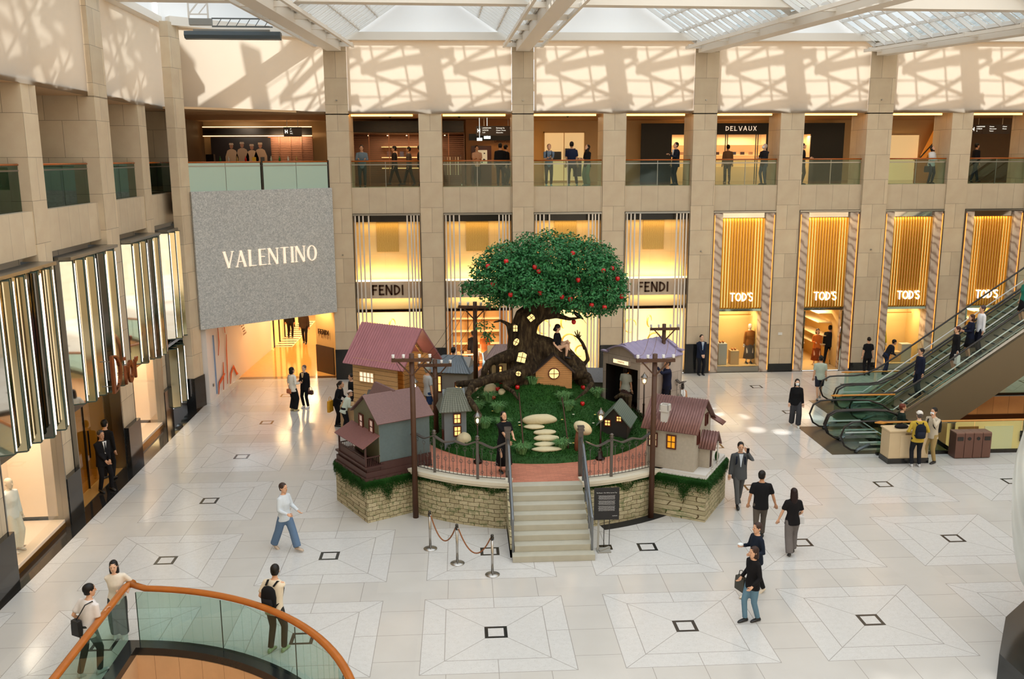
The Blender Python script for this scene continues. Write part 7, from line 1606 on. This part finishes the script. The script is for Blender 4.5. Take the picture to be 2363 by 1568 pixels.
# --- upper floor visitors
U = 8.04
def up(label, x, y=38.78, **kw): return person(label, x, y, U, vox=.022, **kw)
LEANH = ((.14, -.34, 1.14), (-.14, -.34, 1.14))
up('man in a grey denim shirt leaning on the upper rail in the first bay', -4.05, h=1.72, rot=5, top=((104, 116, 124), 'long'), bottom=((36, 50, 56), 'trousers'), hands=LEANH, lean=8, mask=False, skin='b')
person('walker in dark clothes passing in the first upper bay', -2.9, 41.6, U, h=1.7, rot=-90, top=((50, 44, 42), 'long'), bottom=((30, 28, 30), 'trousers'), feet=((.05, -.25), (-.05, .25)), vox=.024)
person('second walker in grey passing in the first upper bay', -2.25, 41.4, U, h=1.66, rot=-90, top=((90, 80, 76), 'long'), bottom=((44, 40, 40), 'trousers'), feet=((.05, .25), (-.05, -.25)), vox=.024, skin='b')
person('person in black close to the second pillar on the upper floor', -1.72, 40.6, U, h=1.72, rot=100, top=(BLK, 'long'), bottom=(BLK, 'trousers'), vox=.024)
person('person in a pink beige shirt holding a tablet in the second upper bay', .78, 42.6, U, h=1.72, rot=10, top=((196, 160, 140), 'short'), bottom=((60, 56, 62), 'trousers'), hands=((.1, -.28, 1.15), (-.1, -.28, 1.15)), vox=.024)
up('person in black standing at the right end of the second upper bay', 1.72, 39.5, h=1.78, rot=170, top=(BLK, 'long'), bottom=((22, 24, 34), 'trousers'))
up('second person in black just behind the other at the pillar', 2.0, 40.3, h=1.72, rot=120, top=(BLK, 'long'), bottom=(BLK, 'trousers'))
a = up('man in a grey blue polo leaning on the upper rail with his phone', 3.72, h=1.74, rot=0, top=((104, 122, 142), 'short'), bottom=((26, 28, 38), 'trousers'), shoe=(160, 190, 196), hands=((.04, -.34, 1.16), (-.08, -.34, 1.14)), lean=10, pitch=-22)
phone(a, 0, 'phone in the hands of the man in the grey blue polo'); backpack(a, (30, 34, 44), 'dark backpack on the man in the grey blue polo')
up('man in a navy polo with his back to the upper rail and ankles crossed', 4.68, h=1.82, rot=172, top=((26, 34, 60), 'short'), bottom=((24, 26, 38), 'trousers'), shoe=(120, 150, 150), feet=((.10, .05), (-.22, .1)), skin='b')
up('woman in a black jacket and green trousers looking down at the upper rail', 5.35, h=1.70, rot=-60, top=((22, 22, 26), 'long'), bottom=((120, 136, 108), 'wide'), hair=((24, 18, 18), 'long'), hands=((.1, -.28, 1.1), (-.1, -.28, 1.12)), fem=True, pitch=-25, shoe=(110, 140, 140))
a = up('man in a dark suit on the upper floor looking at his phone beside the pillar', 9.1, h=1.78, rot=-70, top=((26, 30, 44), 'long'), bottom=((28, 34, 44), 'trousers'), hands=((.06, -.34, 1.22), (-.2, -.05, .9)), pitch=-15, jacket=(220, 222, 226)); phone(a, 0, 'phone held by the man in the dark suit upstairs')
a = up('grey haired man with a mask and dark sweater reading his phone on the upper floor', 12.9, h=1.70, rot=-60, top=((34, 34, 40), 'long'), bottom=((50, 74, 96), 'trousers'), hair=((180, 178, 174), 'short'), mask=True, hands=((.06, -.34, 1.12), (-.1, -.3, 1.1)), pitch=-20, skin='c'); phone(a, 0, 'phone held by the grey haired man upstairs')
up('man in black at the left end of the rail before the black shopfront end', 14.55, h=1.72, rot=75, top=(BLK, 'long'), bottom=(BLK, 'trousers'), hands=((.06, -.3, 1.1), (-.1, -.3, 1.1)), pitch=-15)
a = up('black haired woman in a white sweatshirt looking down on the upper floor', 20.2, h=1.60, rot=20, top=((224, 226, 230), 'long'), bottom=((50, 58, 76), 'trousers'), hair=((18, 16, 18), 'bob'), hands=((.06, -.3, 1.05), (-.08, -.3, 1.05)), pitch=-30, fem=True); bag(a, (-.26, -.02, .80), (.26, .1, .26), (30, 30, 34), 'black bag of the woman in the white sweatshirt')
person('person in dark clothes crossing at the far right of the upper floor', 23.3, 40.8, U, h=1.72, rot=95, top=((26, 26, 34), 'long'), bottom=((30, 34, 50), 'trousers'), feet=((.05, -.2), (-.05, .2)), vox=.024)
person('walker in brown before the middle lit opening of the black shopfront', 12.5, 42.8, U, h=1.72, rot=180, top=((110, 84, 66), 'long'), bottom=((60, 48, 42), 'trousers'), feet=((.06, -.18), (-.06, .18)), vox=.024)
person('person in black standing inside the passage below the grey panel', -9.0, 47.5, 0, h=1.7, rot=180, top=(BLK, 'long'), bottom=(BLK, 'trousers'), vox=.024)
person('person in black trousers walking deep in the amber passage', -8.0, 46.0, 0, h=1.72, rot=0, top=((60, 50, 44), 'long'), bottom=(BLK, 'trousers'), feet=((.08, -.15), (-.08, .15)), vox=.024)
# ================================================================= ESCALATORS, RAILS, KIOSK
SL = .715; M_step = P('escalator_step', (58, 64, 66), .35, .6, var=.2, vs=30); M_truss = P('truss_bronze', (118, 104, 82), .5, .3); M_rub = P('black_rubber', (28, 24, 22), .35); M_skirt = P('steel_skirt', (190, 192, 194), .22, .9)
def escalator(label, x0, yc, up, xs, half=.46, nst=34):
    """flat entry from x0 to xs, then climbs (up) or descends towards +x"""
    t = thing('escalator', label, 'escalator', (xs, yc, 0)); s = 1 if up else -1; L = 11.5 if up else 6.8; g = SL if up else .66
    Z = lambda x: 0 if x < 0 else s*g*x
    for j in range(nst if up else 22):
        x = .1+j*.3; z = Z(x)
        if x > L: break
        MB().box(x, x+.31, -half, half, z-.22, z+.0).build('step', M_step, t)
        MB().box(x, x+.015, -half, half, z-.01, z+.004).build('step_edge', P('step_edge_pale', (150, 170, 168), .3), t) if j % 2 == 0 else None
    MB().box(x0-xs+.5, .12, -half, half, -.08, .012).build('comb_plate', M_skirt, t)
    for sd in (-1, 1):
        y = sd*(half+.16)
        tip = x0-xs; c = tip+.45
        pts = [(c+.15, y, .06), (c-.1, y, .10), (c-.32, y, .24), (tip, y, .55), (c-.34, y, .86), (c-.1, y, 1.0), (c+.2, y, 1.02), (-.35, y, 1.02)]
        if up: pts += [(.0, y, 1.06), (.5, y, 1.0+.36*g*1), (1.2, y, 1.0+g*1.0), (L, y, 1.0+g*(L-.2))]
        else: pts += [(.3, y, .98), (.8, y, .80), (1.5, y, .98-g*1.05), (L, y, .98-g*(L-.45))]
        MB().tube(pts, [(.042, .03)]*len(pts), 8, flat=(0, 1, 0)).build('handrail', M_rub, t)
        poly = [(p[0], p[2]-.0) for p in pts[2:]]
        end = (L, Z(L)); poly2 = poly+[end, (.2, Z(.2)), (-.1, .0), (c, .02)]
        MB().prism(poly2, .012, Matrix(((1, 0, 0, 0), (0, 0, 1, y), (0, 1, 0, 0), (0, 0, 0, 1)))).build('glass_balustrade', glass_mat('escalator_glass', (243, 249, 247), .06), t)
        for dz, th, mt in ((.16, .10, M_skirt), (.40 if up else .30, .035, P('white_strip_light', (240, 240, 240), .3))):
            m = MB(); yy = y-sd*.09
            m.prism([(c+.2, dz-th/2), (0, dz-th/2), (L, Z(L)+dz-th/2), (L, Z(L)+dz+th/2), (0, dz+th/2), (c+.2, dz+th/2)], .03, Matrix(((1, 0, 0, 0), (0, 0, 1, yy-.015), (0, 1, 0, 0), (0, 0, 0, 1)))); m.build('skirt_panel', mt, t)
        MB().tube([(c+.05, y, .02), (c+.12, y, .10), (c+.5, y, .26)], [(.09, .05)]*3, 6, flat=(0, 1, 0)).build('newel_cover', P('newel_grey', (96, 104, 108), .3, .5), t)
    m = MB(); prof = [(.0, -.05), (L, Z(L)-.05), (L, Z(L)-1.65), (2.4, Z(2.4)-1.65), (2.2, -.1)] if up else [(.0, -.05), (L, Z(L)-.05), (L, Z(L)-1.2), (.2, -1.2)]
    m.prism(prof, half*2+.5, Matrix(((1, 0, 0, 0), (0, 0, 1, -half-.25), (0, 1, 0, 0), (0, 0, 0, 1)))); m.build('truss_cladding', M_truss, t)
    MB().prism([(-.1, .02), (L, Z(L)+.02), (L, Z(L)+.12), (-.1, .12)], .03, Matrix(((1, 0, 0, 0), (0, 0, 1, -half-.27), (0, 1, 0, 0), (0, 0, 0, 1)))).build('edge_trim', M_skirt, t)
    return t
escalator('rear escalator climbing to the right with glass sides and black handrails', 13.55, 32.36, True, 15.2)
escalator('front climbing escalator with the broad bronze underside, in front of the rear one', 13.55, 30.92, True, 15.2)
escalator('rear descending escalator, second from the front', 11.85, 28.95, False, 13.6)
escalator('front descending escalator nearest the kiosk', 11.85, 27.58, False, 13.6)
def rider(label, x, y, **kw):
    j = int((x-15.3)/.3+.5); xx = 15.3+j*.3+.14; return person(label, xx, y, SL*(xx-15.2-.12)+.02, vox=.024, **kw)
a = rider('rider in a white shirt and dark trousers on the front climbing escalator', 18.45, 30.95, h=1.74, rot=-95, top=((232, 232, 236), 'long'), bottom=((24, 26, 40), 'trousers'), hair=((70, 56, 60), 'short'))
a = rider('rider in black with bare legs carrying a white bag on the front climbing escalator', 17.45, 30.85, h=1.66, rot=-95, top=(BLK, 'long'), bottom=((24, 24, 30), 'skirt'), hair=((60, 26, 20), 'short'), fem=True)
bag(a, (.26, -.05, .72), (.28, .12, .34), (226, 226, 224), 'white shopping bag hanging from the hand of the rider in black')
a = rider('second rider in dark navy beside the white shopping bag on the escalator', 17.95, 31.05, h=1.62, rot=-95, top=((24, 28, 48), 'long'), bottom=((24, 26, 34), 'skirt'), hair=((60, 34, 20), 'bob'), hands=((.1, -.3, 1.1), (-.1, -.3, 1.1)), fem=True)
a = rider('rider in a dark navy jacket near the foot of the climbing escalator', 16.1, 30.95, h=1.72, rot=-85, top=((28, 32, 52), 'long'), bottom=((24, 28, 44), 'trousers'), hair=((24, 16, 18), 'short'))
a = rider('rider in a green patterned top at the right edge on the escalator', 19.9, 30.95, h=1.68, rot=-90, top=((40, 120, 100), 'short'), bottom=(BLK, 'skirt'), hair=((190, 160, 120), 'short'), fem=True)
person('person with reddish hair in a dark green top stepping onto the descending escalator', 14.25, 27.9, -.42, h=1.72, rot=80, top=((26, 40, 34), 'short'), bottom=((24, 24, 26), 'trousers'), hair=((110, 52, 36), 'short'), vox=.022)
# golden rails around the void
def gold_rail(label, x0, x1, y, z=1.06, ret=None):
    t = thing('void_railing', label, 'railing', (x0, y, 0), group='golden railings of the escalator void')
    MB().tube([(0, 0, z), (x1-x0, 0, z)], [(.05, .03)]*2, 8, flat=(0, 1, 0)).build('handrail', M_gold, t); MB().prism([(-.12, .0), (.1, -.12), (.3, -.02), (.1, .10)], .04, Matrix.Translation((0, 0, z-.02))).build('rail_end', M_gold, t)
    n = max(1, round((x1-x0)/1.5))
    for i in range(n): MB().box((x1-x0)*i/n+.01, (x1-x0)*(i+1)/n-.01, -.006, .006, -.05, z-.03).build('glass_panel', M_rail_gl, t)
    MB().box(0, x1-x0, -.05, .05, -.1, .10).build('base_channel', M_black, t)
gold_rail('golden railing behind the rear climbing escalator', 14.65, 17.2, 33.38); gold_rail('golden railing between the climbing and descending escalators', 12.85, 15.0, 29.98); gold_rail('long golden railing along the front of the void behind the bins', 12.9, 31.5, 26.68)
gold_rail('railing on the far side of the void under the escalator', 17.4, 31.5, 33.45, 1.02)
# lower floor shopfront glimpsed through the railing
t = thing('lower_shop', 'lit lower level shopfront with dark lettering seen through the front railing', 'shopfront', (16, 33.1, -4.2))
MB().box(0, 15, 0, .05, 1.2, 3.3).build('lit_panel', P('lower_lit', (246, 214, 160), emit=.2, ecol=(255, 206, 140)), t); MB().box(0, 15, -.05, 0, 3.3, 3.55).build('header', M_brown, t)
for j in range(6): MB().box(j*2.9, j*2.9+.12, -.1, 0, 0, 3.3).build('mullion', M_steel, t)
letters(MB(), 'FENDI', .42, .05, facing(6.35, -.06, 2.45), gap=.2).build('sign_letters', M_black, t)
for j in range(5):
    for (u, v, c_) in ((.3, 1.1, (150, 104, 66)), (1.35, 2.5, (250, 240, 220))): MB().box(j*2.9+u, j*2.9+v, -.04, -.01, 1.3, 3.22-.15*(j % 2)).build('display_panel', P('lower_panel_%d' % c_[0], c_, .5), t)
for j in range(3): MB().box(1.2+j*2.7, 2.6+j*2.7, -1.0, -.4, .4, 1.2).build('display_block', P('lower_block', (226, 206, 176), .6), t)
lamp('AREA', (20, 31, -.3), 90, WARM, 5, 1.5)
# kiosk
t = thing('kiosk', 'square limestone information kiosk with a dark base beside the escalators', 'kiosk', (13.5, 26.12, 0), .0)
MB().box(-.62, .62, -.28, .28, .16, 1.0).build('stone_body', P('kiosk_stone', (208, 184, 146), .45, var=.06, vs=4), t, bevel=.008); MB().box(-.64, .64, -.30, .30, 0, .16).build('base', M_dark, t); MB().box(-.65, .65, -.31, .31, 1.0, 1.05).build('counter_top', P('kiosk_stone', (208, 184, 146)), t, bevel=.008)
MB().box(-.28, .5, -.29, -.282, .2, .90).build('door_panel', P('kiosk_panel', (216, 192, 154), .4), t)
text_obj('kiosk_text', 'DIRECTORY', .07, M_brown, t, (.05, -.292, .93), (PI/2, 0, 0), .002)
tag(MB().blob((0, 0, .05), (.22, .12, .07), 12).tube([(-.1, 0, .1), (0, 0, .17), (.1, 0, .1)], .01, 6).build('black_bag', cloth((28, 26, 28)), loc=(13.35, 26.1, 1.05)), 'soft black bag lying on top of the kiosk', 'bag')
# bins
for k in range(4):
    t = thing('litter_bin', ('leftmost', 'second', 'third', 'rightmost')[k]+' of four brown metal litter bins standing in a row', 'bin', (15.28+k*.285, 26.35, 0), group='brown litter bins')
    MB().box(-.138, .138, -.2, .2, .02, .80).build('bin_body', P('bin_brown', (104, 74, 64), .4, .4), t, bevel=.01); MB().box(-.138, .138, -.18, .2, .80, .83).build('lid', P('bin_lid', (140, 110, 98), .4, .4), t)
    m = MB()
    if k in (0, 3): m.box(-.09, .09, -.212, -.198, .58, .70)
    else: m.lathe([(.055, 0), (.055, .014)], 16, Matrix.Translation((0, -.198, .64)) @ Matrix.Rotation(PI/2, 4, 'X'))
    m.build('opening', M_black, t); MB().box(-.12, .12, -.15, .15, 0, .02).build('plinth', M_black, t)
# ---- round well balustrade in the foreground
t = thing('well_balustrade', 'large curved glass balustrade with a thick varnished wooden handrail around the light well', 'balustrade', (PC[0], PC[1], 0))
rp = [(.12, y, 1.1) for y in (-6.5, -4, -2, 0, 2, 4, 4.9, 5.2)]+[(math.cos(math.radians(a))*5.13, math.sin(math.radians(a))*5.13, 1.1) for a in range(84, -62, -3)]
t2 = MB().tube([(p[0], p[1], p[2]) for p in rp[:8]]+[(.20, 5.40, 1.1)], [(.075, .055)]*9, 12, flat=(1, 0, 0)); t2.tube([(.12, 5.34, 1.1)]+[rp[i] for i in range(8, len(rp))], [(.075, .055)]*(len(rp)-7), 12, flat=(0, 1, 0)); t2.build('handrail', P('orange_wood', (172, 96, 30), .25, var=.22, vs=5), t)
m = [(.10, -6.5), (.10, -2.9), (.10, .7), (.10, 3.0), (.10, 5.15)]
for (a, b) in zip(m, m[1:]): MB().bar((a[0], a[1]+.01, .53), (b[0], b[1]-.01, .53), .014, 1.06).build('glass_panel', glass_mat('well_glass', (224, 238, 232), .08), t)
aa = [86, 66, 44, 22, 0, -22, -44, -62]
for a, b in zip(aa, aa[1:]):
    q = MB()
    for i in range(8):
        u0, u1 = math.radians(a-.1+(b-a+.2)*i/8), math.radians(a-.1+(b-a+.2)*(i+1)/8)
        q.prism([(math.cos(u)*r, math.sin(u)*r) for u, r in ((u0, 5.06), (u0, 5.072), (u1, 5.072), (u1, 5.06))], 1.06)
    bmesh.ops.remove_doubles(q.bm, verts=q.bm.verts, dist=1e-4); q.build('glass_panel', glass_mat('well_glass', (224, 238, 232)), t)
    MB().box(-.006, .006, -.008, .008, 0, 1.05, Matrix.Rotation(math.radians(a), 4, 'Z') @ Matrix.Translation((5.066, 0, 0))).build('joint', P('joint_dark', (60, 70, 66), .3), t)
# ---- bulging column and black plinth at the right edge
t = thing('column', 'pale grey bulging column on a black plinth at the right edge of the hall', 'column', (12.62, 14.0, 0))
MB().lathe([(2.2, .5), (2.72, .95), (3.02, 1.42), (3.16, 1.95), (3.235, 2.46), (3.28, 3.17), (3.26, 3.7), (3.1, 4.6), (2.7, 6), (2.1, 8), (1.8, 14)], 64, c=(.50, .1, 0)).build('bulging_shaft', P('pearl_grey', (176, 178, 172), .35, .2), t)
MB().prism([(-3.16, -2), (-3.16, .33), (-2.28, 1.59), (-1.48, 2.25), (2, 2.4), (2, -2)], .5).build('black_plinth', P('plinth_black', (28, 30, 30), .15, var=.3, vs=30), t)
# security cameras and bronze floor lights
for (x, y, z, nm) in ((-2.9, 39.6, 10.9, 'first upper bay'), (.0, 40, 10.9, 'second upper bay'), (4.6, 39.6, 10.9, 'third upper bay')): tag(MB().blob((0, 0, 0), (.05, .05, .04), 8).lathe([(.06, .02), (.06, .06)], 10).build('dome_camera', M_black, loc=(x, y, z+.02)), 'small dark dome camera on the ceiling of the '+nm, 'camera')
